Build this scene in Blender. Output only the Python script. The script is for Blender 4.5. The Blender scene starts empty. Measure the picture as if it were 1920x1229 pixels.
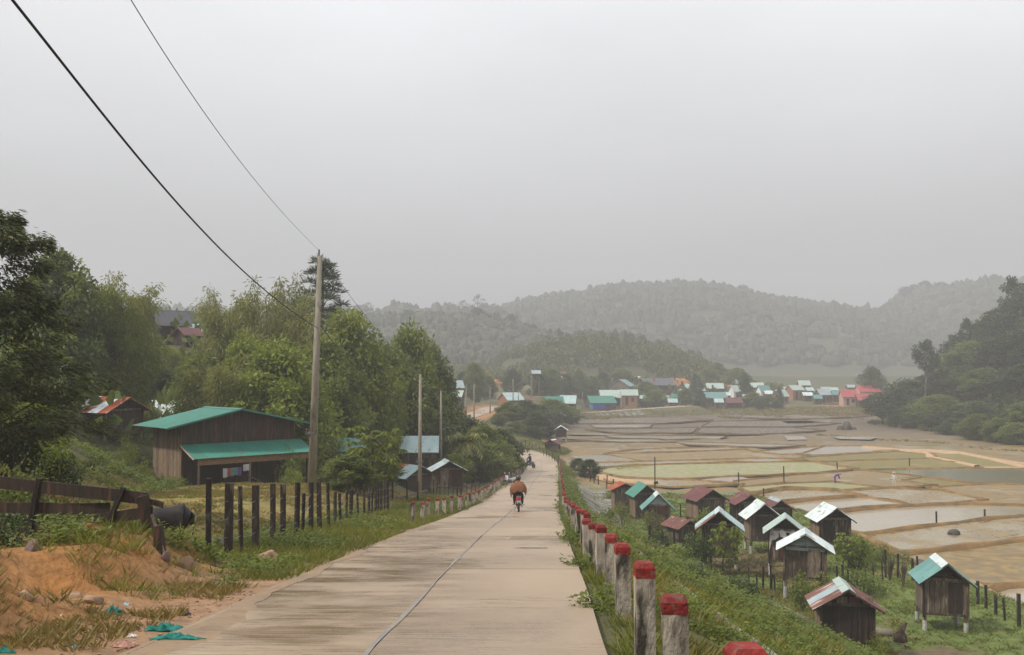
import bpy, bmesh, math, random
import numpy as np
from mathutils import Vector, Matrix
random.seed(11); RNG = np.random.default_rng(11)
S = bpy.context.scene
COL = S.collection
R = math.radians
# ------------------------------------------------------------------ camera
FPX, CX, CY, HOR = 1800.0, 960.0, 614.5, 700.0
CZ = 12.9                                   # camera height above the paddies
TH = math.atan((HOR - CY) / FPX)            # slight upward pitch
cd = bpy.data.cameras.new('camera'); cam = bpy.data.objects.new('camera', cd); COL.objects.link(cam)
cd.sensor_width = 36.0; cd.lens = 36.0 * FPX / 1920.0; cd.clip_start = 0.1; cd.clip_end = 6000
cam.location = (0, 0, CZ); cam.rotation_euler = (R(90) + TH, 0, 0)
S.camera = cam
# ------------------------------------------------------------------ sky, sun, exposure
SUN_EL, SUN_AZ = R(48), R(250)              # azimuth clockwise from +Y: the sun stands to the west-south-west
W = bpy.data.worlds.new('World'); S.world = W; W.use_nodes = True
nt = W.node_tree; nt.nodes.clear()
def _n(t, **k):
    n = nt.nodes.new(t)
    for a, b in k.items(): setattr(n, a, b)
    return n
wo = _n('ShaderNodeOutputWorld'); bg = _n('ShaderNodeBackground')
sky = _n('ShaderNodeTexSky', sky_type='NISHITA', sun_disc=False, sun_elevation=SUN_EL, sun_rotation=SUN_AZ)
hs = _n('ShaderNodeHueSaturation'); hs.inputs['Saturation'].default_value = 0.15
nt.links.new(sky.outputs[0], hs.inputs['Color'])
# overcast veil over that sky: standard overcast luminance, zenith brighter than horizon
tc = _n('ShaderNodeTexCoord'); sx = _n('ShaderNodeSeparateXYZ'); nt.links.new(tc.outputs['Generated'], sx.inputs[0])
ramp = _n('ShaderNodeValToRGB'); e = ramp.color_ramp.elements
e[0].position = 0.0; e[0].color = (1.95, 1.98, 2.05, 1); e[1].position = 1.0; e[1].color = (10.6, 10.7, 11.1, 1)
for pos, v in ((0.10, 3.2), (0.22, 5.9), (0.40, 8.9)):
    q = ramp.color_ramp.elements.new(pos); q.color = (v * .985, v * .995, v * 1.035, 1)
cn = _n('ShaderNodeTexNoise'); cn.inputs['Scale'].default_value = 1.5; cn.inputs['Detail'].default_value = 5.0
cmap = _n('ShaderNodeMapping'); cmap.inputs['Scale'].default_value = (1, 1, 3)
nt.links.new(tc.outputs['Generated'], cmap.inputs['Vector']); nt.links.new(cmap.outputs[0], cn.inputs['Vector'])
cr = _n('ShaderNodeMapRange'); cr.inputs['From Min'].default_value = 0.3; cr.inputs['From Max'].default_value = 0.7
cr.inputs['To Min'].default_value = 0.90; cr.inputs['To Max'].default_value = 1.10
nt.links.new(cn.outputs['Fac'], cr.inputs[0])
mu = _n('ShaderNodeVectorMath', operation='SCALE'); nt.links.new(cr.outputs[0], mu.inputs['Scale'])
nt.links.new(sx.outputs['Z'], ramp.inputs[0]); nt.links.new(ramp.outputs[0], mu.inputs[0])
mx = _n('ShaderNodeMix', data_type='RGBA'); mx.inputs['Factor'].default_value = 0.96
nt.links.new(hs.outputs[0], mx.inputs['A']); nt.links.new(mu.outputs[0], mx.inputs['B'])
nt.links.new(mx.outputs['Result'], bg.inputs['Color']); bg.inputs['Strength'].default_value = 0.09
nt.links.new(bg.outputs[0], wo.inputs['Surface'])
sd = bpy.data.lights.new('sun', 'SUN'); sun = bpy.data.objects.new('sun', sd); COL.objects.link(sun)
sd.energy = 2.9; sd.angle = R(5); sd.color = (1.0, 0.94, 0.83)
sdir = Vector((math.sin(SUN_AZ) * math.cos(SUN_EL), math.cos(SUN_AZ) * math.cos(SUN_EL), math.sin(SUN_EL)))
sun.rotation_euler = sdir.to_track_quat('Z', 'Y').to_euler()
S.view_settings.view_transform = 'Standard'; S.view_settings.look = 'None'
S.view_settings.exposure = 0.40; S.view_settings.gamma = 1.0; S.view_settings.use_curve_mapping = False
S.cycles.use_denoising = True; S.cycles.max_bounces = 6; S.cycles.diffuse_bounces = 2; S.cycles.glossy_bounces = 2
S.cycles.transmission_bounces = 3; S.cycles.transparent_max_bounces = 6; S.cycles.volume_bounces = 1
S.cycles.caustics_reflective = False; S.cycles.caustics_refractive = False
# ------------------------------------------------------------------ pixel <-> place
def ray(px, py):
    u = (px - CX) / FPX; v = (CY - py) / FPX
    return np.array([u, math.cos(TH) - v * math.sin(TH), math.sin(TH) + v * math.cos(TH)])
def P(px, py, d):
    r = ray(px, py); r = r * (d / r[1]); return Vector((r[0], r[1], r[2] + CZ))
def PZ(px, py, z):
    r = ray(px, py); t = (z - CZ) / r[2]; return Vector((r[0] * t, r[1] * t, z))
def ss(a, b, x):
    t = np.clip((np.asarray(x, float) - a) / (b - a), 0, 1); return t * t * (3 - 2 * t)
def lerp(xs, ys, x): return np.interp(x, xs, ys)
# ------------------------------------------------------------------ objects and tags
def link(o): COL.objects.link(o); return o
def tag(o, label=None, cat=None, group=None, kind=None):
    if label: o['label'] = label
    if cat: o['category'] = cat
    if group: o['group'] = group
    if kind: o['kind'] = kind
    return o
def empty(name, loc=(0, 0, 0), rz=0.0):
    o = bpy.data.objects.new(name, None); o.location = loc; o.rotation_euler = (0, 0, rz); o.empty_display_size = 0.2
    return link(o)
def ordinal(n):
    if 10 <= n % 100 <= 20: return f'{n}th'
    return f'{n}' + {1: 'st', 2: 'nd', 3: 'rd'}.get(n % 10, 'th')
class MB:
    """collects faces; build() links them as one mesh object"""
    def __init__(s): s.v = []; s.f = []; s.m = []
    def add(s, vs, fs, mi=0):
        b = len(s.v); s.v += [tuple(q) for q in vs]; s.f += [tuple(b + i for i in q) for q in fs]; s.m += [mi] * len(fs); return s
    def box(s, c, d, rot=None, mi=0, taper=1.0):
        x, y, z = d[0] / 2, d[1] / 2, d[2] / 2
        vs = [Vector((sx * x * (taper if sz > 0 else 1), sy * y * (taper if sz > 0 else 1), sz * z)) for sz in (-1, 1) for sx, sy in ((-1, -1), (1, -1), (1, 1), (-1, 1))]
        if rot is not None: vs = [rot @ q for q in vs]
        c = Vector(c)
        return s.add([q + c for q in vs], [(3, 2, 1, 0), (4, 5, 6, 7), (0, 1, 5, 4), (1, 2, 6, 5), (2, 3, 7, 6), (3, 0, 4, 7)], mi)
    def bar(s, a, b, w, h=None, mi=0, roll=0.0):
        a, b = Vector(a), Vector(b); d = b - a
        q = d.to_track_quat('Z', 'Y').to_matrix() @ Matrix.Rotation(roll, 3, 'Z')
        return s.box((a + b) / 2, (w, h or w, d.length), q, mi)
    def tube(s, pts, rad, n=8, cap=True, mi=0):
        pts = [Vector(p) for p in pts]
        if not hasattr(rad, '__len__'): rad = [rad] * len(pts)
        vs = []; ref = Vector((0.13, 0.31, 0.94)).normalized(); fs = []
        for i, p in enumerate(pts):
            t = (pts[min(i + 1, len(pts) - 1)] - pts[max(i - 1, 0)]).normalized()
            r = ref if abs(t.dot(ref)) < .93 else Vector((1, 0, 0))
            a = t.cross(r).normalized(); b = t.cross(a)
            for k in range(n):
                an = 2 * math.pi * k / n; vs.append(p + (a * math.cos(an) + b * math.sin(an)) * rad[i])
        for i in range(len(pts) - 1):
            for k in range(n):
                k2 = (k + 1) % n; fs.append((i * n + k, i * n + k2, (i + 1) * n + k2, (i + 1) * n + k))
        if cap: fs.append(tuple(range(n - 1, -1, -1))); fs.append(tuple((len(pts) - 1) * n + k for k in range(n)))
        return s.add(vs, fs, mi)
    def lathe(s, prof, n=12, axis='Z', c=(0, 0, 0), mi=0):
        vs = []; fs = []; c = Vector(c)
        for r, h in prof:
            for k in range(n):
                an = 2 * math.pi * k / n; x, y = r * math.cos(an), r * math.sin(an)
                vs.append(c + (Vector((x, y, h)) if axis == 'Z' else Vector((h, x, y)) if axis == 'X' else Vector((x, h, y))))
        for i in range(len(prof) - 1):
            for k in range(n):
                k2 = (k + 1) % n; fs.append((i * n + k, i * n + k2, (i + 1) * n + k2, (i + 1) * n + k))
        fs.append(tuple(range(n - 1, -1, -1))); fs.append(tuple((len(prof) - 1) * n + k for k in range(n)))
        return s.add(vs, fs, mi)
    def mesh(s, name, mats, smooth=False):
        me = bpy.data.meshes.new(name); me.from_pydata(s.v, [], s.f); 
        for m in (mats if isinstance(mats, (list, tuple)) else [mats]): me.materials.append(m)
        if len(set(s.m)) > 1: me.polygons.foreach_set('material_index', s.m)
        if smooth: me.polygons.foreach_set('use_smooth', [True] * len(s.f))
        me.update(); return me
    def build(s, name, mats, parent=None, loc=(0, 0, 0), smooth=False, bevel=0):
        o = bpy.data.objects.new(name, s.mesh(name, mats, smooth)); o.location = loc
        if parent: o.parent = parent
        if bevel:
            b = o.modifiers.new('bevel', 'BEVEL'); b.width = bevel; b.segments = 1; b.limit_method = 'ANGLE'
        return link(o)
def obj(name, me, parent=None, loc=(0, 0, 0), rot=(0, 0, 0), sc=(1, 1, 1)):
    o = bpy.data.objects.new(name, me); o.location = loc; o.rotation_euler = rot; o.scale = sc
    if parent: o.parent = parent
    return link(o)
def np_mesh(name, verts, quads=None, tris=None, mat=None, attrs=None, smooth=False, mats=None):
    """fast mesh from arrays; attrs: {name: (per-vertex float array)} or {name: (N,4) colours}"""
    me = bpy.data.meshes.new(name)
    nq = 0 if quads is None else len(quads); ntri = 0 if tris is None else len(tris)
    me.vertices.add(len(verts)); me.vertices.foreach_set('co', np.asarray(verts, np.float32).ravel())
    loops = np.concatenate([np.asarray(a, np.int32).ravel() for a in (quads, tris) if a is not None and len(a)])
    me.loops.add(len(loops)); me.loops.foreach_set('vertex_index', loops)
    me.polygons.add(nq + ntri)
    st = np.concatenate([np.arange(nq) * 4, nq * 4 + np.arange(ntri) * 3]).astype(np.int32)
    me.polygons.foreach_set('loop_start', st)
    me.polygons.foreach_set('loop_total', np.concatenate([np.full(nq, 4), np.full(ntri, 3)]).astype(np.int32))
    if smooth: me.polygons.foreach_set('use_smooth', np.ones(nq + ntri, bool))
    for k, a in (attrs or {}).items():
        a = np.asarray(a, np.float32)
        if a.ndim == 1: me.attributes.new(k, 'FLOAT', 'POINT').data.foreach_set('value', a)
        else: me.attributes.new(k, 'FLOAT_COLOR', 'POINT').data.foreach_set('color', a.ravel())
    for m in (mats or ([mat] if mat else [])): me.materials.append(m)
    me.update(calc_edges=True); me.validate(); return me
# ------------------------------------------------------------------ value noise for terrain and rocks
def _hash(ix, iy):
    h = np.sin(ix * 127.1 + iy * 311.7) * 43758.5453; return h - np.floor(h)
def noise2(x, y):
    x = np.asarray(x, float); y = np.asarray(y, float); ix = np.floor(x); iy = np.floor(y); fx = x - ix; fy = y - iy
    fx = fx * fx * (3 - 2 * fx); fy = fy * fy * (3 - 2 * fy)
    a = _hash(ix, iy); b = _hash(ix + 1, iy); c = _hash(ix, iy + 1); d = _hash(ix + 1, iy + 1)
    return (a + (b - a) * fx) * (1 - fy) + (c + (d - c) * fx) * fy
def fbm(x, y, o=4):
    v = 0; a = .5
    for i in range(o): v = v + a * (noise2(x * 2 ** i + 17.3 * i, y * 2 ** i - 9.1 * i) - .5); a *= .5
    return v
# ------------------------------------------------------------------ materials
def mat(name, c1, c2=None, scale=4.0, rough=.85, bump=.25, bscale=None, stretch=(1, 1, 1), spec=.25, c3=None, c3amt=.0, c3scale=1.0,
        metal=0.0, var=.10, world=False, detail=5.0, rough2=None, hue=0.0):
    m = bpy.data.materials.new(name); m.use_nodes = True; t = m.node_tree; N = t.nodes; L = t.links
    b = N['Principled BSDF']; b.inputs['Roughness'].default_value = rough; b.inputs['Metallic'].default_value = metal
    b.inputs['Specular IOR Level'].default_value = spec
    if world: tcn = N.new('ShaderNodeNewGeometry'); src = tcn.outputs['Position']
    else: tcn = N.new('ShaderNodeTexCoord'); src = tcn.outputs['Object']
    oi = N.new('ShaderNodeObjectInfo')
    mp = N.new('ShaderNodeMapping'); mp.inputs['Scale'].default_value = stretch; L.new(src, mp.inputs['Vector'])
    if not world:     # shift the pattern from piece to piece
        ad = N.new('ShaderNodeVectorMath'); ad.operation = 'SCALE'; ad.inputs[0].default_value = (13.7, 7.9, 5.3)
        L.new(oi.outputs['Random'], ad.inputs['Scale']); L.new(ad.outputs[0], mp.inputs['Location'])
    n1 = N.new('ShaderNodeTexNoise'); n1.inputs['Scale'].default_value = scale; n1.inputs['Detail'].default_value = detail; L.new(mp.outputs[0], n1.inputs['Vector'])
    r1 = N.new('ShaderNodeMapRange'); r1.inputs['From Min'].default_value = .32; r1.inputs['From Max'].default_value = .68; L.new(n1.outputs['Fac'], r1.inputs[0])
    mi = N.new('ShaderNodeMix'); mi.data_type = 'RGBA'; L.new(r1.outputs[0], mi.inputs['Factor'])
    c2 = c2 or tuple(q * .7 for q in c1)
    mi.inputs['A'].default_value = (*c1, 1); mi.inputs['B'].default_value = (*c2, 1); col = mi.outputs['Result']
    if c3:
        n3 = N.new('ShaderNodeTexNoise'); n3.inputs['Scale'].default_value = c3scale; n3.inputs['Detail'].default_value = 6; L.new(mp.outputs[0], n3.inputs['Vector'])
        r3 = N.new('ShaderNodeMapRange'); r3.inputs['From Min'].default_value = .62 - c3amt * .5; r3.inputs['From Max'].default_value = .72 - c3amt * .45; L.new(n3.outputs['Fac'], r3.inputs[0])
        m3 = N.new('ShaderNodeMix'); m3.data_type = 'RGBA'; L.new(r3.outputs[0], m3.inputs['Factor']); L.new(col, m3.inputs['A']); m3.inputs['B'].default_value = (*c3, 1); col = m3.outputs['Result']
    if var:
        hv = N.new('ShaderNodeHueSaturation'); rv = N.new('ShaderNodeMapRange'); rv.inputs['To Min'].default_value = 1 - var; rv.inputs['To Max'].default_value = 1 + var
        L.new(oi.outputs['Random'], rv.inputs[0]); L.new(rv.outputs[0], hv.inputs['Value']); L.new(col, hv.inputs['Color']); col = hv.outputs[0]
    L.new(col, b.inputs['Base Color'])
    if rough2 is not None:
        rr = N.new('ShaderNodeMapRange'); rr.inputs['To Min'].default_value = rough; rr.inputs['To Max'].default_value = rough2; L.new(r1.outputs[0], rr.inputs[0]); L.new(rr.outputs[0], b.inputs['Roughness'])
    if bump:
        n2 = N.new('ShaderNodeTexNoise'); n2.inputs['Scale'].default_value = bscale or scale * 3; n2.inputs['Detail'].default_value = 5; L.new(mp.outputs[0], n2.inputs['Vector'])
        bp = N.new('ShaderNodeBump'); bp.inputs['Strength'].default_value = bump; bp.inputs['Distance'].default_value = .05; L.new(n2.outputs['Fac'], bp.inputs['Height']); L.new(bp.outputs[0], b.inputs['Normal'])
    return m
def leafmat(name, c1, c2, c3=None, trans=.35, var=.16):
    """leaf: colour varies leaf by leaf (attribute rnd) and plant by plant; part of the light passes through"""
    c1, c2, c3 = [q and (q[0] * 1.12, q[1] * 1.04, q[2] * .66) for q in (c1, c2, c3)]
    m = bpy.data.materials.new(name); m.use_nodes = True; t = m.node_tree; N = t.nodes; L = t.links; b = N['Principled BSDF']
    at = N.new('ShaderNodeAttribute'); at.attribute_name = 'rnd'; oi = N.new('ShaderNodeObjectInfo')
    rp = N.new('ShaderNodeValToRGB'); e = rp.color_ramp.elements; e[0].color = (*c1, 1); e[1].color = (*c2, 1); e[1].position = .85
    if c3: q = rp.color_ramp.elements.new(1.0); q.color = (*c3, 1)
    L.new(at.outputs['Fac'], rp.inputs[0])
    hv = N.new('ShaderNodeHueSaturation'); rv = N.new('ShaderNodeMapRange'); rv.inputs['To Min'].default_value = 1 - var; rv.inputs['To Max'].default_value = 1 + var
    L.new(oi.outputs['Random'], rv.inputs[0]); L.new(rv.outputs[0], hv.inputs['Value']); L.new(rp.outputs[0], hv.inputs['Color'])
    L.new(hv.outputs[0], b.inputs['Base Color']); b.inputs['Roughness'].default_value = .55; b.inputs['Specular IOR Level'].default_value = .3
    tr = N.new('ShaderNodeBsdfTranslucent'); br = N.new('ShaderNodeHueSaturation'); br.inputs['Value'].default_value = 1.25; br.inputs['Hue'].default_value = .49
    L.new(hv.outputs[0], br.inputs['Color']); L.new(br.outputs[0], tr.inputs['Color'])
    ms = N.new('ShaderNodeMixShader'); ms.inputs[0].default_value = trans; L.new(b.outputs[0], ms.inputs[1]); L.new(tr.outputs[0], ms.inputs[2])
    L.new(ms.outputs[0], N['Material Output'].inputs['Surface']); return m
M = {}
M['wood'] = mat('weathered_wood', (.092, .063, .045), (.036, .026, .02), 3, .9, .5, 9, (8, 8, .8), c3=(.20, .155, .115), c3amt=.18, c3scale=2, var=.35)
M['wood_grey'] = mat('grey_wood', (.165, .125, .092), (.068, .05, .038), 3, .9, .5, 9, (8, 8, .8), c3=(.27, .22, .17), c3amt=.15, c3scale=2, var=.32)
M['wood_pale'] = mat('pale_wood', (.27, .195, .13), (.155, .105, .07), 3, .9, .45, 9, (8, 8, .8), c3=(.10, .07, .05), c3amt=.15, c3scale=2, var=.28)
M['wood_dark'] = mat('dark_wood', (.045, .03, .023), (.022, .016, .013), 3, .85, .4, 9, (7, 7, .8), c3=(.085, .045, .03), c3amt=.15, c3scale=1.5, var=.3)
M['wood_red'] = mat('red_brown_wood', (.085, .038, .026), (.035, .02, .016), 3, .85, .4, 9, (7, 7, .8), var=.35)
M['beam'] = mat('beam_wood', (.24, .15, .085), (.14, .085, .05), 3, .85, .4, 9, (1, 6, 6), var=.15)
M['post_wood'] = mat('fence_post_wood', (.040, .030, .025), (.018, .014, .012), 4, .8, .6, 12, (3, 3, .8), c3=(.10, .085, .065), c3amt=.10, c3scale=3, var=.3)
M['concrete'] = mat('post_concrete', (.40, .355, .295), (.25, .21, .165), 16, .9, .45, 60, (1, 1, .35), c3=(.05, .044, .034), c3amt=.25, c3scale=6, var=.18)
M['red_paint'] = mat('red_paint', (.215, .022, .019), (.14, .016, .014), 10, .75, .4, 25, c3=(.13, .085, .06), c3amt=.12, c3scale=22, var=.2)
M['concrete_grey'] = mat('grey_concrete', (.27, .25, .22), (.17, .155, .135), 3, .9, .4, 12, c3=(.07, .075, .045), c3amt=.2, c3scale=2.2, var=.12)
M['pole_concrete'] = mat('pole_concrete', (.27, .245, .195), (.19, .17, .135), 6, .9, .3, 20, (1, 1, .25), c3=(.12, .10, .075), c3amt=.1, c3scale=4, var=.1)
M['cable'] = mat('black_cable', (.02, .022, .024), None, 10, .6, 0, var=0)
M['steel'] = mat('grey_steel', (.28, .28, .28), (.18, .18, .18), 8, .45, .1, metal=.6)
def tin(name, c, rust=(.20, .065, .03), amt=.05, dirt=.75, rough=.42):
    return mat(name, c, tuple(q * dirt for q in c), 1.3, rough, .12, 14, (1, 1, 1), spec=.5, c3=rust, c3amt=amt, c3scale=2.4, var=.06)
M['tin_green'] = tin('green_tin', (.035, .195, .145), amt=.0, dirt=.82)
M['tin_teal'] = tin('teal_tin', (.12, .27, .26), (.2, .13, .09), .02)
M['tin_mint'] = tin('mint_tin', (.36, .45, .41), (.24, .17, .13), .05, dirt=.85)
M['tin_aqua'] = tin('aqua_tin', (.38, .51, .51), amt=.03, dirt=.78)
M['tin_white'] = tin('white_tin', (.62, .70, .70), (.30, .20, .15), .09, .72)
M['tin_grey'] = tin('grey_tin', (.33, .40, .42), amt=.0)
M['tin_dark'] = tin('dark_tin', (.07, .07, .085), amt=-.06)
M['tin_rust'] = tin('rusty_tin', (.17, .062, .045), (.42, .36, .32), .02, .65, .7)
M['tin_maroon'] = tin('maroon_tin', (.13, .038, .036), (.20, .08, .06), .0, .7, .65)
M['tin_orange'] = mat('orange_rust_tin', (.62, .60, .56), (.48, .13, .04), 1.3, .65, .15, 14, (2.2, .35, .35), c3=(.42, .10, .03), c3amt=.16, c3scale=1.5, var=.03)
M['tin_rust_stripe'] = mat('streaked_rust_tin', (.20, .085, .065), (.095, .05, .045), 1.6, .65, .12, 14, (.4, 3, 1), c3=(.46, .40, .37), c3amt=.1, c3scale=1.2, var=.05)
M['tin_orange_red'] = mat('orange_red_rust', (.38, .085, .035), (.22, .07, .04), 3, .75, .2, 14, c3=(.5, .42, .36), c3amt=.06, c3scale=2)
M['roof_red'] = tin('red_roof', (.40, .075, .075), amt=-.1)
M['brick_wall'] = mat('orange_plank_wall', (.30, .145, .075), (.20, .10, .058), 2, .9, .3, 10, (5, 5, .7), var=.15)
M['pink_wall'] = mat('pink_plaster', (.48, .30, .24), (.40, .25, .20), 1.5, .9, .1)
M['white_wall'] = mat('white_plaster', (.68, .68, .64), (.55, .55, .52), 1.5, .85, .1)
M['sleeve'] = mat('grey_sleeve', (.44, .43, .40), (.27, .26, .24), 9, .7, .2)
M['white_paint'] = mat('white_paint', (.72, .71, .68), (.55, .54, .5), 6, .6, .1)
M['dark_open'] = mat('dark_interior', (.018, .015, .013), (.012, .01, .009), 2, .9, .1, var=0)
M['tarp_white'] = mat('white_tarp', (.60, .58, .56), (.42, .40, .38), 3, .6, .5, 6, c3=(.35, .24, .23), c3amt=.1, c3scale=3)
M['tarp_blue'] = mat('blue_tarp', (.03, .10, .42), (.02, .06, .28), 2, .5, .3, 5)
M['tarp_light_blue'] = mat('light_blue_tarp', (.10, .32, .60), (.07, .24, .48), 2, .5, .3, 5)
M['rock'] = mat('grey_rock', (.105, .088, .08), (.055, .047, .044), 3, .8, .6, 9, c3=(.05, .055, .03), c3amt=.1, c3scale=2, var=.15)
M['rock_tan'] = mat('tan_rock', (.33, .22, .14), (.22, .135, .08), 4, .9, .6, 10, c3=(.15, .075, .06), c3amt=.2, c3scale=3, var=.2)
M['rock_purple'] = mat('purple_rock', (.20, .12, .105), (.11, .075, .065), 4, .7, .5, 10, var=.1)
M['bark'] = mat('bark', (.115, .09, .068), (.06, .048, .038), 6, .95, .7, 16, (3, 3, .6), var=.2)
M['bark_pale'] = mat('pale_bark', (.22, .19, .155), (.13, .11, .09), 6, .95, .6, 16, (3, 3, .6), var=.2)
M['bamboo'] = mat('bamboo_culm', (.20, .19, .09), (.13, .12, .06), 5, .6, .2, var=.2)
M['cloth_teal'] = mat('teal_cloth', (.025, .215, .185), (.015, .13, .11), 5, .8, .5, 20, var=.15)
M['cloth_pink'] = mat('pink_cloth', (.46, .27, .21), (.30, .15, .12), 6, .8, .5, 20)
M['paper'] = mat('paper_litter', (.62, .50, .38), (.48, .36, .25), 6, .7, .3)
M['litter_white'] = mat('white_litter', (.70, .70, .68), (.55, .55, .54), 6, .6, .2)
M['litter_blue'] = mat('blue_litter', (.32, .56, .70), (.16, .36, .52), 6, .5, .2)
M['litter_red'] = mat('red_litter', (.50, .05, .05), (.6, .5, .48), 9, .6, .2)
M['litter_dark'] = mat('dark_litter', (.05, .045, .06), (.03, .03, .035), 6, .7, .3)
M['poncho'] = mat('brown_poncho', (.215, .082, .030), (.15, .056, .022), 3, .55, .35, 7, var=0)
M['helmet'] = mat('olive_helmet', (.055, .06, .045), None, 4, .35, 0, var=0, spec=.5)
M['rubber'] = mat('rubber', (.018, .018, .018), None, 6, .8, .2, var=0)
M['black_plastic'] = mat('black_plastic', (.022, .022, .024), None, 6, .45, .05, var=0, spec=.5)
M['chrome'] = mat('chrome', (.5, .5, .5), None, 6, .25, 0, metal=.9, var=0)
M['bike_red'] = mat('bike_red', (.45, .02, .02), None, 6, .3, 0, var=0, spec=.5)
M['bike_white'] = mat('bike_white', (.72, .73, .75), None, 6, .35, 0, var=0, spec=.5)
M['bike_blue'] = mat('bike_blue', (.05, .07, .13), None, 6, .35, 0, var=0, spec=.5)
M['lens_red'] = mat('red_lens', (.60, .015, .02), None, 6, .2, 0, var=0, spec=.6)
M['skin'] = mat('skin', (.30, .17, .11), None, 6, .6, 0, var=0)
M['dark_cloth'] = mat('dark_cloth', (.03, .033, .045), (.02, .022, .03), 4, .85, .2, var=0)
M['purple_cloth'] = mat('purple_cloth', (.16, .07, .30), (.12, .05, .22), 4, .85, .2, var=0)
M['white_cloth'] = mat('white_cloth', (.55, .52, .50), (.45, .42, .4), 4, .85, .2, var=0)
M['straw'] = mat('straw', (.42, .33, .19), (.3, .23, .13), 8, .85, .3, var=0)
M['hide'] = mat('buffalo_hide', (.024, .02, .02), (.013, .012, .012), 5, .6, .5, 22, c3=(.085, .06, .055), c3amt=.15, c3scale=2, var=0)
M['horn'] = mat('horn', (.12, .11, .10), None, 5, .5, .1, var=0)
for k, c in (('laundry_pink', (.42, .13, .16)), ('laundry_blue', (.16, .32, .42)), ('laundry_white', (.55, .55, .56)), ('laundry_green', (.2, .33, .22)), ('laundry_purple', (.22, .13, .3)), ('cloth_red', (.5, .05, .05))):
    M[k] = mat(k, c, None, 5, .85, .3, 12)
# foliage
M['leaf_light'] = leafmat('light_leaf', (.075, .115, .022), (.180, .235, .046), (.28, .30, .075), trans=.4)
M['leaf_mid'] = leafmat('mid_leaf', (.056, .090, .028), (.145, .195, .055), (.24, .25, .085), trans=.38)
M['leaf_dark'] = leafmat('dark_leaf', (0.024, 0.045, 0.019), (0.060, 0.093, 0.036), (0.112, 0.128, 0.053), trans=.2)
M['leaf_olive'] = leafmat('olive_leaf', (.085, .104, .036), (.185, .205, .075), (.30, .27, .13), trans=.42)
M['leaf_yellow'] = leafmat('yellow_green_leaf', (.095, .135, .028), (.19, .24, .05), (.28, .27, .07), trans=.42)
M['leaf_pine'] = leafmat('pine_needle', (0.023, 0.047, 0.022), (0.052, 0.086, 0.039), None, trans=.12)
M['leaf_layer'] = leafmat('layered_leaf', (.028, .044, .020), (.075, .100, .038), (.18, .16, .05), trans=.3)
M['leaf_forest'] = leafmat('forest_leaf', (.016, .032, .012), (.052, .084, .028), (.10, .125, .04), trans=.25, var=.3)
M['leaf_hill'] = leafmat('hill_leaf', (.060, .072, .026), (.105, .120, .042), (.14, .14, .055), trans=.2, var=.2)
M['leaf_far'] = leafmat('far_leaf', (.024, .029, .016), (.040, .046, .024), (.056, .060, .030), trans=.1, var=.15)
M['grass'] = leafmat('grass_blade', (.070, .088, .020), (.150, .175, .036), (.27, .225, .085), var=0)
M['grass_dry'] = leafmat('dry_grass_blade', (.115, .100, .040), (.215, .175, .075), (.33, .25, .14), var=0)
M['weed'] = leafmat('weed_leaf', (.050, .078, .018), (.130, .175, .036), (.25, .235, .07), var=0)
M['seedling'] = leafmat('rice_seedling', (.16, .20, .06), (.26, .31, .10), None, var=0)
def water(name, c, rough=.07, bump=.1, c2=None, clear=.5):
    m = mat(name, c, c2 or tuple(q * .85 for q in c), .08, rough, bump, 1.6, (1, 1, 1), spec=.5, world=True, var=.06)
    return m
M['water_pale'] = water('muddy_water', (.34, .29, .205), .14, .2)
M['water_green'] = water('green_water', (.17, .155, .10), .16, .15)
M['water_far'] = water('far_muddy_water', (.30, .255, .20), .18, .22)
def field(name, c1, c2, c3, amt, wet=.45):
    return mat(name, c1, c2, 1.1, .85, .8, 2.2, (1, 1, 1), spec=.4, c3=c3, c3amt=amt, c3scale=.22, world=True, var=.05, rough2=wet, detail=8)
M['mud_stubble'] = field('stubble_mud', (.265, .185, .075), (.125, .084, .036), (.25, .21, .135), .14, .4)
M['mud_wet'] = field('wet_mud', (.25, .185, .09), (.16, .118, .06), (.25, .21, .14), .34, .08)
M['mud_far'] = field('far_brown_mud', (.115, .080, .045), (.078, .054, .033), (.14, .11, .075), .2, .25)
M['field_green'] = field('seedling_field', (.21, .225, .085), (.26, .225, .125), (.27, .235, .15), .12, .4)
M['field_olive'] = field('olive_field', (.185, .15, .045), (.14, .12, .04), (.22, .165, .07), .1, .7)
M['bund'] = mat('bund_earth', (.25, .15, .062), (.13, .085, .04), .8, .9, .8, 3, (1, 1, 1), c3=(.13, .10, .05), c3amt=.12, c3scale=.5, world=True, var=.1)
M['bund_far'] = mat('far_bund_earth', (.12, .08, .05), (.075, .052, .036), .8, .9, .6, 3, c3=(.1, .085, .05), c3amt=.15, c3scale=.5, world=True, var=.1)
M['path_earth'] = mat('path_earth', (.44, .31, .19), (.36, .25, .15), 1.2, .9, .5, 4, world=True)
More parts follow.
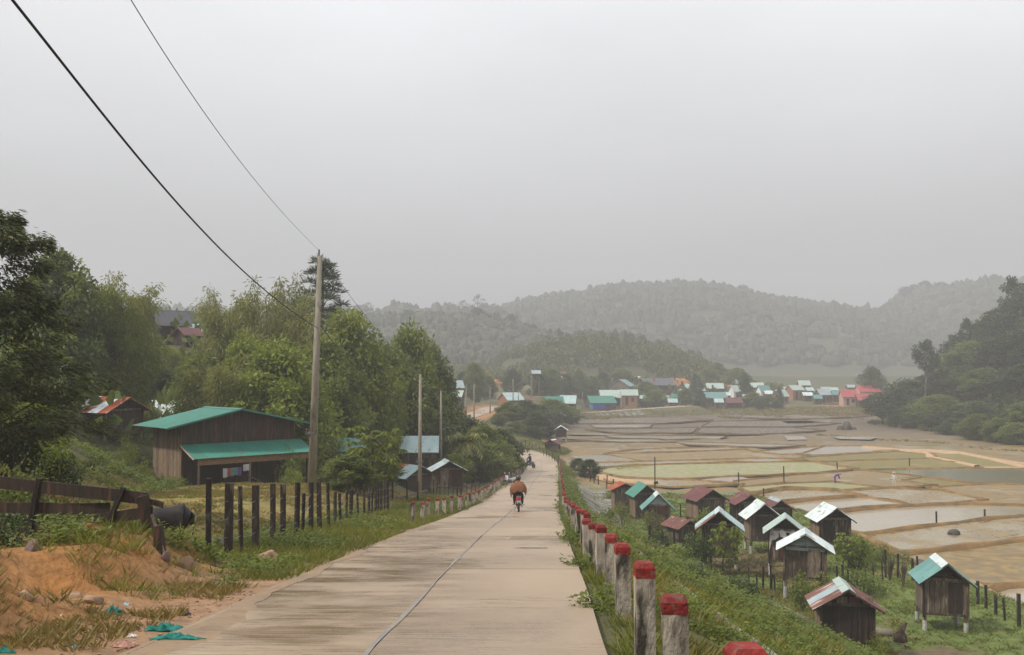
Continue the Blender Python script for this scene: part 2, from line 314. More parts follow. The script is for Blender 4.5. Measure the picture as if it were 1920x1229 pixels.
# ------------------------------------------------------------------ the lie of the land
def drop(y):     # how far the road lies below the camera
    return np.where(np.asarray(y) < 45, 1.38 + .115 * np.asarray(y, float), lerp([45, 60, 79, 100, 117, 132], [6.555, 8.0, 9.45, 10.9, 11.7, 12.0], y))
_ed = [(-14, -3.5, .3), (0, -3.2, .55), (8, -3.15, .78), (13, -3.2, 1.0), (20, -3.2, 1.25), (30, -3.05, 1.65), (42, -2.7, 2.1), (53, -2.2, 2.55), (60, -1.8, 2.9), (79, -.95, 3.8), (95, -.1, 4.5), (108, 1.1, 5.2), (120, 1.7, 5.7), (132, 1.8, 6.0)]
_cl = [((a + b) / 2, y, CZ - float(drop(y)), b - a) for y, a, b in _ed]
_cl += [(x, y, z, 4.2) for x, y, z in ((3.1, 141, .92), (.8, 149, .98), (-2.8, 155, 1.15), (-7, 161, 1.5), (-10.3, 168, 2.1), (-11.6, 177, 2.9), (-10.6, 188, 3.7), (-8.4, 199, 4.2), (-6.6, 210, 4.5), (-5.2, 222, 4.8), (-2, 234, 4.8), (3, 243, 4.3), (9, 254, 3.3), (16, 267, 2.1), (24, 282, 1.5), (34, 287.5, 1.9), (44, 292, 2.4), (56, 300, 2.8))]
_c = np.array(_cl); _t = np.concatenate([[0], np.cumsum(np.hypot(np.diff(_c[:, 0]), np.diff(_c[:, 1])))])
def _catmull(t):
    i = np.clip(np.searchsorted(_t, t) - 1, 0, len(_c) - 2); h = (_t[i + 1] - _t[i]); u = ((t - _t[i]) / h)[:, None]
    def m(j):
        a = np.clip(j - 1, 0, len(_c) - 1); b = np.clip(j + 1, 0, len(_c) - 1); return (_c[b] - _c[a]) / (_t[b] - _t[a])[:, None]
    m0, m1 = m(i) * h[:, None], m(i + 1) * h[:, None]
    return (2 * u**3 - 3 * u**2 + 1) * _c[i] + (u**3 - 2 * u**2 + u) * m0 + (-2 * u**3 + 3 * u**2) * _c[i + 1] + (u**3 - u**2) * m1
RT = np.arange(0, _t[-1], .8); RC = _catmull(RT)          # road centreline: x, y, z, width
_tan = np.gradient(RC[:, :2], axis=0); _tan /= np.linalg.norm(_tan, axis=1)[:, None]
RN = np.stack([_tan[:, 1], -_tan[:, 0]], 1)               # points to the valley side
def road_at(x, y):
    """signed sideways distance (+ = valley side), road height and width at the nearest point"""
    x = np.asarray(x, float).ravel(); y = np.asarray(y, float).ravel(); s = np.empty(len(x)); z = np.empty(len(x)); w = np.empty(len(x))
    for k in range(0, len(x), 20000):
        a, b = x[k:k + 20000, None], y[k:k + 20000, None]
        d2 = (a - RC[:, 0])**2 + (b - RC[:, 1])**2; j = d2.argmin(1)
        dd = np.sqrt(d2[np.arange(len(j)), j]); sg = np.sign((a[:, 0] - RC[j, 0]) * RN[j, 0] + (b[:, 0] - RC[j, 1]) * RN[j, 1])
        al = (a[:, 0] - RC[j, 0]) * _tan[j, 0] + (b[:, 0] - RC[j, 1]) * _tan[j, 1]
        j2 = np.clip(j + np.sign(al).astype(int), 0, len(RC) - 1); u = np.clip(np.abs(al) / .8, 0, 1)
        s[k:k + 20000] = sg * dd; z[k:k + 20000] = RC[j, 2] * (1 - u) + RC[j2, 2] * u; w[k:k + 20000] = RC[j, 3]
    return s, z, w
def crest(px_py, D, x):
    a = np.array(px_py, float); X = (a[:, 0] - CX) / FPX * D; Z = CZ + (HOR - a[:, 1]) / FPX * D
    return np.interp(x, X, Z)
HILLS = [   # crest line as seen (pixel pairs), distance of crest, where its foot begins, tree height on top
    ([(700, 760), (860, 725), (900, 700), (950, 668), (1010, 648), (1080, 638), (1150, 635), (1200, 646), (1260, 661), (1320, 686), (1380, 710), (1440, 738), (1500, 760)], 430, 335, 0),
    ([(500, 610), (640, 606), (720, 606), (760, 604), (880, 604), (930, 608), (990, 626), (1060, 648), (1150, 678), (1250, 725), (1400, 760)], 600, 440, 0),
    ([(300, 590), (700, 590), (760, 586), (850, 586), (900, 590), (960, 596), (1100, 645), (1300, 720)], 800, 600, 0),
    ([(500, 640), (850, 600), (930, 588), (1000, 568), (1100, 556), (1140, 545), (1300, 540), (1400, 563), (1500, 578), (1600, 592), (1680, 582), (1700, 556), (1800, 540), (1920, 532), (2300, 520)], 980, 560, 0)]
def natural(x, y):
    """ground without the road"""
    # valley side, near: yard of the granaries, falling towards the paddies
    yard = lerp([-20, 20, 40, 60, 80, 100, 112], [1.9, 1.6, 1.25, .85, .55, .3, 0], y)
    edge = ss(28, 25.3, x + .6 * np.sin(y * .21)) * ss(113, 100, y + 2 * np.sin(x * .4))
    right = yard * edge
    # valley edge farther on
    xv = lerp([100, 130, 150, 165, 178, 200, 230, 258, 280, 300, 312, 330], [7, 8, 9.5, 8.5, 7.5, 11, 13, 15, 20, 24, 27, 30], y) + 1.2 * np.sin(y * .17)
    lb = lerp([100, 150, 180, 210, 240, 300, 400], [1.2, 1.2, 3.0, 4.6, 5.2, 5.0, 6], y)
    far = np.minimum(lb, .28 * np.maximum(0, xv - x))
    vill = .06 * np.maximum(0, y - 292 - 6 * np.sin(x * .05)) * ss(8, 40, x) + .04 * np.maximum(0, y - 250) * ss(40, 8, x)
    vill = np.minimum(vill, 11)
    kn = .7 * np.exp(-((x - 1.5) / 6.5)**2 - ((y - 196) / 17)**2)
    # hill side on the left
    lz = lerp([-20, 0, 20, 45, 57, 65, 75, 90, 110, 140, 160], [13.8, 11.5, 9.25, 6.55, 5.55, 4.6, 3.3, 2.3, 1.5, 1.1, 1.3], y)
    xf = lerp([-10, 5, 15, 25, 45, 60, 80, 110, 140, 170, 200, 240, 300], [-6.4, -6.8, -8.8, -11.5, -16.5, -23, -17, -15, -19, -19, -17, -14, -30], y)
    up = np.maximum(0, xf - x); hill = 24 * (1 - np.exp(-.52 * up / 24)) + .04 * up
    hill = hill * ss(420, 260, y)
    bank = .6 * ss(-4.9, -5.6, x + .35 * np.sin(y * 1.3)) * ss(5, 9, y) * ss(18.5, 15, y)
    ybump = .78 * ss(-5.2, -9.5, x) * ss(22, 36, y) * ss(68, 58, y)
    left = lz + bank + ybump
    t = ss(96, 116, y)
    xc = np.interp(y, RC[:170, 1], RC[:170, 0])
    nearz = np.where(x > xc, right, left)
    z = nearz * (1 - t) + (far + kn) * t + hill * ss(xc - 2, xc - 6, x) + vill
    # wooded hill on the right
    xr = 98 + 3 * np.sin(y * .06) + np.maximum(0, y - 245) * .46; fr = .58 * np.maximum(0, x - xr); fr = 42 * (1 - np.exp(-fr / 42))
    z = z + fr * ss(140, 180, y) * ss(420, 300, y)
    for line, D, y0, th in HILLS:
        c = crest(line, D, x) - 1.0; p = np.where(y < D, ss(y0, D, y), ss(D + 260, D, y))
        z = np.maximum(z, c * p)
    for px, py, pz, pr in PADS:                                      # levelled ground under the houses
        w = np.exp(-(((x - px) ** 2 + (y - py) ** 2) / pr ** 2) ** 2); z = z + (pz - z) * w
    return z
PADS = [(-25.9, 62.5, 8.2, 4.5), (-28.9, 85.5, 7.4, 7), (-38.5, 112, 16.1, 10), (-12.9, 75, 4.9, 4.5), (-10.5, 87.5, 4.6, 4), (-7.6, 85.2, 3.9, 3.5), (-29.2, 60.7, 11.2, 3), (-14, 229, 7.3, 6), (-13.2, 215, 5.8, 4), (-.3, 238, 4.8, 4), (15.4, 263.5, 2.8, 4), (6.7, 269, 6.6, 5), (18.2, 346, 10.6, 6), (18.4, 336, 9.2, 5),
        (27.9, 306, 1.6, 5), (34, 321, 2.2, 5.5), (39.4, 318, 2.3, 4), (39.8, 347.5, 5.4, 6), (48, 373.5, 8.6, 5), (53.5, 356, 5.7, 9), (51.7, 326, 2.4, 3.5), (65.2, 351.5, 4.6, 5), (74.4, 354, 4.9, 6), (79.8, 343.5, 4.0, 5), (87.6, 373, 6.5, 5), (91.7, 361.5, 5.1, 5), (91.1, 349, 4.0, 4.5), (72.4, 315.5, .7, 3.5), (92.2, 331, 2.1, 4), (108.2, 357, 4.6, 5), (108.1, 335.5, 2.4, 4), (115.1, 341, 2.4, 3.5), (124.6, 338, 3.0, 5), (117, 321.5, 2.1, 4)]
def H(x, y):
    x = np.asarray(x, float); shp = x.shape; x = x.ravel(); y = np.asarray(y, float).ravel()
    s, zr, w = road_at(x, y); nz = natural(x, y)
    e = np.abs(s) - w / 2
    sl = lerp([0, 55, 72, 118, 140, 400], [.45, .46, .68, .62, .5, .5], y)
    # valley-side embankment: verge, then the slope down
    emb = zr - .02 - sl * np.maximum(0, e - .55) - .06 * ss(0, .5, e)
    rr = np.where(s > 0, np.maximum(nz, emb), nz * ss(.3, 2.6, e) + (zr - .05) * (1 - ss(.3, 2.6, e)))
    f2 = y > 150                                                   # farther on the road is cut into / banked over the ground
    wide = ss(.4, 5.0, e); rr = np.where(f2, np.where((s > 0) & (nz < zr), np.maximum(nz, emb), nz * wide + (zr - .05) * (1 - wide)), rr)
    z = np.where(e < .3, zr - .05 - .1 * ss(0.1, -.4, e), rr)
    rough = np.clip((e - .3) / 3, 0, 1)
    amp = np.where(y < 120, .16, .5) + 0 * np.where((z < .25) & (y > 40), .05, 1) + np.clip((y - 350) / 200, 0, 1) * 2.2 * np.clip(z / 20, 0, 1)
    fr = np.where(y < 120, .55, .13)
    z = z + rough * amp * fbm(x * fr, y * fr) * 2 
    z = z + ss(-4.2, -5.0, x) * ss(-9, -8, x) * ss(6, 8, y) * ss(19, 17, y) * (fbm(x * 1.5 + 3, y * 1.5, 5) * .75 + np.abs(fbm(x * 3.1, y * 3.1 + 8, 3)) * .25)
    return z.reshape(shp)
def h1(x, y): return float(H(np.array([x]), np.array([y]))[0])
def G(px, py, dmax=1200, d0=4):
    """the place on the ground seen at a pixel"""
    r = ray(px, py); r = r / r[1]; d = d0 * (dmax / d0) ** np.linspace(0, 1, 900)
    q = H(r[0] * d, d) - (CZ + r[2] * d); i = int(np.argmax(q > 0)) if (q > 0).any() else len(d) - 1
    return Vector((r[0] * d[i], d[i], float(H(np.array([r[0] * d[i]]), np.array([d[i]]))[0])))
# ------------------------------------------------------------------ ground sheet
def steps(*seg):
    out = []
    for a, b, s in seg: out += list(np.arange(a, b, s))
    return np.array(out)
gx = np.concatenate([-40 - np.cumsum(1.2 * 1.055 ** np.arange(62))[::-1], steps((-40, -16, .9), (-16, 15, .38), (15, 50, .8)), 50 + np.cumsum(1.0 * 1.05 ** np.arange(76))])
gy = np.concatenate([steps((-40, -12, 2), (-12, 3, .8), (3, 30, .38), (30, 70, .65), (70, 125, 1.0), (125, 345, 1.9)), 345 + np.cumsum(2.2 * 1.018 ** np.arange(126))])
XX, YY = np.meshgrid(gx, gy); ZZ = H(XX, YY)
def ground_colour(x, y, z):
    n1 = fbm(x * .35, y * .35, 4) * 2; n2 = fbm(x * 1.7 + 9, y * 1.7, 4) * 2; n3 = fbm(x * .06, y * .06 + 40, 3) * 2
    s, zr, w = road_at(x, y); s = s.reshape(x.shape); w = w.reshape(x.shape); e = np.abs(s) - w / 2
    C = np.zeros(x.shape + (4,)); C[..., 3] = .9
    def put(c, k, r=None):
        k = np.clip(k, 0, 1)[..., None]; C[..., :3] = C[..., :3] * (1 - k) + np.array(c) * k
        if r is not None: C[..., 3] = C[..., 3] * (1 - k[..., 0]) + r * k[..., 0]
    put((.075, .075, .030), np.ones_like(x))                                         # undergrowth
    put((.30, .145, .060), ss(.25, .6, n1 + .1 * n2) * (y < 130) * (x < 0))            # bare orange soil showing
    left = (s < 0) & (y < 70)
    put((.21, .165, .050), left * ss(-17, -14, x + y * .05) * ss(10, 20, y) * (1 - ss(-.1, .45, n1 * .6)))   # yard turf
    put((.33, .175, .075), left * ss(-17, -14, x) * ss(14, 20, y) * ss(.12, .4, n1 * .6 + n2 * .25))
    put((.275, .135, .048), left * ss(17.5, 13.5, y + n1 * 3) * ss(-8.5, -5.0, x + n1))   # dirt shoulder and cut bank
    put((.32, .14, .04), left * ss(4, 9, y) * ss(19, 15, y) * ss(-4.9, -5.2, x) * ss(-7.2, -6.0, x) * ss(-.4, .1, n2))
    put((.27, .165, .095), left * ss(1.9, .3, e + n2 * .8) * .8, .6); put((.15, .09, .05), left * (y < 19) * ss(.15, .45, n2 + .3 * n1) * .6, .5)
    right = (s > 0) & (y < 118)
    put((.10, .092, .030), right * ss(.1, .6, e))
    put((.19, .125, .055), right * ss(.1, .6, e) * ss(.0, .4, n1 * .7 + n2 * .3) * .7)
    put((.115, .150, .038), right * (z < 2.2) * ss(1.5, .9, z - 1.2) * (1 - ss(.2, .5, n1)))     # granary yard turf
    bare = np.exp(-((x - 17.5) / 4.5)**2 - ((y - 38.5) / 3.2)**2); put((.135, .085, .058), right * ss(.35, .7, bare + n2 * .2))
    put((.15, .095, .06), right * ss(.45, .7, np.exp(-((x - 16) / 5)**2 - ((y - 62) / 6)**2) + n2 * .15) * .8)
    pad = (z < .28) & (y > 40)
    put((.215, .148, .06), pad * 1.0, .6); put((.135, .092, .04), pad * ss(.0, .35, n2 + n1 * .5), .35); put((.26, .21, .125), pad * ss(.25, .4, n1 + .3 * n3) * .8, .2)                                              # paddy earth
    put((.115, .14, .045), pad * (y < 110) * (x < 27) * ss(.0, .35, n1 + .1))
    put((.108, .078, .047), pad * ss(150, 235, y + n3 * 30), .6)
    put((.16, .155, .06), pad * ss(275, 290, y + 6 * n1) * (x > 95))
    v = (y > 150) & (z > .28); put((.105, .098, .045), v * 1.0); put((.20, .14, .085), v * ss(.1, .5, n3 + n1 * .3) * (y < 420) * .7); put((.36, .17, .08), v * (y > 300) * (y < 400) * ss(.18, .36, n3 * .6 + n1 * .5) * (x > 20) * .9)
    put((.36, .17, .075), (y > 165) * (y < 235) * ss(.5, .9, np.exp(-((x - 5.5) / 2.2)**2 - ((y - 190) / 20)**2) + n2 * .25))      # slide on the knoll
    put((.36, .17, .08), (y > 160) * (y < 250) * ss(3.5, 1.2, np.abs(e)) * (e > .2) * .8)
    hz = (y > 350); put((.060, .066, .032), hz * ss(4, 12, z)); put((.10, .082, .05), hz * ss(.05, .4, n3) * .5)
    put((.12, .08, .052), (y > 470) * (y < 640) * ss(95, 140, x) * ss(.0, .3, n3 + .15) * .8)
    put((.10, .075, .05), (x > 90) * (z > .3) * (y < 330) * ss(1.5, .4, z) * 1.0)
    return C
CC = ground_colour(XX, YY, ZZ)
nx, ny = len(gx), len(gy)
idx = np.arange(nx * ny).reshape(ny, nx)
gq = np.stack([idx[:-1, :-1], idx[:-1, 1:], idx[1:, 1:], idx[1:, :-1]], -1).reshape(-1, 4)
gm = bpy.data.materials.new('ground'); gm.use_nodes = True
def _ground_nodes():
    t = gm.node_tree; N = t.nodes; L = t.links; b = N['Principled BSDF']
    at = N.new('ShaderNodeAttribute'); at.attribute_name = 'Col'; ge = N.new('ShaderNodeNewGeometry')
    n = N.new('ShaderNodeTexNoise'); n.inputs['Scale'].default_value = 2.3; n.inputs['Detail'].default_value = 9; n.inputs['Roughness'].default_value = .68; L.new(ge.outputs['Position'], n.inputs['Vector'])
    r = N.new('ShaderNodeMapRange'); r.inputs['From Min'].default_value = .25; r.inputs['From Max'].default_value = .75; r.inputs['To Min'].default_value = .58; r.inputs['To Max'].default_value = 1.38; L.new(n.outputs['Fac'], r.inputs[0])
    h = N.new('ShaderNodeHueSaturation'); L.new(at.outputs['Color'], h.inputs['Color']); L.new(r.outputs[0], h.inputs['Value']); L.new(h.outputs[0], b.inputs['Base Color'])
    L.new(at.outputs['Alpha'], b.inputs['Roughness']); b.inputs['Specular IOR Level'].default_value = .25
    n2 = N.new('ShaderNodeTexNoise'); n2.inputs['Scale'].default_value = 5; n2.inputs['Detail'].default_value = 8; L.new(ge.outputs['Position'], n2.inputs['Vector'])
    bp = N.new('ShaderNodeBump'); bp.inputs['Strength'].default_value = .9; bp.inputs['Distance'].default_value = .12; L.new(n2.outputs['Fac'], bp.inputs['Height']); L.new(bp.outputs[0], b.inputs['Normal'])
_ground_nodes()
ground = obj('ground', np_mesh('ground', np.stack([XX, YY, ZZ], -1).reshape(-1, 3), gq, mat=gm, attrs={'Col': CC.reshape(-1, 4)}, smooth=True)); tag(ground, kind='structure')
# ------------------------------------------------------------------ road: concrete slabs, tar seam, patches
def roadmat():
    m = bpy.data.materials.new('road_concrete'); m.use_nodes = True; t = m.node_tree; N = t.nodes; L = t.links; b = N['Principled BSDF']
    g = N.new('ShaderNodeNewGeometry'); oi = N.new('ShaderNodeObjectInfo')
    def noise(sc, st, det=6, rough=.6):
        mp = N.new('ShaderNodeMapping'); mp.inputs['Scale'].default_value = st; L.new(g.outputs['Position'], mp.inputs[0])
        n = N.new('ShaderNodeTexNoise'); n.inputs['Scale'].default_value = sc; n.inputs['Detail'].default_value = det; n.inputs['Roughness'].default_value = rough; L.new(mp.outputs[0], n.inputs['Vector']); return n.outputs['Fac']
    def rng(s, a, b_, c=0., d=1.):
        r = N.new('ShaderNodeMapRange'); L.new(s, r.inputs[0]); r.inputs['From Min'].default_value = a; r.inputs['From Max'].default_value = b_; r.inputs['To Min'].default_value = c; r.inputs['To Max'].default_value = d; return r.outputs[0]
    def mixc(f, a, b_):
        x = N.new('ShaderNodeMix'); x.data_type = 'RGBA'; L.new(f, x.inputs['Factor'])
        for k, q in (('A', a), ('B', b_)):
            if isinstance(q, tuple): x.inputs[k].default_value = (*q, 1)
            else: L.new(q, x.inputs[k])
        return x.outputs['Result']
    def mul(a, b_):
        x = N.new('ShaderNodeMath'); x.operation = 'MULTIPLY'; L.new(a, x.inputs[0]); L.new(b_, x.inputs[1]); return x.outputs[0]
    big = noise(.22, (1, .7, 1), 5); fine = noise(6, (1, 1, 1), 8, .7); streak = noise(1.0, (1.3, 20, 1), 5); streak2 = noise(1.0, (.25, 2.2, 1), 5)
    col = mixc(rng(fine, .3, .7), (.318, .232, .152), (.248, .178, .116))
    col = mixc(rng(big, .35, .65), col, (.362, .268, .178))
    wet = mul(rng(streak, .44, .66), rng(noise(.5, (.8, .8, 1), 6), .50, .64))                # thin wet furrows across the road
    pat = rng(noise(.30, (.9, .6, 1), 7), .52, .64)
    wetness = N.new('ShaderNodeMath'); wetness.operation = 'MAXIMUM'; L.new(wet, wetness.inputs[0]); L.new(mul(pat, rng(streak, .30, .60)), wetness.inputs[1])
    sp = N.new('ShaderNodeSeparateXYZ'); L.new(g.outputs['Position'], sp.inputs[0])
    muddy = mul(mul(rng(sp.outputs['X'], .2, -1.8), rng(sp.outputs['Y'], 44, 16)), rng(noise(.55, (.8, 1.6, 1), 6), .42, .58))      # mud washed in from the bank side
    col = mixc(muddy, col, (.215, .142, .085)); w2 = N.new('ShaderNodeMath'); w2.operation = 'MAXIMUM'; L.new(wetness.outputs[0], w2.inputs[0]); L.new(mul(muddy, rng(streak, .38, .55)), w2.inputs[1]); wetness = w2
    col = mixc(rng(wetness.outputs[0], 0, 1, 0, .40), col, (.165, .12, .08))
    dv = N.new('ShaderNodeHueSaturation'); L.new(col, dv.inputs['Color']); L.new(rng(oi.outputs['Random'], 0, 1, .93, 1.06), dv.inputs['Value'])
    L.new(dv.outputs[0], b.inputs['Base Color']); L.new(rng(wetness.outputs[0], 0, 1, .42, .10), b.inputs['Roughness']); b.inputs['Specular IOR Level'].default_value = .4
    bp = N.new('ShaderNodeBump'); bp.inputs['Strength'].default_value = .2; bp.inputs['Distance'].default_value = .008; L.new(streak, bp.inputs['Height']); L.new(bp.outputs[0], b.inputs['Normal'])
    return m
M['road'] = roadmat()
M['tar'] = mat('tar_seam', (.19, .18, .17), (.26, .22, .18), 3, .7, .3, 12, world=True, var=0)
road = empty('road', (0, 0, 0)); tag(road, kind='structure')
def road_strip(i0, i1, a, b, top=0.0, thick=.14, name='slab', m=None, parent=road, n=3, wob=0.0):
    """a piece of the road between two stations, from a to b of its width (-.5 .. .5)"""
    mb = MB(); ii = np.linspace(i0, i1, max(2, int(abs(i1 - i0)) + 1))
    cols = []
    for q in ii:
        j = int(min(q, len(RC) - 2)); u = q - j; c = RC[j] * (1 - u) + RC[j + 1] * u; nrm = RN[j] * (1 - u) + RN[j + 1] * u
        row = []
        for k in range(n + 1):
            o = (a + (b - a) * k / n) * c[3] + wob * (noise2(q * .6 + k * 7, 3.3) - .5)
            row.append((c[0] + nrm[0] * o, c[1] + nrm[1] * o, c[2] + top))
        cols.append(row)
    vs = [p for r in cols for p in r]; w = n + 1; fs = []
    for r in range(len(cols) - 1):
        for k in range(n): fs.append((r * w + k, r * w + k + 1, (r + 1) * w + k + 1, (r + 1) * w + k))
    if thick:
        base = len(vs); vs += [(x, y, z - thick) for x, y, z in vs]
        ring = list(range(w)) + [r * w + n for r in range(1, len(cols))] + [(len(cols) - 1) * w + k for k in range(n - 1, -1, -1)] + [r * w for r in range(len(cols) - 2, 0, -1)]
        for p, q in zip(ring, ring[1:] + ring[:1]): fs.append((q, p, base + p, base + q))
    mb.add(vs, fs); return mb.build(name, m or M['road'], parent)
st = 5.0 / .8; k = 0; nmax = np.searchsorted(RC[:150 * 2, 1], 139)
q = 0.0
while q + st < nmax:
    g = .005 / .8
    for a, b in ((-.5, -.003), (.003, .5)): road_strip(q + g, q + st - g, a, b, top=random.uniform(-.004, .004))
    q += st
road_strip(q, len(RC) - 2, -.5, .5, name='carriageway')
road_strip(2, nmax - 4, -.007, .004, top=.009, thick=0, name='tar_seam', m=M['tar'], n=1, wob=.07)

# mud spilled over the concrete along the bank side and a thinner dusting on the valley side
def spill(side, y0, y1, inner, label, seed):
    mb = MB(); i0 = np.interp(y0, RC[:185, 1], np.arange(185)); i1 = np.interp(y1, RC[:185, 1], np.arange(185)); vs = []; fs = []; n = int((i1 - i0) * 4)
    for k in range(n + 1):
        q = i0 + (i1 - i0) * k / n; j = int(q); u = q - j; c = RC[j] * (1 - u) + RC[j + 1] * u; nr = RN[j]; f = min(1, k / 6, (n - k) / 6)
        a = max(.02, inner * f * (.9 + 3.2 * float(fbm(np.array(q * .5 + seed), np.array(seed * 1.7), 5))))
        for t, o in enumerate((c[3] / 2 - a, c[3] / 2 - a * .5, c[3] / 2 - .05, c[3] / 2 + .35)):
            vs.append((c[0] + nr[0] * side * o, c[1] + nr[1] * side * o, c[2] + (.001, .006, .009, -.1)[t]))
    for k in range(n):
        for t in range(3): fs.append((k * 4 + t, k * 4 + 4 + t, k * 4 + 5 + t, k * 4 + 1 + t)[::side])
    return mb.add(vs, fs).build('mud_spill', M['mud_spill'], road, smooth=True)
M['mud_spill'] = mat('spilled_mud', (.27, .185, .112), (.21, .14, .082), 2.2, .75, .6, 9, world=True, var=0, rough2=.3)
spill(-1, 5, 34, .28, '', 2.3); spill(-1, 60, 110, .2, '', 4.4)
# ------------------------------------------------------------------ paddies: each a sheet of mud, water or seedlings with earth bunds round it
def poly_field(name, pts, z, m, bund='bund', bw=.42, bh=.22, wob=.09, sides=None):
    bw *= .42; bh *= .7
    w = [PZ(x, y, z) for x, y in pts]; dense = []
    area = sum(a.x * b.y - b.x * a.y for a, b in zip(w, w[1:] + w[:1])); sg = 1 if area > 0 else -1; out = []
    for a, b, c in zip(w[-1:] + w[:-1], w, w[1:] + w[:1]):      # plots meet at a shared bund
        n1 = Vector((b.y - a.y, a.x - b.x, 0)).normalized(); n2 = Vector((c.y - b.y, b.x - c.x, 0)).normalized(); n = (n1 + n2); n = n.normalized() if n.length > .2 else n1
        out.append(b + n * sg * (.5 if b.y < 100 else .9))
    w = out
    for a, b in zip(w, w[1:] + w[:1]):
        n = max(2, int((b - a).length / 3.0))
        for k in range(n):
            p = a.lerp(b, k / n); p.x += wob * float(fbm(np.array(p.x * .2), np.array(p.y * .2 + z))) * 2; p.y += wob * float(fbm(np.array(p.x * .2 + 50), np.array(p.y * .2))) * 2
            dense.append(p)
    me = bpy.data.meshes.new(name); bm = bmesh.new(); vs = [bm.verts.new(p) for p in dense]; f = bm.faces.new(vs); f.normal_update()
    if f.normal.z < 0: f.normal_flip()
    bmesh.ops.triangulate(bm, faces=[f]); bm.to_mesh(me); bm.free(); me.materials.append(M[m])
    o = obj(name, me); tag(o, kind='structure')
    if bund:
        mb = MB(); n = len(dense); cs = []
        for i, p in enumerate(dense):
            t = (dense[(i + 1) % n] - dense[i - 1]); t.z = 0; t.normalize(); nrm = Vector((t.y, -t.x, 0))
            g = max(.3, 1 + 2.4 * float(fbm(np.array(p.x * .6), np.array(p.y * .6)))); hh = bh * g; ww = bw * (.8 + .4 * g)
            cs.append([p - nrm * ww + Vector((0, 0, -.1)), p - nrm * ww * .45 + Vector((0, 0, hh * .9)), p + nrm * ww * .45 + Vector((0, 0, hh)), p + nrm * ww + Vector((0, 0, -.1))])
        vs = [q for r in cs for q in r]; fs = []
        for i in range(n):
            j = (i + 1) % n
            for k in range(3): fs.append((i * 4 + k, j * 4 + k, j * 4 + k + 1, i * 4 + k + 1))
        mb.add(vs, fs); b = mb.build('bund', M[bund], o, smooth=True)
    return o
FZ = .17
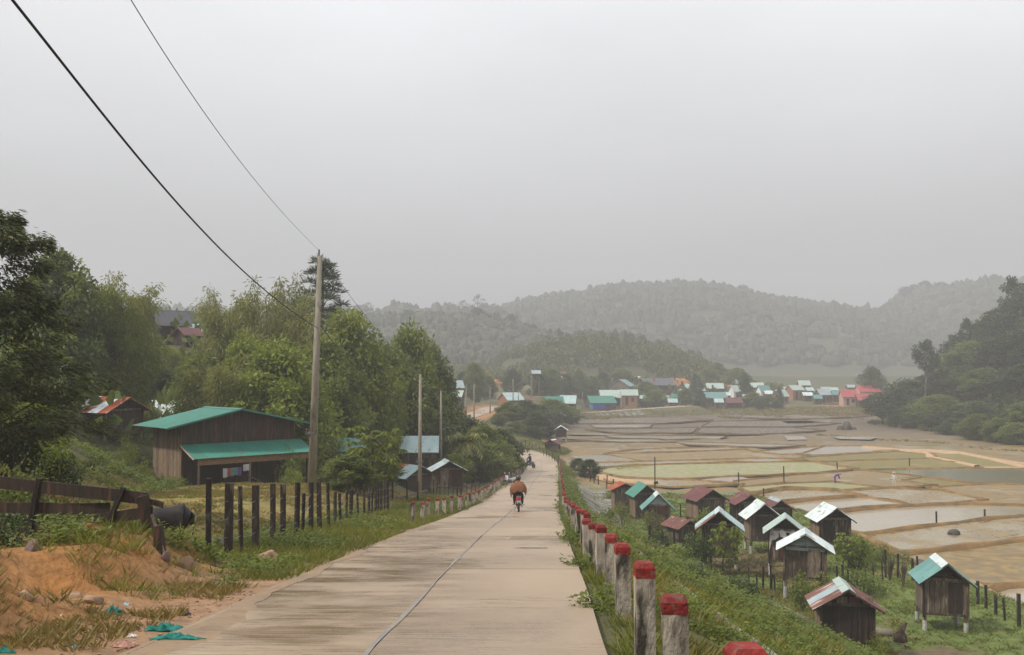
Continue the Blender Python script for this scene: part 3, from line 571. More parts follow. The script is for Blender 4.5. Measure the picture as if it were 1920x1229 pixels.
F = [
 ('flooded_paddy', [(1856, 1118), (1900, 1106), (2060, 1092), (2080, 1190), (1930, 1160)], 'water_pale', 'bund', .6, .5),
 ('muddy_paddy', [(1696, 1046), (1800, 1032), (1920, 1016), (2040, 1004), (2060, 1082), (1900, 1098), (1830, 1094), (1745, 1074)], 'mud_stubble', 'bund', .55, .4),
 ('muddy_paddy', [(1622, 1006), (1700, 997), (1803, 983), (1920, 971), (2040, 962), (2040, 1000), (1920, 1011), (1800, 1027), (1690, 1040)], 'mud_wet', 'bund', .55, .42),
 ('flooded_paddy', [(1500, 974), (1619, 959), (1704, 952), (1817, 948), (1920, 951), (2040, 950), (2040, 957), (1920, 966), (1803, 978), (1700, 990), (1615, 1000), (1560, 990)], 'water_pale', 'bund', .5, .35),
 ('flooded_paddy', [(1452, 950), (1530, 940), (1613, 934), (1650, 936), (1700, 948), (1610, 954), (1490, 968)], 'water_pale', 'bund', .5, .35),
 ('flooded_paddy', [(1590, 923), (1675, 918), (1760, 922), (1842, 938), (1780, 944), (1704, 946), (1625, 931)], 'mud_wet', 'bund', .4, .25),
 ('muddy_paddy', [(1765, 916), (1830, 911), (1920, 911), (2030, 911), (2030, 946), (1920, 946), (1830, 943), (1852, 938)], 'mud_stubble', 'bund', .4, .25),
 ('muddy_paddy', [(1405, 932), (1480, 920), (1560, 922), (1608, 930), (1530, 936), (1430, 944)], 'mud_wet', 'bund', .5, .45),
 ('seedling_paddy', [(1400, 915), (1480, 907), (1560, 905), (1640, 914), (1565, 919), (1480, 917), (1410, 923)], 'field_green', 'bund', .4, .2),
 ('muddy_paddy', [(1390, 904), (1500, 893), (1625, 884), (1720, 894), (1676, 901), (1740, 910), (1660, 914), (1562, 903), (1480, 905), (1400, 912)], 'mud_stubble', 'bund', .4, .22),
 ('olive_paddy', [(1684, 901), (1724, 896), (1810, 906), (1830, 909), (1745, 913)], 'field_olive', 'bund', .35, .15),
 ('flooded_paddy', [(1628, 883), (1717, 880), (1920, 880), (2040, 880), (2040, 906), (1920, 908), (1819, 905), (1745, 896)], 'water_green', 'bund', .4, .25),
 ('seedling_paddy', [(1118, 882), (1200, 873), (1380, 868), (1520, 868), (1598, 879), (1520, 885), (1380, 892), (1250, 897), (1170, 894)], 'field_green', 'bund', .4, .22),
 ('flooded_paddy', [(1312, 901), (1380, 895), (1434, 903), (1380, 907)], 'water_far', None, .4, .2),
 ('flooded_paddy', [(1095, 870), (1210, 867), (1440, 861), (1500, 864), (1440, 866), (1244, 870), (1115, 877)], 'water_pale', 'bund', .4, .22),
 ('muddy_paddy', [(1141, 852), (1390, 845), (1480, 855), (1500, 859), (1440, 859), (1212, 865)], 'mud_stubble', 'bund', .4, .22),
 ('flooded_paddy', [(1080, 856), (1135, 855), (1196, 864), (1100, 866)], 'water_far', None, .4, .2),
 ('flooded_paddy', [(1217, 843), (1366, 840), (1392, 843), (1225, 849), (1141, 850)], 'water_pale', 'bund', .4, .25),
 ('olive_paddy', [(1520, 859), (1684, 848), (1743, 854), (1743, 859), (1526, 866)], 'field_olive', 'bund', .4, .2),
 ('olive_paddy', [(1540, 868), (1745, 861), (1830, 876), (1717, 878), (1607, 880)], 'field_olive', 'bund', .4, .2),
 ('olive_paddy', [(1750, 853), (1800, 852), (1920, 872), (1960, 878), (1840, 876), (1752, 858)], 'field_olive', 'path_earth', .7, .2),
 ('flooded_paddy', [(1492, 855), (1553, 838), (1613, 837), (1676, 844), (1577, 851)], 'water_far', 'bund', .4, .22),
 ('flooded_paddy', [(1420, 848), (1545, 837), (1487, 854)], 'water_far', 'bund', .35, .2),
 ('flooded_paddy', [(1064, 824.5), (1220, 824.5), (1262, 829.5), (1170, 829)], 'water_pale', 'bund_far', .35, .15),
 ('flooded_paddy', [(1268, 829), (1440, 834), (1500, 836), (1440, 839), (1300, 834)], 'water_pale', 'bund_far', .35, .15),
 ('flooded_paddy', [(1140, 817), (1358, 818.5), (1342, 823.5), (1256, 824), (1150, 821)], 'water_pale', 'bund_far', .4, .2),
 ('flooded_paddy', [(1066, 813), (1150, 814.5), (1150, 816), (1066, 815)], 'water_pale', None, .4, .2),
 ('flooded_paddy', [(1112, 797), (1219, 796), (1212, 802), (1120, 802.5)], 'water_far', 'bund_far', .4, .2),
 ('muddy_paddy', [(1105, 806), (1305, 803), (1290, 812), (1180, 813)], 'mud_far', 'bund_far', .4, .25),
 ('muddy_paddy', [(1080, 786), (1240, 783), (1330, 788), (1240, 794), (1090, 795)], 'mud_far', 'bund_far', .5, .3),
 ('muddy_paddy', [(1340, 791), (1500, 789), (1570, 795), (1480, 801), (1320, 800)], 'mud_far', 'bund_far', .5, .3),
 ('muddy_paddy', [(1320, 803), (1480, 803), (1540, 808), (1420, 815), (1310, 813)], 'mud_far', 'bund_far', .5, .3),
 ('muddy_paddy', [(1400, 777), (1560, 776), (1630, 781), (1500, 786), (1390, 784)], 'mud_far', 'bund_far', .5, .3),
 ('flooded_paddy', [(1500, 780), (1590, 780.5), (1585, 782), (1500, 782)], 'water_pale', None, .4, .2),
 ('flooded_paddy', [(1405, 781), (1440, 781), (1436, 783), (1404, 783)], 'water_far', None, .4, .2),
 ('flooded_paddy', [(1470, 790), (1560, 789.5), (1540, 794), (1480, 794)], 'water_far', None, .4, .2),
 ('flooded_paddy', [(1475, 818), (1500, 819), (1505, 824), (1480, 825)], 'water_far', None, .4, .2),
 ('flooded_paddy', [(1560, 818), (1640, 820), (1625, 824), (1580, 823)], 'water_far', None, .4, .2),
 ('muddy_paddy', [(1140, 897), (1300, 903), (1380, 909), (1260, 912), (1150, 903)], 'mud_wet', 'bund', .4, .25),
]
for i, (nm, pts, m, b, bw, bh) in enumerate(F):
    poly_field(nm, pts, FZ + .012 * (i % 5), m, b, bw, bh)
def track(name, pts, z, w, m, zz=.06):
    c = [PZ(x, y, z) for x, y in pts]; mb = MB(); vs = []; fs = []
    for i, p in enumerate(c):
        t = c[min(i + 1, len(c) - 1)] - c[max(i - 1, 0)]; t.normalize(); n = Vector((t.y, -t.x, 0)) * w
        vs += [p - n - Vector((0, 0, .2)), p - n * .7 + Vector((0, 0, zz)), p + n * .7 + Vector((0, 0, zz)), p + n - Vector((0, 0, .2))]
    for i in range(len(c) - 1):
        for k in range(3): fs.append((i * 4 + k, i * 4 + 4 + k, i * 4 + 5 + k, i * 4 + 1 + k))
    mb.add(vs, fs); return tag(mb.build(name, M[m], smooth=True), kind='structure')
track('path', [(1620, 839), (1690, 845), (1745, 846), (1800, 850), (1860, 862), (1935, 880), (2000, 892)], .2, .55, 'path_earth', .25)
track('path', [(1690, 846), (1738, 851), (1750, 860), (1795, 868), (1832, 876)], .2, .45, 'path_earth', .25)
track('path', [(1080, 872), (1110, 884), (1130, 896), (1160, 903), (1230, 908)], .2, .7, 'path_earth', .3)
track('path', [(1806, 1098), (1850, 1122), (1920, 1170), (1990, 1225)], .35, .8, 'path_earth', .35)
# ------------------------------------------------------------------ foliage
def rvec(n):
    v = RNG.normal(size=(n, 3)); return v / np.linalg.norm(v, axis=1)[:, None]
def leaf_quads(c, d, nrm, ln, wd):
    """diamond leaves: base point c, direction d, face normal nrm, length, width"""
    d = d / np.linalg.norm(d, axis=1)[:, None]; s = np.cross(d, nrm); s /= (np.linalg.norm(s, axis=1)[:, None] + 1e-9)
    ln = np.broadcast_to(np.asarray(ln, float), (len(c),))[:, None]; wd = np.broadcast_to(np.asarray(wd, float), (len(c),))[:, None]
    up = np.cross(s, d)
    v = np.stack([c, c + d * ln * .45 + s * wd * .5 + up * wd * .12, c + d * ln, c + d * ln * .45 - s * wd * .5 + up * wd * .12], 1)
    return v.reshape(-1, 3)
def leaves_mesh(name, v, m, rnd=None):
    n = len(v) // 4; r = RNG.random(n) if rnd is None else rnd
    return np_mesh(name, v, np.arange(n * 4).reshape(n, 4), mat=m, attrs={'rnd': np.repeat(r, 4)})
def clump_leaves(cen, rad, n, ln, wd, droop=.25, flat=.8, out=.7):
    k = RNG.integers(0, len(cen), n); u = rvec(n); u[:, 2] *= flat; rr = rad[k] * RNG.random(n) ** .45
    p = cen[k] + u * rr[:, None]; d = u * out + rvec(n) * .7; d[:, 2] -= droop
    nr = rvec(n) * .8 + np.array([0, 0, 1.0]); l = ln * RNG.uniform(.6, 1.3, n)
    # leaves of one clump share a tone, with a little leaf-to-leaf spread
    tone = RNG.random(len(cen)); rnd = np.clip(tone[k] * .55 + RNG.random(n) * .45 + u[:, 2] * .12, 0, 1)
    return leaf_quads(p, d, nr, l, wd * l / ln), rnd
def trunk_mb(h, r0, lean=.06, n=7, sides=7, top=.25):
    pts = []; x = y = 0
    for i in range(n + 1):
        pts.append((x, y, h * i / n)); x += random.uniform(-lean, lean) * h / n * 2; y += random.uniform(-lean, lean) * h / n * 2
    mb = MB(); mb.tube(pts, [r0 * (1 - (1 - top) * i / n) * (1.25 if i == 0 else 1) for i in range(n + 1)], sides); return mb, pts
def limb(mb, a, b, r, sag=.1, n=4, sides=5):
    a, b = Vector(a), Vector(b); pts = []
    for i in range(n + 1):
        t = i / n; p = a.lerp(b, t); p.z += math.sin(t * math.pi) * sag * (b - a).length
        p += Vector((random.uniform(-1, 1), random.uniform(-1, 1), 0)) * .04 * (b - a).length * (0 < i < n); pts.append(p)
    mb.tube(pts, [r * (1 - .75 * i / n) for i in range(n + 1)], sides, cap=False); return pts
def proto_broad(h=10, cr=4, base=.25, ncl=34, n=6500, ln=.34, wd=.19, m='leaf_mid', bark='bark', droop=.25, top=1.0, rcl=.30, skew=.5):
    mb, tp = trunk_mb(h * .72, h * .024); cen = []; rad = []
    for i in range(ncl):
        t = (i + .5) / ncl; z = base + (1 - base) * t; prof = math.sin(min(1, (t * .93 + .07)) ** skew * math.pi) ** .6
        a = i * 2.4 + random.uniform(-.5, .5); rr = cr * prof * random.uniform(.45, .98)
        cen.append((rr * math.cos(a), rr * math.sin(a), h * (base + (.95 - base) * t) + random.uniform(-.04, .04) * h)); rad.append(cr * rcl * random.uniform(.7, 1.25))
    cen.append((0, 0, h * .93)); rad.append(cr * rcl)
    for c in cen[::2]:
        z0 = max(h * .15, min(h * .68, c[2] - h * .18)); i = min(len(tp) - 1, int(z0 / (h * .72) * (len(tp) - 1)))
        limb(mb, tp[i], (c[0] * .9, c[1] * .9, c[2]), h * .009)
    v, r = clump_leaves(np.array(cen), np.array(rad), n, ln, wd, droop)
    return mb.mesh('trunk', M[bark], True), leaves_mesh('crown', v, M[m], r)
def proto_bamboo(h=11, n=5200, culms=22, spread=2.6, m='leaf_olive', ln=.42, wd=.085, bare=0):
    mb = MB(); C = []; D = []
    for k in range(culms):
        a = random.uniform(0, 6.28); r0 = random.uniform(.1, .8); hh = h * random.uniform(.6, 1.0); lean = random.uniform(.25, 1.0) * spread
        pts = []
        for i in range(9):
            t = i / 8; o = r0 + lean * t ** 2.2; z = hh * (t - .16 * t ** 4 * lean / spread); pts.append((o * math.cos(a), o * math.sin(a), z))
        mb.tube(pts, [.045 * (1 - .85 * i / 8) + .006 for i in range(9)], 5, cap=False)
        if k < bare: continue
        pa = np.array(pts); m_ = n // max(1, culms - bare); t = RNG.uniform(.22, 1.0, m_) ** .8 * 8; i = np.clip(t.astype(int), 0, 7); u = (t - i)[:, None]
        p = pa[i] * (1 - u) + pa[i + 1] * u; side = rvec(m_); off = RNG.random(m_) ** .6 * (.95 - .4 * t / 8)
        C.append(p + side * off[:, None] * np.array([1, 1, .7])); D.append(side * .8 + np.array([0, 0, -.75]) + rvec(m_) * .35)
    C = np.concatenate(C); D = np.concatenate(D); nn = len(C)
    rnd = np.clip(RNG.random(nn) * .6 + .4 * (C[:, 2] / h), 0, 1)
    return mb.mesh('trunk', M['bamboo'], True), leaves_mesh('crown', leaf_quads(C, D, rvec(nn) + np.array([0, 0, .6]), ln * RNG.uniform(.6, 1.3, nn), wd), M[m], rnd)
def proto_layered(h=9, cr=4.2, n=36000):
    mb, tp = trunk_mb(h, h * .03, .02, 9, 7, .12); C = []; D = []; per = n // 60
    for k in range(60):
        t = k / 59; z = h * (.12 + .86 * t); a = k * 2.399 + random.uniform(-.5, .5); z += random.uniform(-.25, .25); L = cr * (1 - t) ** .55 * random.uniform(.75, 1.1) + .35
        tip = Vector((L * math.cos(a), L * math.sin(a), z + L * random.uniform(-.10, .32))); st = Vector((0, 0, z - .1 * L)); pts = limb(mb, st, tip, .035 * (1.3 - t), .10)
        pa = np.array([tuple(p) for p in pts]); u = RNG.uniform(.2, 1, per) ** .7 * 4; i = np.clip(u.astype(int), 0, 3); f = (u - i)[:, None]; p = pa[i] * (1 - f) + pa[i + 1] * f
        dr = np.array([math.cos(a), math.sin(a), 0]); sd = np.array([-math.sin(a), math.cos(a), 0]); sg = RNG.choice([-1, 1], per)
        tw = (dr * .7 + sd * sg[:, None] * 1.0); q = RNG.random(per) * (.95 - .17 * u) * .55 * L ** .7          # twigs spread flat from the branch
        C.append(p + tw * q[:, None] + np.array([0, 0, 1]) * (-.16 * q[:, None] + RNG.normal(0, .16, (per, 1)))); D.append(tw * .8 + dr * .6 + rvec(per) * .55 + np.array([0, 0, -.45]))
    C = np.concatenate(C); D = np.concatenate(D); nn = len(C); g = RNG.random(nn)
    return mb.mesh('trunk', M['bark'], True), leaves_mesh('crown', leaf_quads(C, D, rvec(nn) * .5 + np.array([0, 0, 1.]), .24 * RNG.uniform(.7, 1.4, nn), .085), M['leaf_layer'], g)
def proto_pine(h=14, cr=3.2, n=7000):
    mb, tp = trunk_mb(h, h * .016, .015, 8, 7, .2); cen = []
    for k in range(46):
        t = k / 45; z = h * (.42 + .56 * t); a = k * 2.399; L = cr * (1 - .85 * t) * random.uniform(.55, 1.1)
        c = Vector((L * math.cos(a), L * math.sin(a), z + .18 * L)); limb(mb, (0, 0, z - .2), c, .03, .05, 3); cen.append(tuple(c))
        cen.append(tuple(Vector((0, 0, z)).lerp(c, .6) + Vector((random.uniform(-.3, .3), random.uniform(-.3, .3), .1))))
    cen = np.array(cen); k = RNG.integers(0, len(cen), n); u = rvec(n); u[:, 2] = np.abs(u[:, 2]) * .8 - .15
    p = cen[k] + u * .10 * RNG.random((n, 1)) * 4
    return mb.mesh('trunk', M['bark'], True), leaves_mesh('crown', leaf_quads(p, u, rvec(n), .42 * RNG.uniform(.7, 1.2, n), .05), M['leaf_pine'])
def proto_bush(r=1.2, h=1.6, n=900, ln=.16, wd=.09, m='leaf_mid', ncl=12, droop=.1):
    mb = MB(); cen = []; rad = []
    for i in range(ncl):
        a = i * 2.4; t = random.random(); rr = r * math.sqrt(t) * .75; z = h * (.25 + .6 * random.random() * (1 - .5 * t)); c = (rr * math.cos(a), rr * math.sin(a), z); cen.append(c); rad.append(r * random.uniform(.28, .45))
        limb(mb, (random.uniform(-.08, .08), random.uniform(-.08, .08), 0), c, .018 * h, .05, 3, 4)
    v, q = clump_leaves(np.array(cen), np.array(rad), n, ln, wd, droop)
    return mb.mesh('stem', M['bark'], True), leaves_mesh('foliage', v, M[m], q)
def proto_droop(h=5, n=1500):      # long hanging leaves, like a young mango or jackfruit
    mb, tp = trunk_mb(h * .8, .07, .05, 6, 6, .3); C = []; D = []
    for k in range(46):
        t = random.random() ** .8; a = k * 2.4; L = (1.6 - .7 * abs(t - .45)) * random.uniform(.5, 1.05); z = h * (.28 + .66 * t)
        c = Vector((L * math.cos(a), L * math.sin(a), z)); limb(mb, (0, 0, z * .82), c, .022, .06, 3, 4); m_ = n // 46; u = rvec(m_); u[:, 2] = -np.abs(u[:, 2]) * .6
        C.append(np.array(c) + u * .12); D.append(u * .8 + np.array([0, 0, -.55]))
    C = np.concatenate(C); D = np.concatenate(D); nn = len(C)
    return mb.mesh('trunk', M['bark'], True), leaves_mesh('crown', leaf_quads(C, D, rvec(nn) * .6 + np.array([0, 0, 1.]), .42 * RNG.uniform(.6, 1.2, nn), .13), M['leaf_light'])
def proto_palm(h=6, n=26, m='leaf_olive'):          # spray of long arching strap leaves
    mb, tp = trunk_mb(h * .6, .12, .03, 5, 7, .7); vs = []
    for k in range(n):
        a = k * 2.4 + random.uniform(-.2, .2); L = h * .42 * random.uniform(.7, 1.1); el = random.uniform(.1, 1.2); p = np.array([0, 0, h * .6]); d = np.array([math.cos(a) * math.cos(el), math.sin(a) * math.cos(el), math.sin(el)])
        sd = np.array([-math.sin(a), math.cos(a), 0])
        for i in range(9):
            q = p + d * L / 9
            for sg in (-1, 1):
                b = p; tipv = p + (d * .35 + sd * sg * .65) * L * .30 * (1 - .5 * i / 9) + np.array([0, 0, -.10 * L]); wv = d * L * .045
                vs += [b - wv, b + wv, tipv + wv * .3, tipv - wv * .3]
            p = q; d = d + np.array([0, 0, -.21]); d = d / np.linalg.norm(d)
    return mb.mesh('trunk', M['bark'], True), leaves_mesh('crown', np.array(vs), M[m])
PT = {}
PT['light'] = [proto_broad(9, 3.8, .14, 52, 15000, .34, .17, 'leaf_light', skew=.75), proto_broad(9, 4.2, .10, 58, 16000, .34, .16, 'leaf_light', skew=.85)]
PT['feather'] = [proto_broad(9, 4.6, .10, 74, 24000, .30, .085, 'leaf_yellow', 'bark_pale', .35, rcl=.24, skew=.75)]
PT['mid'] = [proto_broad(11, 3.8, .12, 52, 14000, .40, .21, 'leaf_mid', skew=.8), proto_broad(11, 4.2, .10, 56, 14000, .40, .2, 'leaf_mid', skew=.9)]
PT['dark'] = [proto_broad(10, 4.0, .08, 50, 12000, .40, .22, 'leaf_dark', skew=.85), proto_broad(9, 3.6, .08, 44, 11000, .36, .2, 'leaf_dark', skew=.7)]
PT['bamboo'] = [proto_bamboo(11, 15000, 30), proto_bamboo(12, 15000, 32, 3.0), proto_bamboo(11.5, 14000, 36, 2.6, bare=7)]
PT['layered'] = [proto_layered()]
PT['pine'] = [proto_pine()]
PT['forest'] = [proto_broad(14, 4.4, .30, 34, 5200, .55, .34, 'leaf_forest', skew=.7), proto_broad(13, 4.8, .18, 40, 5600, .55, .34, 'leaf_forest', skew=.85), proto_broad(15, 3.8, .40, 28, 4600, .55, .32, 'leaf_forest', skew=.65)]
PT['tall'] = [proto_broad(18, 3.6, .62, 16, 2600, .55, .34, 'leaf_forest', 'bark_pale', rcl=.36, skew=.6), proto_broad(18, 3.2, .55, 14, 2200, .55, .34, 'leaf_forest', 'bark_pale', rcl=.36, skew=.6)]
PT['far'] = [proto_broad(12, 4.4, .25, 18, 1100, 1.0, .7, 'leaf_far', skew=.7), proto_broad(13, 4.0, .4, 14, 900, 1.0, .7, 'leaf_far', skew=.6)]
PT['thin'] = [proto_broad(13, 2.6, .35, 9, 260, .7, .45, 'leaf_far', skew=.6)]
PT['droop'] = [proto_droop()]
PT['palm'] = [proto_palm()]
PT['bush'] = [proto_bush(), proto_bush(1.1, 1.5, 900, .15, .09), proto_bush(1.3, 1.4, 1000, .14, .07)]
PT['bush_dark'] = [proto_bush(1.3, 1.9, 1500, .17, .1, 'leaf_dark', 16), proto_bush(1.2, 1.6, 1300, .17, .1, 'leaf_dark', 14)]
PT['bush_light'] = [proto_bush(1.2, 1.6, 1100, .15, .09, 'leaf_light', 12), proto_bush(1.3, 1.5, 1100, .13, .08, 'leaf_yellow', 12)]
PT['bush_olive'] = [proto_bush(1.3, 1.7, 1000, .16, .06, 'leaf_olive', 12)]
PSIZE = {'light': (9, 3.9), 'feather': (9, 4.8), 'mid': (11, 3.9), 'dark': (9.5, 3.9), 'bamboo': (11, 3.2), 'layered': (9, 4.2), 'pine': (14, 3.2), 'forest': (14, 4.4), 'tall': (18, 3.5), 'far': (12, 4.2), 'thin': (13, 2.6),
         'droop': (5, 1.7), 'palm': (5.2, 2.3), 'bush': (1.6, 1.25), 'bush_dark': (1.8, 1.3), 'bush_light': (1.6, 1.3), 'bush_olive': (1.7, 1.3)}
_pc = {}
def plant(kind, x, y, h, r, name, label, cat='tree', group=None, z=None, rot=None, var=None, sink=.12):
    k = _pc.get(kind, 0); _pc[kind] = k + 1; tm, cm = PT[kind][k % len(PT[kind]) if var is None else var]; h0, r0 = PSIZE[kind]
    z = h1(x, y) if z is None else z
    e = empty(name, (x, y, z - sink), random.uniform(0, 6.28) if rot is None else rot); e.scale = (r / r0, r / r0, h / h0)
    bush = kind.startswith('bush')
    obj('stem' if bush else 'trunk', tm, e); obj('foliage' if bush else 'crown', cm, e)
    return tag(e, label, cat, group)
WIDE = {'bamboo': 1.5, 'light': 1.42, 'mid': 1.45, 'dark': 1.4, 'feather': 1.3, 'forest': 1.25}
def plant_px(kind, cx, top, d, wpx, name, label, cat='tree', group=None, grow=1.0, **kw):
    """plant whose crown centre, top and width were read off the photograph, at distance d"""
    p = P(cx, top, d); zb = h1(p.x, p.y); hh = max(.5, p.z - zb) * grow; rr = wpx * WIDE.get(kind, 1) * d / FPX / 2
    return plant(kind, p.x, p.y, hh, min(rr, hh * (1.1 if kind.startswith('bush') else .8)), name, label, cat, group, z=zb, **kw)
def scatter_mesh(name, protos, pts, scl, rot, m, tilt=None, tones=None):
    """many small plants merged into one mesh of ground cover; protos: list of (verts of diamond quads)"""
    V = []; A = []
    kk = RNG.integers(0, len(protos), len(pts))
    for i, pr in enumerate(protos):
        s = kk == i; p = pts[s]; n = len(p)
        if not n: continue
        c, q = np.cos(rot[s])[:, None], np.sin(rot[s])[:, None]; sc = scl[s][:, None]
        x = (pr[None, :, 0] * c - pr[None, :, 1] * q) * sc + p[:, None, 0]; y = (pr[None, :, 0] * q + pr[None, :, 1] * c) * sc + p[:, None, 1]; z = pr[None, :, 2] * sc + p[:, None, 2]
        V.append(np.stack([x, y, z], -1).reshape(-1, 3)); t = RNG.random(n) if tones is None else tones[s]
        nq = len(pr) // 4; A.append(np.repeat(np.clip(t[:, None] * .6 + RNG.random((n, nq)) * .4, 0, 1).ravel(), 4))
    V = np.concatenate(V); n = len(V) // 4
    return obj(name, np_mesh(name, V, np.arange(n * 4).reshape(n, 4), mat=m, attrs={'rnd': np.concatenate(A)}))
def tuft(n, h, spread, w):
    a = RNG.uniform(0, 6.28, n); ln = h * RNG.uniform(.6, 1.2, n); o = RNG.uniform(0, spread * .4, n)
    c = np.stack([np.cos(a) * o, np.sin(a) * o, np.zeros(n) - .02], 1); d = np.stack([np.cos(a) * spread / h, np.sin(a) * spread / h, np.ones(n)], 1)
    return leaf_quads(c, d, rvec(n) + np.array([.01, 0, 0]), ln, w)
def weed(n, r, h, ln, w):
    a = RNG.uniform(0, 6.28, n); rr = r * np.sqrt(RNG.random(n)); c = np.stack([np.cos(a) * rr * .7, np.sin(a) * rr * .7, h * RNG.random(n) * (1 - .4 * rr / r)], 1)
    d = np.stack([np.cos(a), np.sin(a), RNG.uniform(-.2, .7, n)], 1) + rvec(n) * .4
    return leaf_quads(c, d, rvec(n) * .5 + np.array([0, 0, 1.]), ln * RNG.uniform(.6, 1.2, n), w)
# ------------------------------------------------------------------ concrete guide posts along both edges of the road
def guide_post_meshes(k, hgt=.74, w=.155):
    body = MB(); rot = Matrix.Identity(3); body.box((0, 0, hgt * .43 - .15), (w, w, hgt * .86 + .3), rot)
    cap = MB(); c0 = hgt * .86; z1 = hgt * .955
    hw = w / 2 + .002; tw = hw * .7
    vs = [(-hw, -hw, c0), (hw, -hw, c0), (hw, hw, c0), (-hw, hw, c0), (-hw, -hw, z1), (hw, -hw, z1), (hw, hw, z1), (-hw, hw, z1), (-tw, -tw, hgt), (tw, -tw, hgt), (tw, tw, hgt), (-tw, tw, hgt)]
    cap.add(vs, [(0, 1, 5, 4), (1, 2, 6, 5), (2, 3, 7, 6), (3, 0, 4, 7), (4, 5, 9, 8), (5, 6, 10, 9), (6, 7, 11, 10), (7, 4, 8, 11), (8, 9, 10, 11), (3, 2, 1, 0)])
    return body.mesh('shaft', M['concrete']), cap.mesh('cap', M['red_paint'])
GPM = [guide_post_meshes(k, *a) for k, a in enumerate(((.80, .155), (.77, .16), (.82, .15)))]
def station_point(i, side, off):
    j = int(min(i, len(RC) - 2)); u = i - j; c = RC[j] * (1 - u) + RC[j + 1] * u; n = RN[j]
    return c[0] + n[0] * side * (c[3] / 2 + off), c[1] + n[1] * side * (c[3] / 2 + off), c[2]
def guide_posts(ys, side, where, group, off0=.22):
    for k, yy in enumerate(ys):
        off = off0 if side > 0 else float(np.interp(yy, [36, 41, 48], [.8, .65, off0]))
        i = float(np.interp(yy, RC[:185, 1], np.arange(185))); x, y, z = station_point(i, side, off + random.uniform(-.04, .04))
        a = math.atan2(RN[int(i)][1], RN[int(i)][0]); z = max(h1(x, y), z - .04)
        e = empty('guide_post', (x, y, z), a + random.uniform(-.12, .12)); e.rotation_euler.x = random.uniform(-.045, .045); e.rotation_euler.y = random.uniform(-.045, .045)
        e.scale.z = random.uniform(.94, 1.04) if yy > 5 else .93; b, c = GPM[k % 3]; obj('shaft', b, e); obj('red_cap', c, e)
        tag(e, f'red-capped concrete guide post {where}, {ordinal(k + 1)} counting from the camera', 'guide post', group)
yr = [4.2, 6.1, 7.75, 10.5, 12.7, 14.9]; 
while yr[-1] < 124: yr.append(yr[-1] + (2.05 if yr[-1] < 70 else 2.3))
guide_posts(yr, 1, 'on the valley edge of the road', 'guide posts on the valley side', .30)
yl = [36.0]
while yl[-1] < 113: yl.append(yl[-1] + 2.05)
guide_posts(yl, -1, 'on the village edge of the road', 'guide posts on the village side', .25)
# ------------------------------------------------------------------ utility poles and wires
def utility_pole(px, top, d, base=None, label='', r0=.16, r1=.085, cap=False, insul=True, lean=0):
    t = P(px, top, d); p = P(px - lean, top + 100, d); zb = h1(t.x, t.y); 
    bx = t.x - lean * d / FPX; e = empty('utility_pole', (bx, d, zb))
    h = t.z - zb; mb = MB(); mb.tube([(0, 0, -.4), (lean * d / FPX * .5, 0, h * .5), (lean * d / FPX, 0, h)], [r0, (r0 + r1) / 2, r1], 10); mb.build('shaft', M['pole_concrete'], e, smooth=True)
    if insul:
        mb = MB(); mb.lathe([(.03, 0), (.05, .06), (.03, .10), (.055, .15), (.03, .2), (.05, .26), (.02, .32)], 8); mb.build('insulator', M['black_plastic'], e, loc=(lean * d / FPX - .05, 0, h - .02))
    if cap:
        mb = MB(); mb.box((r1 + .02, -.02, h * .30), (.05, .05, h * .10)); mb.build('conduit', M['white_paint'], e)
    return tag(e, label, 'utility pole', 'utility poles'), t
pole1, top1 = utility_pole(600, 480, 44, None, 'tall tapering concrete utility pole beside the barn, tallest in view', .21, .105, True, True, 12)
pole2, top2 = utility_pole(788, 702, 68, None, 'concrete utility pole by the small granary, second along the road', .15, .09, True)
pole3, top3 = utility_pole(827, 733, 84, None, 'slim concrete utility pole rising behind the small granary roof', .14, .08, False)
utility_pole(874, 722, 168, None, 'distant utility pole left of the climbing road bend, nearest to the trees', .15, .09)
utility_pole(889, 720, 182, None, 'distant utility pole at the foot of the climbing road bend', .15, .09)
utility_pole(919, 726, 205, None, 'distant utility pole on the bank above the climbing road', .15, .09)
utility_pole(962, 711, 232, None, 'far utility pole carrying a white box by the orange gabled house', .15, .09)
utility_pole(972, 731, 236, None, 'short far pole beside the pale roof of the orange gabled house', .13, .08)
utility_pole(996, 705, 262, None, 'far pole rising to the grey roofed lookout hut', .16, .1)
utility_pole(1092, 735, 295, None, 'far pole left of the blue tarpaulin house', .15, .09)
def wire(name, pix, d0, d1, r, label, n=40):
    """a hanging wire: pixels along it, distance runs as a straight line on the plan"""
    px = [a for a, b in pix]; mb = MB(); pts = []
    for k in range(n + 1):
        u = k / n; x = px[0] + (px[-1] - px[0]) * u; y = float(np.interp(x, px, [b for a, b in pix])) if len(pix) < 3 else _spl(pix, x)
        inv = 1 / d0 + (1 / d1 - 1 / d0) * u; pts.append(P(x, y, 1 / inv))
    mb.tube(pts, [r * .75 if False else r] * len(pts), 6); return tag(mb.build(name, M['cable'], smooth=True), label, 'wire', 'overhead wires')
def _spl(pix, x):
    a = np.array(pix, float); c = np.polyfit(a[:, 0], a[:, 1], min(3, len(a) - 1)); return float(np.polyval(c, x))
wire('power_cable', [(-60, -105), (20, 0), (100, 102), (200, 218), (330, 373), (450, 508), (530, 575), (596, 612)], 8.5, 43.9, .016, 'thick black overhead cable slung low from the tall pole')
wire('power_wire', [(200, -75), (247, 0), (340, 150), (440, 290), (530, 398), (598, 470)], 9, 43.9, .0055, 'thin overhead wire running to the top of the tall pole')
wire('power_wire', [(603, 478), (660, 560), (720, 635), (786, 703)], 44.1, 67.9, .009, 'thin wire strung from the tall pole to the next')
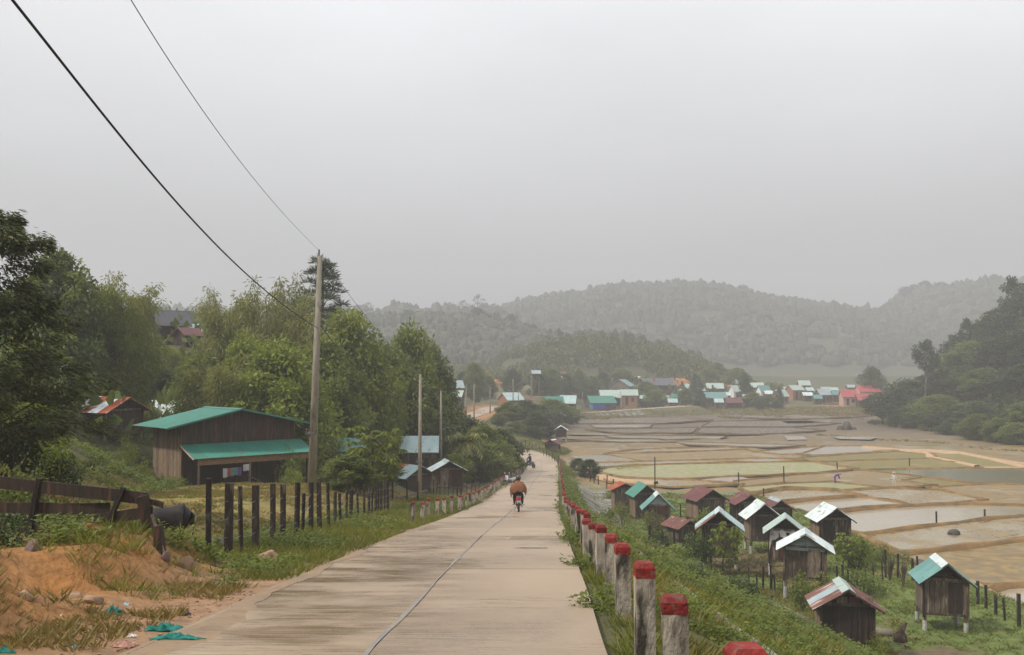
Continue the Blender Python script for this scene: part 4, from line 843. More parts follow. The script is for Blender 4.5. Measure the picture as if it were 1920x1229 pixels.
wire('power_cable', [(602, 612), (640, 660), (700, 715), (786, 760)], 44.1, 67.9, .018, 'black cable strung between tall pole and the next pole')
wire('power_wire', [(789, 703), (808, 722), (827, 734)], 68.1, 83.9, .010, 'thin wire strung from the second pole to the slim third pole')
wire('power_wire', [(828, 734), (850, 742), (874, 724)], 84.1, 167.9, .014, 'thin wire from the slim third pole towards the far bend')
wire('power_wire', [(875, 724), (882, 728), (889, 722)], 168.1, 181.9, .014, 'far wire between the two poles at the bend foot')
wire('power_wire', [(890, 722), (904, 732), (919, 728)], 182.1, 204.9, .014, 'far wire climbing along the road bend')
for pole, hh in ((pole1, .72), (pole2, .8)):       # cable bracket and clamp
    zt = max(v[2] for v in pole.children[0].bound_box) * hh
    br = MB().box((.0, -.14, zt), (.5, .06, .07)).build('bracket', M['steel'], pole)
    for q in (-.2, .2): MB().lathe([(.02, 0), (.045, .05), (.025, .09), (.045, .14), (.015, .18)], 8, 'Z', (q, -.14, zt + .03)).build('insulator', M['black_plastic'], pole)
    MB().lathe([(.20, -.05), (.205, .05)], 12, 'Z', (.0, 0, zt)).build('clamp_ring', M['steel'], pole)
# ------------------------------------------------------------------ stake fence with barbed wire along the yard
def stake(mb, base, top, w): mb.bar(base, top, w, w * random.uniform(.75, 1.0), roll=random.uniform(0, 1.5))
fence = empty('stake_fence', (-5.6, 17.5, h1(-5.6, 17.5)))
tag(fence, 'fence of dark wooden stakes strung with barbed wire along the barn yard', 'fence')
posts_px = [(391, 897, 1050, 15, 17.4), (428, 906, 1035, 16, 18.6), (453, 912, 1030, 11, 19.8), (480, 910, 1030, 14, 20.6), (512, 907, 1018, 11, 22.2), (531, 908, 1008, 11, 23.3), (556, 905, 1003, 12, 24.4), (567, 925, 1000, 7, 25.6),
            (583, 904, 995, 9, 26.6), (600, 904, 990, 9, 27.8), (617, 905, 985, 7, 29.2), (628, 922, 985, 6, 30.2), (639, 925, 980, 6, 31), (649, 900, 976, 7, 32), (658, 918, 968, 7, 33.4), (672, 908, 972, 6, 34.2), (683, 909, 973, 6, 35.4),
            (692, 908, 965, 5, 36.6), (698, 906, 962, 5, 37.8), (704, 910, 960, 5, 39), (710, 904, 958, 5, 40.2), (716, 902, 955, 5, 41.4), (721, 902, 952, 5, 42.4), (727, 900, 950, 6, 43.4)]
heads = []
for px, t, b, w, d in posts_px:
    p = P(px, b, d); zb = h1(p.x, p.y); tp = P(px + random.uniform(-3, 3), t, d); mb = MB()
    o = fence.location; stake(mb, Vector((p.x, p.y, zb - .3)) - o, Vector((tp.x, tp.y, max(tp.z, zb + .9))) - o, max(.075, w * d / FPX * .82)); mb.build('stake', M['post_wood'], fence, bevel=.008); heads.append((Vector((p.x, p.y, zb)) - o, Vector((tp.x, tp.y, max(tp.z, zb + .9))) - o))
for f in (.28, .52, .76):
    pts = []
    for (a, b), (a2, b2) in zip(heads, heads[1:]):
        for u in (0, .33, .66): 
            q = a.lerp(b, f).lerp(a2.lerp(b2, f), u); q.z -= .05 * math.sin(u * math.pi); q.y -= .06; pts.append(q)
    pts.append(heads[-1][0].lerp(heads[-1][1], f)); mb = MB(); mb.tube(pts, .006, 5); mb.build('barbed_wire', M['steel'], fence)
# ------------------------------------------------------------------ broken plank fence on the cut bank
pf = empty('plank_fence', tuple(P(150, 990, 14.8))); o = pf.location
tag(pf, 'broken fence of dark planks nailed to leaning stakes above the orange bank', 'fence')
def plank_px(a, b, w, d0, d1, th=.035, name='plank'):
    A, B = P(*a, d0) - o, P(*b, d1) - o; mb = MB(); mid = A.lerp(B, .5) + Vector((0, 0, .015)); 
    for p, q in ((A, mid), (mid, B)): pass
    dv = (B - A); n = 6; vs = []
    for k in range(n + 1):
        c = A.lerp(B, k / n) + Vector((0, 0, random.uniform(-.012, .012)))
        for dy, dz in ((-th / 2, -w / 2), (-th / 2, w / 2), (th / 2, w / 2), (th / 2, -w / 2)): vs.append(c + Vector((0, dy, dz)))
    fs = [(k * 4 + i, k * 4 + (i + 1) % 4, k * 4 + 4 + (i + 1) % 4, k * 4 + 4 + i) for k in range(n) for i in range(4)] + [(0, 1, 2, 3), (n * 4 + 3, n * 4 + 2, n * 4 + 1, n * 4)]
    mb.add(vs, fs); return mb.build(name, M['wood_dark'], pf)
plank_px((-60, 897), (278, 935), .185, 15.0, 14.6); plank_px((262, 936), (306, 947), .09, 14.75, 14.5)
plank_px((-60, 950), (206, 954), .16, 15.05, 14.75); plank_px((32, 1000), (286, 960), .17, 14.9, 14.5)
plank_px((-30, 975), (36, 998), .07, 15.1, 15.0)
def stake_px(a, b, w, d, parent=pf, m='post_wood'):
    mb = MB(); mb.bar(P(*a, d) - o, P(*b, d) - o, w, w * .8); return mb.build('stake', M[m], parent, bevel=.006)
stake_px((75, 897), (52, 1012), .10, 14.85); stake_px((232, 914), (180, 1036), .085, 14.6); stake_px((267, 930), (280, 990), .17, 14.45, m='wood_dark'); stake_px((157, 968), (158, 1012), .12, 14.9); stake_px((285, 965), (318, 1075), .045, 14.3, m='wood_grey'); stake_px((214, 982), (232, 1028), .035, 14.7, m='wood_grey'); stake_px((296, 985), (305, 1080), .15, 14.35, m='wood_dark')
# ------------------------------------------------------------------ concrete works on the embankment
def slope_pt(y, off):
    i = float(np.interp(y, RC[:185, 1], np.arange(185))); x, yy, z = station_point(i, 1, off); return Vector((x, yy, h1(x, yy)))
def kerb(y0, y1, off, w, label, up=.05):
    a = slope_pt(y0, off); e = None; mb = MB(); vs = []; fs = []; n = int((y1 - y0) / 1.2) + 2
    for k in range(n):
        p = slope_pt(y0 + (y1 - y0) * k / (n - 1), off) - a; vs += [p + Vector((-w / 2, 0, -.3)), p + Vector((-w / 2, 0, up + .02)), p + Vector((w / 2, 0, up)), p + Vector((w / 2, 0, -.3))]
    for k in range(n - 1):
        for i in range(4): fs.append((k * 4 + i, k * 4 + 4 + i, k * 4 + 4 + (i + 1) % 4, k * 4 + (i + 1) % 4))
    fs += [(3, 2, 1, 0), ((n - 1) * 4, (n - 1) * 4 + 1, (n - 1) * 4 + 2, (n - 1) * 4 + 3)]
    mb.add(vs, fs); return tag(mb.build('drain_kerb', M['concrete_grey'], loc=a), label, 'kerb', 'concrete kerbs on the embankment')
kerb(7.5, 24, 2.4, .20, 'low concrete drain kerb running down the weedy slope below the nearest posts', .07)
kerb(30, 60, 2.3, .25, 'concrete kerb on the slope between the posts and the green roofed hut', .10)
kerb(58, 96, 1.5, .3, 'upper concrete kerb above the grey paved slope', .10)
pav = empty('paved_slope', tuple(slope_pt(85, 3))); tag(pav, 'grey concrete slabs facing the steep embankment beyond the near huts', 'embankment')
yy = 63.0
while yy < 112:
    for o0, o1 in ((1.9, 3.4), (3.5, 5.0)):
        if h1(*slope_pt(yy, o1)[:2]) < .2: continue
        c = [slope_pt(yy, o0), slope_pt(yy + 3.2, o0), slope_pt(yy + 3.2, o1), slope_pt(yy, o1)]; up = Vector((.25, 0, .1)); q = [v + up * random.uniform(.7, 1.1) - pav.location for v in c]
        MB().add(q + [v - Vector((.1, 0, .3)) for v in q], [(0, 1, 2, 3)[::-1], (0, 1, 5, 4), (1, 2, 6, 5), (2, 3, 7, 6), (3, 0, 4, 7)]).build('slab', M['concrete_grey'], pav)
    yy += 3.5
pav2 = empty('paved_slope', tuple(P(1090, 775, 285))); tag(pav2, 'far paved embankment under the road by the blue tarpaulin house', 'embankment')
for k in range(9):
    i = float(np.interp(18.5 + k * 2.1, RC[300:, 0], np.arange(300, len(RC)))); q = []
    for ii, off in ((i, .6), (i + 2.2, .6), (i + 2.2, 3.6), (i, 3.6)):
        x, y, z = station_point(ii, 1, off); q.append(Vector((x, y, z + .12 - off * .42)) - pav2.location)
    MB().add(q + [v - Vector((0, 0, .6)) for v in q], [(0, 1, 2, 3)[::-1], (0, 1, 5, 4), (1, 2, 6, 5), (2, 3, 7, 6), (3, 0, 4, 7)]).build('slab', M['concrete_grey'], pav2)
# ------------------------------------------------------------------ building kit
def sheet(name, o, u, v, nw, m, parent, amp=.018, th=.012):
    """corrugated sheet: corner o, u across the ribs, v down the slope"""
    o, u, v = Vector(o), Vector(u), Vector(v); n = u.cross(v).normalized(); n = n if n.z > 0 else -n; k = max(2, nw * 2); vs = []
    for lay in (0, -th):
        for i in range(k + 1):
            p = o + u * (i / k) + n * ((amp if i % 2 else -amp) + lay); vs += [p, p + v]
    fs = []; b = 2 * (k + 1)
    for i in range(k): a = i * 2; fs += [(a, a + 1, a + 3, a + 2), (b + a + 2, b + a + 3, b + a + 1, b + a), (a + 2, b + a + 2, b + a, a), (a + 1, b + a + 1, b + a + 3, a + 3)]
    fs += [(0, b, b + 1, 1), (2 * k + 1, b + 2 * k + 1, b + 2 * k, 2 * k)]
    return MB().add(vs, fs).build(name, m, parent)
def slab_roof(name, o, u, v, m, parent, th=.08):
    o, u, v = Vector(o), Vector(u), Vector(v); n = u.cross(v).normalized(); n = n if n.z > 0 else -n; q = [o, o + u, o + u + v, o + v]
    return MB().add(q + [p - n * th for p in q], [(0, 1, 2, 3), (7, 6, 5, 4), (0, 4, 5, 1), (1, 5, 6, 2), (2, 6, 7, 3), (3, 7, 4, 0)]).build(name, m, parent)
def gable_boards(parent, w, z0, rise, y, m, n=5, th=.03, drop_=0.0):
    for k in range(n):
        a, b = k / n, (k + 1) / n - .012; wa, wb = w / 2 * (1 - a), w / 2 * max(.02, 1 - b); y2 = y + random.uniform(-.006, .006)
        q = [(-wa, y2, z0 + rise * a), (wa, y2, z0 + rise * a), (wb, y2, z0 + rise * b), (-wb, y2, z0 + rise * b)]
        MB().add(q + [(p[0], p[1] + th, p[2]) for p in q], [(0, 1, 2, 3), (7, 6, 5, 4), (0, 4, 5, 1), (1, 5, 6, 2), (2, 6, 7, 3), (3, 7, 4, 0)]).build('gable_board', m, parent)
_pl = {}
def plank_mesh(w, h, th, m, v):
    k = (round(w, 3), round(h, 3), th, m, v)
    if k not in _pl: _pl[k] = MB().box((0, 0, h / 2), (w, th, h)).mesh('plank', M[m])
    return _pl[k]
def plank_row(parent, a, b, z, h, m, pw=.2, th=.03, rag=.03, mats=None):
    """upright planks standing side by side from a to b (2-D points)"""
    a, b = Vector((*a, 0)), Vector((*b, 0)); L = (b - a).length; n = max(2, round(L / pw)); ang = math.atan2((b - a).y, (b - a).x)
    for k in range(n):
        c = a.lerp(b, (k + .5) / n); mm = random.choice(mats) if mats else m
        o = obj('plank', plank_mesh(L / n - .014, h, th, mm, 0), parent, (c.x, c.y, z + random.uniform(-rag, rag) * .5), (0, 0, ang))
        o.scale = (random.uniform(.93, 1.0), 1, 1 + random.uniform(-rag, rag) / h); o.rotation_euler.y = random.uniform(-.006, .006)
GR = 'granaries above the paddies'
def granary(px, base, d, w, l, leg, hw, rise, roof, label, rot=0.0, of=.45, ob=.3, os_=.38, wall='wood', side='wood_grey', gable='wood_dark', cap=None, sleeves=True, planks=True, gmode='boards', z=None,
            name='granary', cat='granary', group=GR, roofs=None, extra=None, npl=.21):
    p = P(px, base, d); zb = h1(p.x, p.y) if z is None else z
    e = empty(name, (p.x, p.y, zb), rot); tag(e, label, cat, group); x, y = w / 2, l / 2; z0 = leg; z1 = leg + hw
    for sx in (-1, 1):                                        # legs
        for sy in (-1, 1):
            lo = MB(); lo.bar((sx * (x - .05), sy * (y - .05), -.5), (sx * (x - .05), sy * (y - .05), z0 + .1), .13); g = lo.build('leg', M['wood_grey'], e)
            if sleeves and leg > .4: MB().lathe([(.10, .02), (.10, leg * .62)], 8).build('sleeve', M['sleeve'], g, loc=(sx * (x - .05), sy * (y - .05), 0))
    MB().box((0, 0, z0 + .04), (w + .1, l + .1, .1)).build('floor_frame', M['wood'], e)
    MB().box((0, 0, (z0 + z1) / 2 + .045), (w - .05, l - .05, hw - .1)).build('wall', M['wood_dark'], e)
    if planks:
        plank_row(e, (-x, -y), (x, -y), z0 + .02, hw, wall, npl); plank_row(e, (-x - .012, y), (-x - .012, -y), z0 + .02, hw, side, npl)
        plank_row(e, (x + .012, -y), (x + .012, y), z0 + .02, hw, side, .4)
    else:
        MB().box((0, -y, (z0 + z1) / 2), (w, .03, hw)).build('front_wall', M[wall], e); MB().box((-x - .012, 0, (z0 + z1) / 2), (.03, l, hw)).build('side_wall', M[side], e)
    MB().box((0, -y - .035, z1 - .03), (w + .16, .06, .12)).build('plate_beam', M['wood_grey'], e)
    for sx in (-1, 1): MB().bar((sx * (x + .01), -y - .03, z0 - .12), (sx * (x + .01), -y - .03, z1), .11, .08).build('corner_post', M[random.choice(['wood', 'wood_grey', 'wood_dark'])], e)
    if planks: MB().box((random.uniform(-.25, .25) * w, -y - .03, z0 + hw * .5), (.62, .03, hw * .82)).build('door', M[random.choice(['wood_dark', 'wood_red', 'wood_grey'])], e)
    s = rise / (x + os_)                                        # roof pitch; wall plate sits under the sheet
    gh = s * x
    if gmode == 'boards': gable_boards(e, w, z1 + .03, gh - .03, -y - .012, M[gable], 5)
    elif gmode == 'tin':
        for k in range(2):
            q = -x + k * x; 
            MB().add([(q + .02, -y - .02, z1 - .25), (q + x - .02, -y - .02, z1 - .25), (q + x - .02, -y - .02, z1 + .03 + (gh - .05 if k == 0 else 0)), (q + .02, -y - .02, z1 + .03 + (0 if k == 0 else gh - .05))], [(0, 1, 2, 3)]).build('gable_sheet', M[gable], e)
        for k in range(9): 
            zz = z1 - .22 + k * (gh + .15) / 9; hwid = min(x, x * (1 - (zz - z1) / gh)) - .03
            if hwid > .08: MB().box((0, -y - .03, zz), (hwid * 2, .03, .035)).build('rib', M[gable], e)
    gable_boards(e, w, z1 + .03, gh - .03, y - .02, M[gable], 2)
    zr = z1 + gh + .05; yl = -y - of; yh = y + ob; L = yh - yl
    for sx in (-1, 1):
        n = max(2, round(L / .85)); slope = Vector((sx * (x + os_), 0, -rise))
        for k in range(n):
            mm = M[(roofs[sx][k % len(roofs[sx])] if roofs else ('tin_rust_stripe' if roof in ('tin_maroon', 'tin_aqua') and random.random() < .12 else roof))]; a = yl + L * k / n
            sheet('roof_sheet', (0, a - (.03 if k else 0), zr + .006 * (k % 2)), (0, L / n + (.03 if k else 0), 0), slope, 6, mm, e)
        MB().bar((sx * .02, yl + .06, zr - .06), (sx * (x + os_ - .05), yl + .06, zr - .06 - rise * .97), .05, .09).build('rafter', M['wood'], e)
    if cap:
        cw = .28; cz = cw * s; MB().add([(-cw, yl - .02, zr + .035 - cz), (0, yl - .02, zr + .045), (cw, yl - .02, zr + .035 - cz), (-cw, yh + .02, zr + .035 - cz), (0, yh + .02, zr + .045), (cw, yh + .02, zr + .035 - cz)], [(0, 1, 4, 3), (1, 2, 5, 4)]).build('ridge_cap', M[cap], e)
    if extra: extra(e, x, y, z0, z1, gh)
    e.rotation_euler.x = random.uniform(-.018, .018); e.rotation_euler.y = random.uniform(-.025, .025)
    return e
def tarp_front(e, x, y, z0, z1, gh):
    n = 10; vs = []
    for k in range(n + 1):
        xx = -x - .05 + (2 * x + .1) * k / n; vs += [(xx, -y - .05 - .03 * math.sin(k * 2.1), z1 - .02), (xx, -y - .06 - .05 * math.sin(k * 1.7), z1 - .55 - (.9 if k == 0 else .12 * math.sin(k * 1.3)))]
    MB().add(vs, [(2 * k, 2 * k + 1, 2 * k + 3, 2 * k + 2) for k in range(n)]).build('tarpaulin', M['tarp_white'], e)
def lumber(e, x, y, z0, z1, gh):
    for k in range(3): MB().box((-x * .2 + k * .5, -y - .03, z1 + .12), (.42, .03, .34)).build('patch_board', M['wood_grey' if k != 1 else 'tin_maroon'], e)
# the granaries, far to near
granary(1168, 957, 86.5, 1.7, 1.6, .15, 2.1, .55, 'tin_orange_red', 'orange-red rusted hut roof peeping out behind the green roofed granary', rot=0.1, planks=False, side='wood_pale', wall='wood_grey', sleeves=False)
granary(1206, 958, 83, 1.8, 1.9, .15, 2.1, 1.0, 'tin_green', 'plank granary with a bright green tin roof, nearest the paved slope', rot=0.15, os_=.35, side='wood_pale', sleeves=False, npl=.24)
granary(1233, 976, 77, 1.7, 1.6, .15, 1.85, 1.25, 'tin_teal', 'narrow granary with pale blue-green roof, white ridge and silver boarded gable', rot=-0.06, gable='tin_grey', cap='tin_white', os_=.5, sleeves=False, of=.25, npl=.24)
granary(1322, 972, 80, 2.3, 2.3, .35, 1.75, .95, 'tin_maroon', 'wide granary with a dark maroon roof standing by the paddy edge', rot=0.26, os_=.4, of=.35, side='wood_pale', sleeves=False, npl=.24)
granary(1398, 976, 80, 2.0, 2.0, .35, 1.45, .75, 'tin_maroon', 'small maroon roofed granary with pale ridge patches, behind the white roofs', rot=0.1, cap='tin_maroon', sleeves=False, npl=.26)
granary(1456, 992, 76, 1.8, 1.7, .35, 1.45, .85, 'tin_maroon', 'maroon roofed granary mostly hidden behind a white roof', rot=0.05, cap='tin_grey', sleeves=False, npl=.26)
granary(1276, 1002, 70.5, 1.35, 1.7, .25, 1.0, .6, 'tin_rust', 'low rusty roofed shed with pale streaks beside the yellow-green bush', rot=0.4, roofs={-1: ['tin_rust', 'tin_rust_stripe', 'tin_rust'], 1: ['tin_rust']}, side='wood_grey', sleeves=False, planks=False)
granary(1350, 1052, 60.5, 2.0, 1.7, .75, 2.05, 1.15, 'tin_aqua', 'granary with a broad white-edged steep roof and a sapling in front', rot=-0.2, os_=.5, of=.5, wall='wood', cap='tin_white')
granary(1428, 1026, 66, 1.9, 2.0, .85, 1.75, 1.05, 'tin_white', 'white roofed granary on white and green painted legs, pale left wall', rot=-0.05, side='wood_pale', cap='tin_white')
granary(1556, 1030, 66, 2.0, 2.1, .65, 1.75, .95, 'tin_white', 'white roofed granary standing by itself against the flooded paddy', rot=0, side='wood_pale', cap='tin_white')
granary(1472, 1064, 58, 1.85, 1.7, .9, 1.9, 1.0, 'tin_mint', 'mint roofed granary with a white tarpaulin hung across its front', rot=-0.25, extra=tarp_front)
granary(1508, 1106, 51.5, 2.05, 1.7, 1.1, 1.75, .9, 'tin_white', 'white roofed granary with silver corrugated gable and a bush before it', rot=-0.28, os_=.45, gable='tin_grey', gmode='tin', cap='tin_white', wall='wood')
granary(1764, 1162, 45, 1.85, 1.75, .75, 1.65, .95, 'tin_teal', 'teal roofed granary with white ridge on short legs, closest to the corner paddy', rot=-0.2, os_=.32, cap='tin_white', wall='wood_grey', side='wood_grey', npl=.24)
granary(1582, 1210, 40.6, 2.05, 1.75, .12, 1.75, .85, 'tin_rust_stripe', 'rust-streaked roofed hut with a mint ridge cap, nearest hut to the camera', rot=-0.17, os_=.42, cap='tin_mint', wall='wood_dark', side='wood_pale', sleeves=False, roofs={-1: ['tin_rust_stripe', 'tin_grey', 'tin_rust_stripe'], 1: ['tin_rust_stripe']}, extra=lumber)
granary(1052, 826, 184, 2.0, 1.9, .9, 1.5, .85, 'tin_white', 'lone brown granary on stilts with white roof edges at the paddy corner', rot=-.05, planks=False, wall='wood_red', group='distant granaries')
granary(1037, 852, 150, 1.9, 1.7, .25, 1.0, .7, 'tin_maroon', 'small maroon roofed hut beside the road bend', rot=-.35, planks=False, group='distant granaries', sleeves=False, cap='tin_white')
granary(1051, 786, 238, 2.2, 2.0, .2, 1.7, .9, 'tin_grey', 'dark open hut with grey roof edge under the far orange bank', rot=-.3, planks=False, wall='wood_dark', group='distant granaries', sleeves=False)
granary(838, 922, 75, 2.0, 1.9, .75, 1.55, .75, 'tin_grey', 'small dark granary on legs behind the roadside posts, grey-green roof', rot=.22, os_=.42, wall='wood_red', side='wood', group='village sheds by the road', sleeves=False, cap='tin_grey')
# ------------------------------------------------------------------ barn with a green roof
A = P(340, 911, 57); bz = min(h1(A.x, A.y), A.z); ang = math.atan2(.689, .725); W0, D0 = 7.5, 4.0
barn = empty('barn', (A.x, A.y, A.z - .05), ang); tag(barn, 'long dark plank barn with a green corrugated roof and green lean-to', 'barn')
EV, RI, MIDX = 3.42, 1.02, 3.6
def roofz(x): return EV + RI * (1 - abs(x - MIDX) / (MIDX + 1.2)) + (RI * 1.2 / 4.8) * 0
MB().box((W0 / 2, D0 / 2, 1.3), (W0 - .1, D0 - .1, 4.6 - .4)).build('wall', M['wood_dark'], barn)
n = 17
for k in range(n):      # left wall of tall pale planks
    y0 = D0 * (k + .5) / n; o = obj('plank', plank_mesh(D0 / n - .012, 3.85, .03, 'wood_pale', 0), barn, (-.02, y0, -.35), (0, 0, R(90))); o.scale.x = random.uniform(.95, 1)
n = 30
for k in range(n):      # upper front, cut to the slope of the roof
    a, b = W0 * k / n + .006, W0 * (k + 1) / n - .006; q = [(a, -.02, 2.42), (b, -.02, 2.42), (b, -.02, roofz(b) - .06), (a, -.02, roofz(a) - .06)]
    MB().add(q + [(p[0], .02, p[2]) for p in q], [(0, 1, 2, 3), (7, 6, 5, 4), (0, 4, 5, 1), (1, 5, 6, 2), (2, 6, 7, 3), (3, 7, 4, 0)]).build('plank', M[random.choice(['wood_dark', 'wood_dark', 'wood_red'])], barn)
for k in range(26):     # lower front under the lean-to, with a gap for the doorway
    a = W0 * (k + .5) / 26
    if 1.1 < a < 2.5: continue
    obj('plank', plank_mesh(W0 / 26 - .012, 2.6, .03, random.choice(['wood_dark', 'wood_red']), 0), barn, (a, -.02, -.2))
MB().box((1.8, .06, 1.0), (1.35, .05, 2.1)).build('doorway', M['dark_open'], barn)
for sx in (-1, 1):
    n = 5; L = D0 + 1.0; sl = Vector((sx * (MIDX + 1.2), 0, -RI))
    for k in range(n):
        a = -.55 + L * k / n; sheet('roof_sheet', (MIDX, a - (.03 if k else 0), EV + RI + .05 + .006 * (k % 2)), (0, L / n + (.03 if k else 0), 0), sl, 6, M['tin_green'], barn)
    MB().bar((MIDX + sx * .02, -.54, EV + RI + .02), (MIDX + sx * (MIDX + 1.16), -.54, EV + .03), .03, .10).build('roof_edge', M['tin_green'], barn)
MB().add([(MIDX - .3, -.58, EV + RI + .02), (MIDX, -.58, EV + RI + .09), (MIDX + .3, -.58, EV + RI + .02), (MIDX - .3, D0 + .46, EV + RI + .02), (MIDX, D0 + .46, EV + RI + .09), (MIDX + .3, D0 + .46, EV + RI + .02)], [(0, 1, 4, 3), (1, 2, 5, 4)]).build('ridge_cap', M['tin_green'], barn)
n = 9; X0, X1 = -.1, 8.0
for k in range(n):
    a = X0 + (X1 - X0) * k / n; sheet('lean_to_sheet', (a, -.03, 2.44 + .006 * (k % 2)), ((X1 - X0) / n + (.02 if k < n - 1 else 0), 0, 0), (0, -1.75, -.72), 6, M['tin_green'], barn, amp=.022)
MB().bar((X0 - .02, -.03, 2.40), (X0 - .02, -1.80, 1.68), .10, .03).build('barge_board', M['cloth_pink'], barn)
MB().box(((X0 + X1) / 2 + .1, -1.55, 1.50), (X1 - X0 - .5, .06, .38)).build('front_beam', M['beam'], barn)
for x in (.35, 3.6, 7.6): MB().bar((x, -1.52, -.5), (x, -1.52, 1.34), .15 if x > 7 else .10).build('porch_post', M['wood_dark' if x > 7 else 'wood_grey'], barn)
MB().bar((1.9, -1.6, 1.05), (3.1, -1.6, 1.0), .012).build('clothes_line', M['cable'], barn)
def hang(name, loc, w, h, m, label, rz=ang):
    vs = []; n = 5
    for k in range(n + 1): x = w * (k / n - .5); yv = .03 * math.sin(k * 2.3); vs += [(x, yv, 0), (x * .92, yv * 1.8, -h * random.uniform(.92, 1.05))]
    mb = MB().add(vs, [(2 * k, 2 * k + 1, 2 * k + 3, 2 * k + 2) for k in range(n)]); o = mb.build(name, M[m]); o.location = loc; o.rotation_euler = (0, 0, rz)
    s = o.modifiers.new('th', 'SOLIDIFY'); s.thickness = .012
    return tag(o, label, 'laundry', 'laundry under the barn lean-to')
from mathutils import Euler
def barn_pt(x, y, z): return barn.location + Matrix.Rotation(ang, 3, 'Z') @ Vector((x, y, z))
for x, w, h, m, lb in ((1.95, .26, .55, 'laundry_white', 'white striped shirt hanging leftmost on the barn clothes line'), (2.2, .2, .5, 'laundry_pink', 'pink garment on the barn clothes line'), (2.42, .22, .5, 'laundry_green', 'grey-green garment on the barn clothes line'), (2.65, .18, .45, 'laundry_blue', 'light blue cloth on the barn clothes line'), (2.88, .2, .5, 'laundry_purple', 'purple cloth at the end of the barn clothes line')):
    hang('laundry', barn_pt(x, -1.6, 1.05), w, h, m, lb)
hang('cloth_sheet', barn_pt(3.3, -1.62, 1.2), .38, .4, 'laundry_white', 'pale rectangular cloth pinned beside the barn laundry')
mb = MB(); mb.bar((0, 0, 0), (1.0, 0, .55), .09, .05); o = mb.build('plank', M['wood_grey']); 
o.name = 'leaning_board'; o.location = barn_pt(4.3, -1.9, 0.02); o.rotation_euler = (0, 0, ang + 3.0); tag(o, 'grey board leaning before the barn porch', 'board')
# ------------------------------------------------------------------ other sheds on the left
SH = 'sheds among the trees'
granary(206, 814, 62, 3.0, 2.4, .2, 1.35, .95, 'tin_orange', 'shed with an orange and white rust-striped roof up the bank behind the barn', rot=1.15, os_=.45, of=.5, name='shed', cat='shed', group=SH, sleeves=False, planks=False, wall='wood_dark', side='wood_dark', z=P(206, 812, 62).z, roofs={-1: ['tin_orange_red', 'tin_white', 'tin_orange_red', 'tin_white'], 1: ['tin_orange_red', 'tin_rust']})
def house(pl, pr, top, eave, base, d, roof, wall, label, style='side', rot=0.0, dep=.75, parts=(), group='houses of the far village', name='house', over=.35, cat='house', legs=0.0, th=.1):
    """house read off the photograph: left/right edge of its roof, ridge, eave and base heights, and its distance"""
    a, b = P(pl, base, d), P(pr, base, d); w = (b.x - a.x); s = d / FPX; rise = (eave - top) * s; hw = max(1.2, (base - eave) * s); zb = a.z
    W = w - 2 * over * (1 if w > 2.5 else .5); D = max(2.2, W * dep); e = empty(name, ((a.x + b.x) / 2, d + D * .3, zb), rot); tag(e, label, cat, group)
    x, y = W / 2, D / 2
    if style == 'side':
        vs = [(-x, -y, -2.5 + 2.0 * (legs > 0)), (x, -y, -2.5 + 2.0 * (legs > 0)), (x, y, -2.5 + 2.0 * (legs > 0)), (-x, y, -2.5 + 2.0 * (legs > 0)), (-x, -y, hw), (x, -y, hw), (x, y, hw), (-x, y, hw), (-x, 0, hw + rise * .92), (x, 0, hw + rise * .92)]
        if legs: vs = [(p[0], p[1], legs if p[2] < 0 else p[2]) for p in vs]
        fs = [(0, 1, 5, 4), (2, 3, 7, 6), (1, 2, 6, 9, 5), (3, 0, 4, 8, 7), (3, 2, 1, 0)]
        MB().add(vs, fs).build('wall', M[wall], e); k = (y + over) / y
        for sg in (-1, 1): slab_roof('roof_slope', (-w / 2, 0, hw + rise + .04), (w, 0, 0), (0, sg * (y + over), -rise - .04), M[roof], e, th)
    else:
        vs = [(-x, -y, -2.5), (x, -y, -2.5), (x, y, -2.5), (-x, y, -2.5), (-x, -y, hw), (x, -y, hw), (x, y, hw), (-x, y, hw), (0, -y, hw + rise * .92), (0, y, hw + rise * .92)]
        if legs: vs = [(p[0], p[1], legs if p[2] < 0 else p[2]) for p in vs]
        fs = [(0, 1, 5, 8, 4), (2, 3, 7, 9, 6), (1, 2, 6, 5), (3, 0, 4, 7), (3, 2, 1, 0)]
        MB().add(vs, fs).build('wall', M[wall], e)
        for sg in (-1, 1): slab_roof('roof_slope', (0, -y - over, hw + rise + .04), (0, D + 2 * over, 0), (sg * w / 2, 0, -rise - .04), M[roof], e, th)
    if legs:
        for lx in (-x + .1, x - .1):
            for ly in (-y + .1, y - .1): MB().bar((lx, ly, -1.5 if legs < .85 else -5.0), (lx, ly, legs + .05), .14).build('leg', M['wood_grey'], e)
    MB().box((-x * .35, -y - .02, hw * .42), (min(.9, W * .25), .06, hw * .80)).build('door', M['wood_dark'], e)
    if W > 2.6: 
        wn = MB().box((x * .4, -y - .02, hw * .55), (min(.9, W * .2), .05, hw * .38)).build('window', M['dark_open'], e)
        MB().box((x * .4, -y - .03, hw * .55 - hw * .2), (min(1.0, W * .24), .07, .06)).build('sill', M['wood_grey'], wn)
    for fn in parts: fn(e, x, y, hw, rise, w)
    return e
def lean(m, f=1.6, dz=.7):
    def fn(e, x, y, hw, rise, w): 
        slab_roof('lean_to_roof', (-w / 2, -y, hw - .05), (w, 0, 0), (0, -f, -dz), M[m], e, .06)
        for sx in (-1, 0, 1): MB().bar((sx * x * .95, -y - f + .1, -2), (sx * x * .95, -y - f + .1, hw - dz), .12).build('porch_post', M['wood_grey'], e)
    return fn
def tarp(m, x0, x1, h=.8):
    def fn(e, x, y, hw, rise, w): MB().box((x * (x0 + x1) / 2, -y - .12, hw * h / 2), (x * (x1 - x0), .06, hw * h)).build('tarpaulin', M[m], e)
    return fn
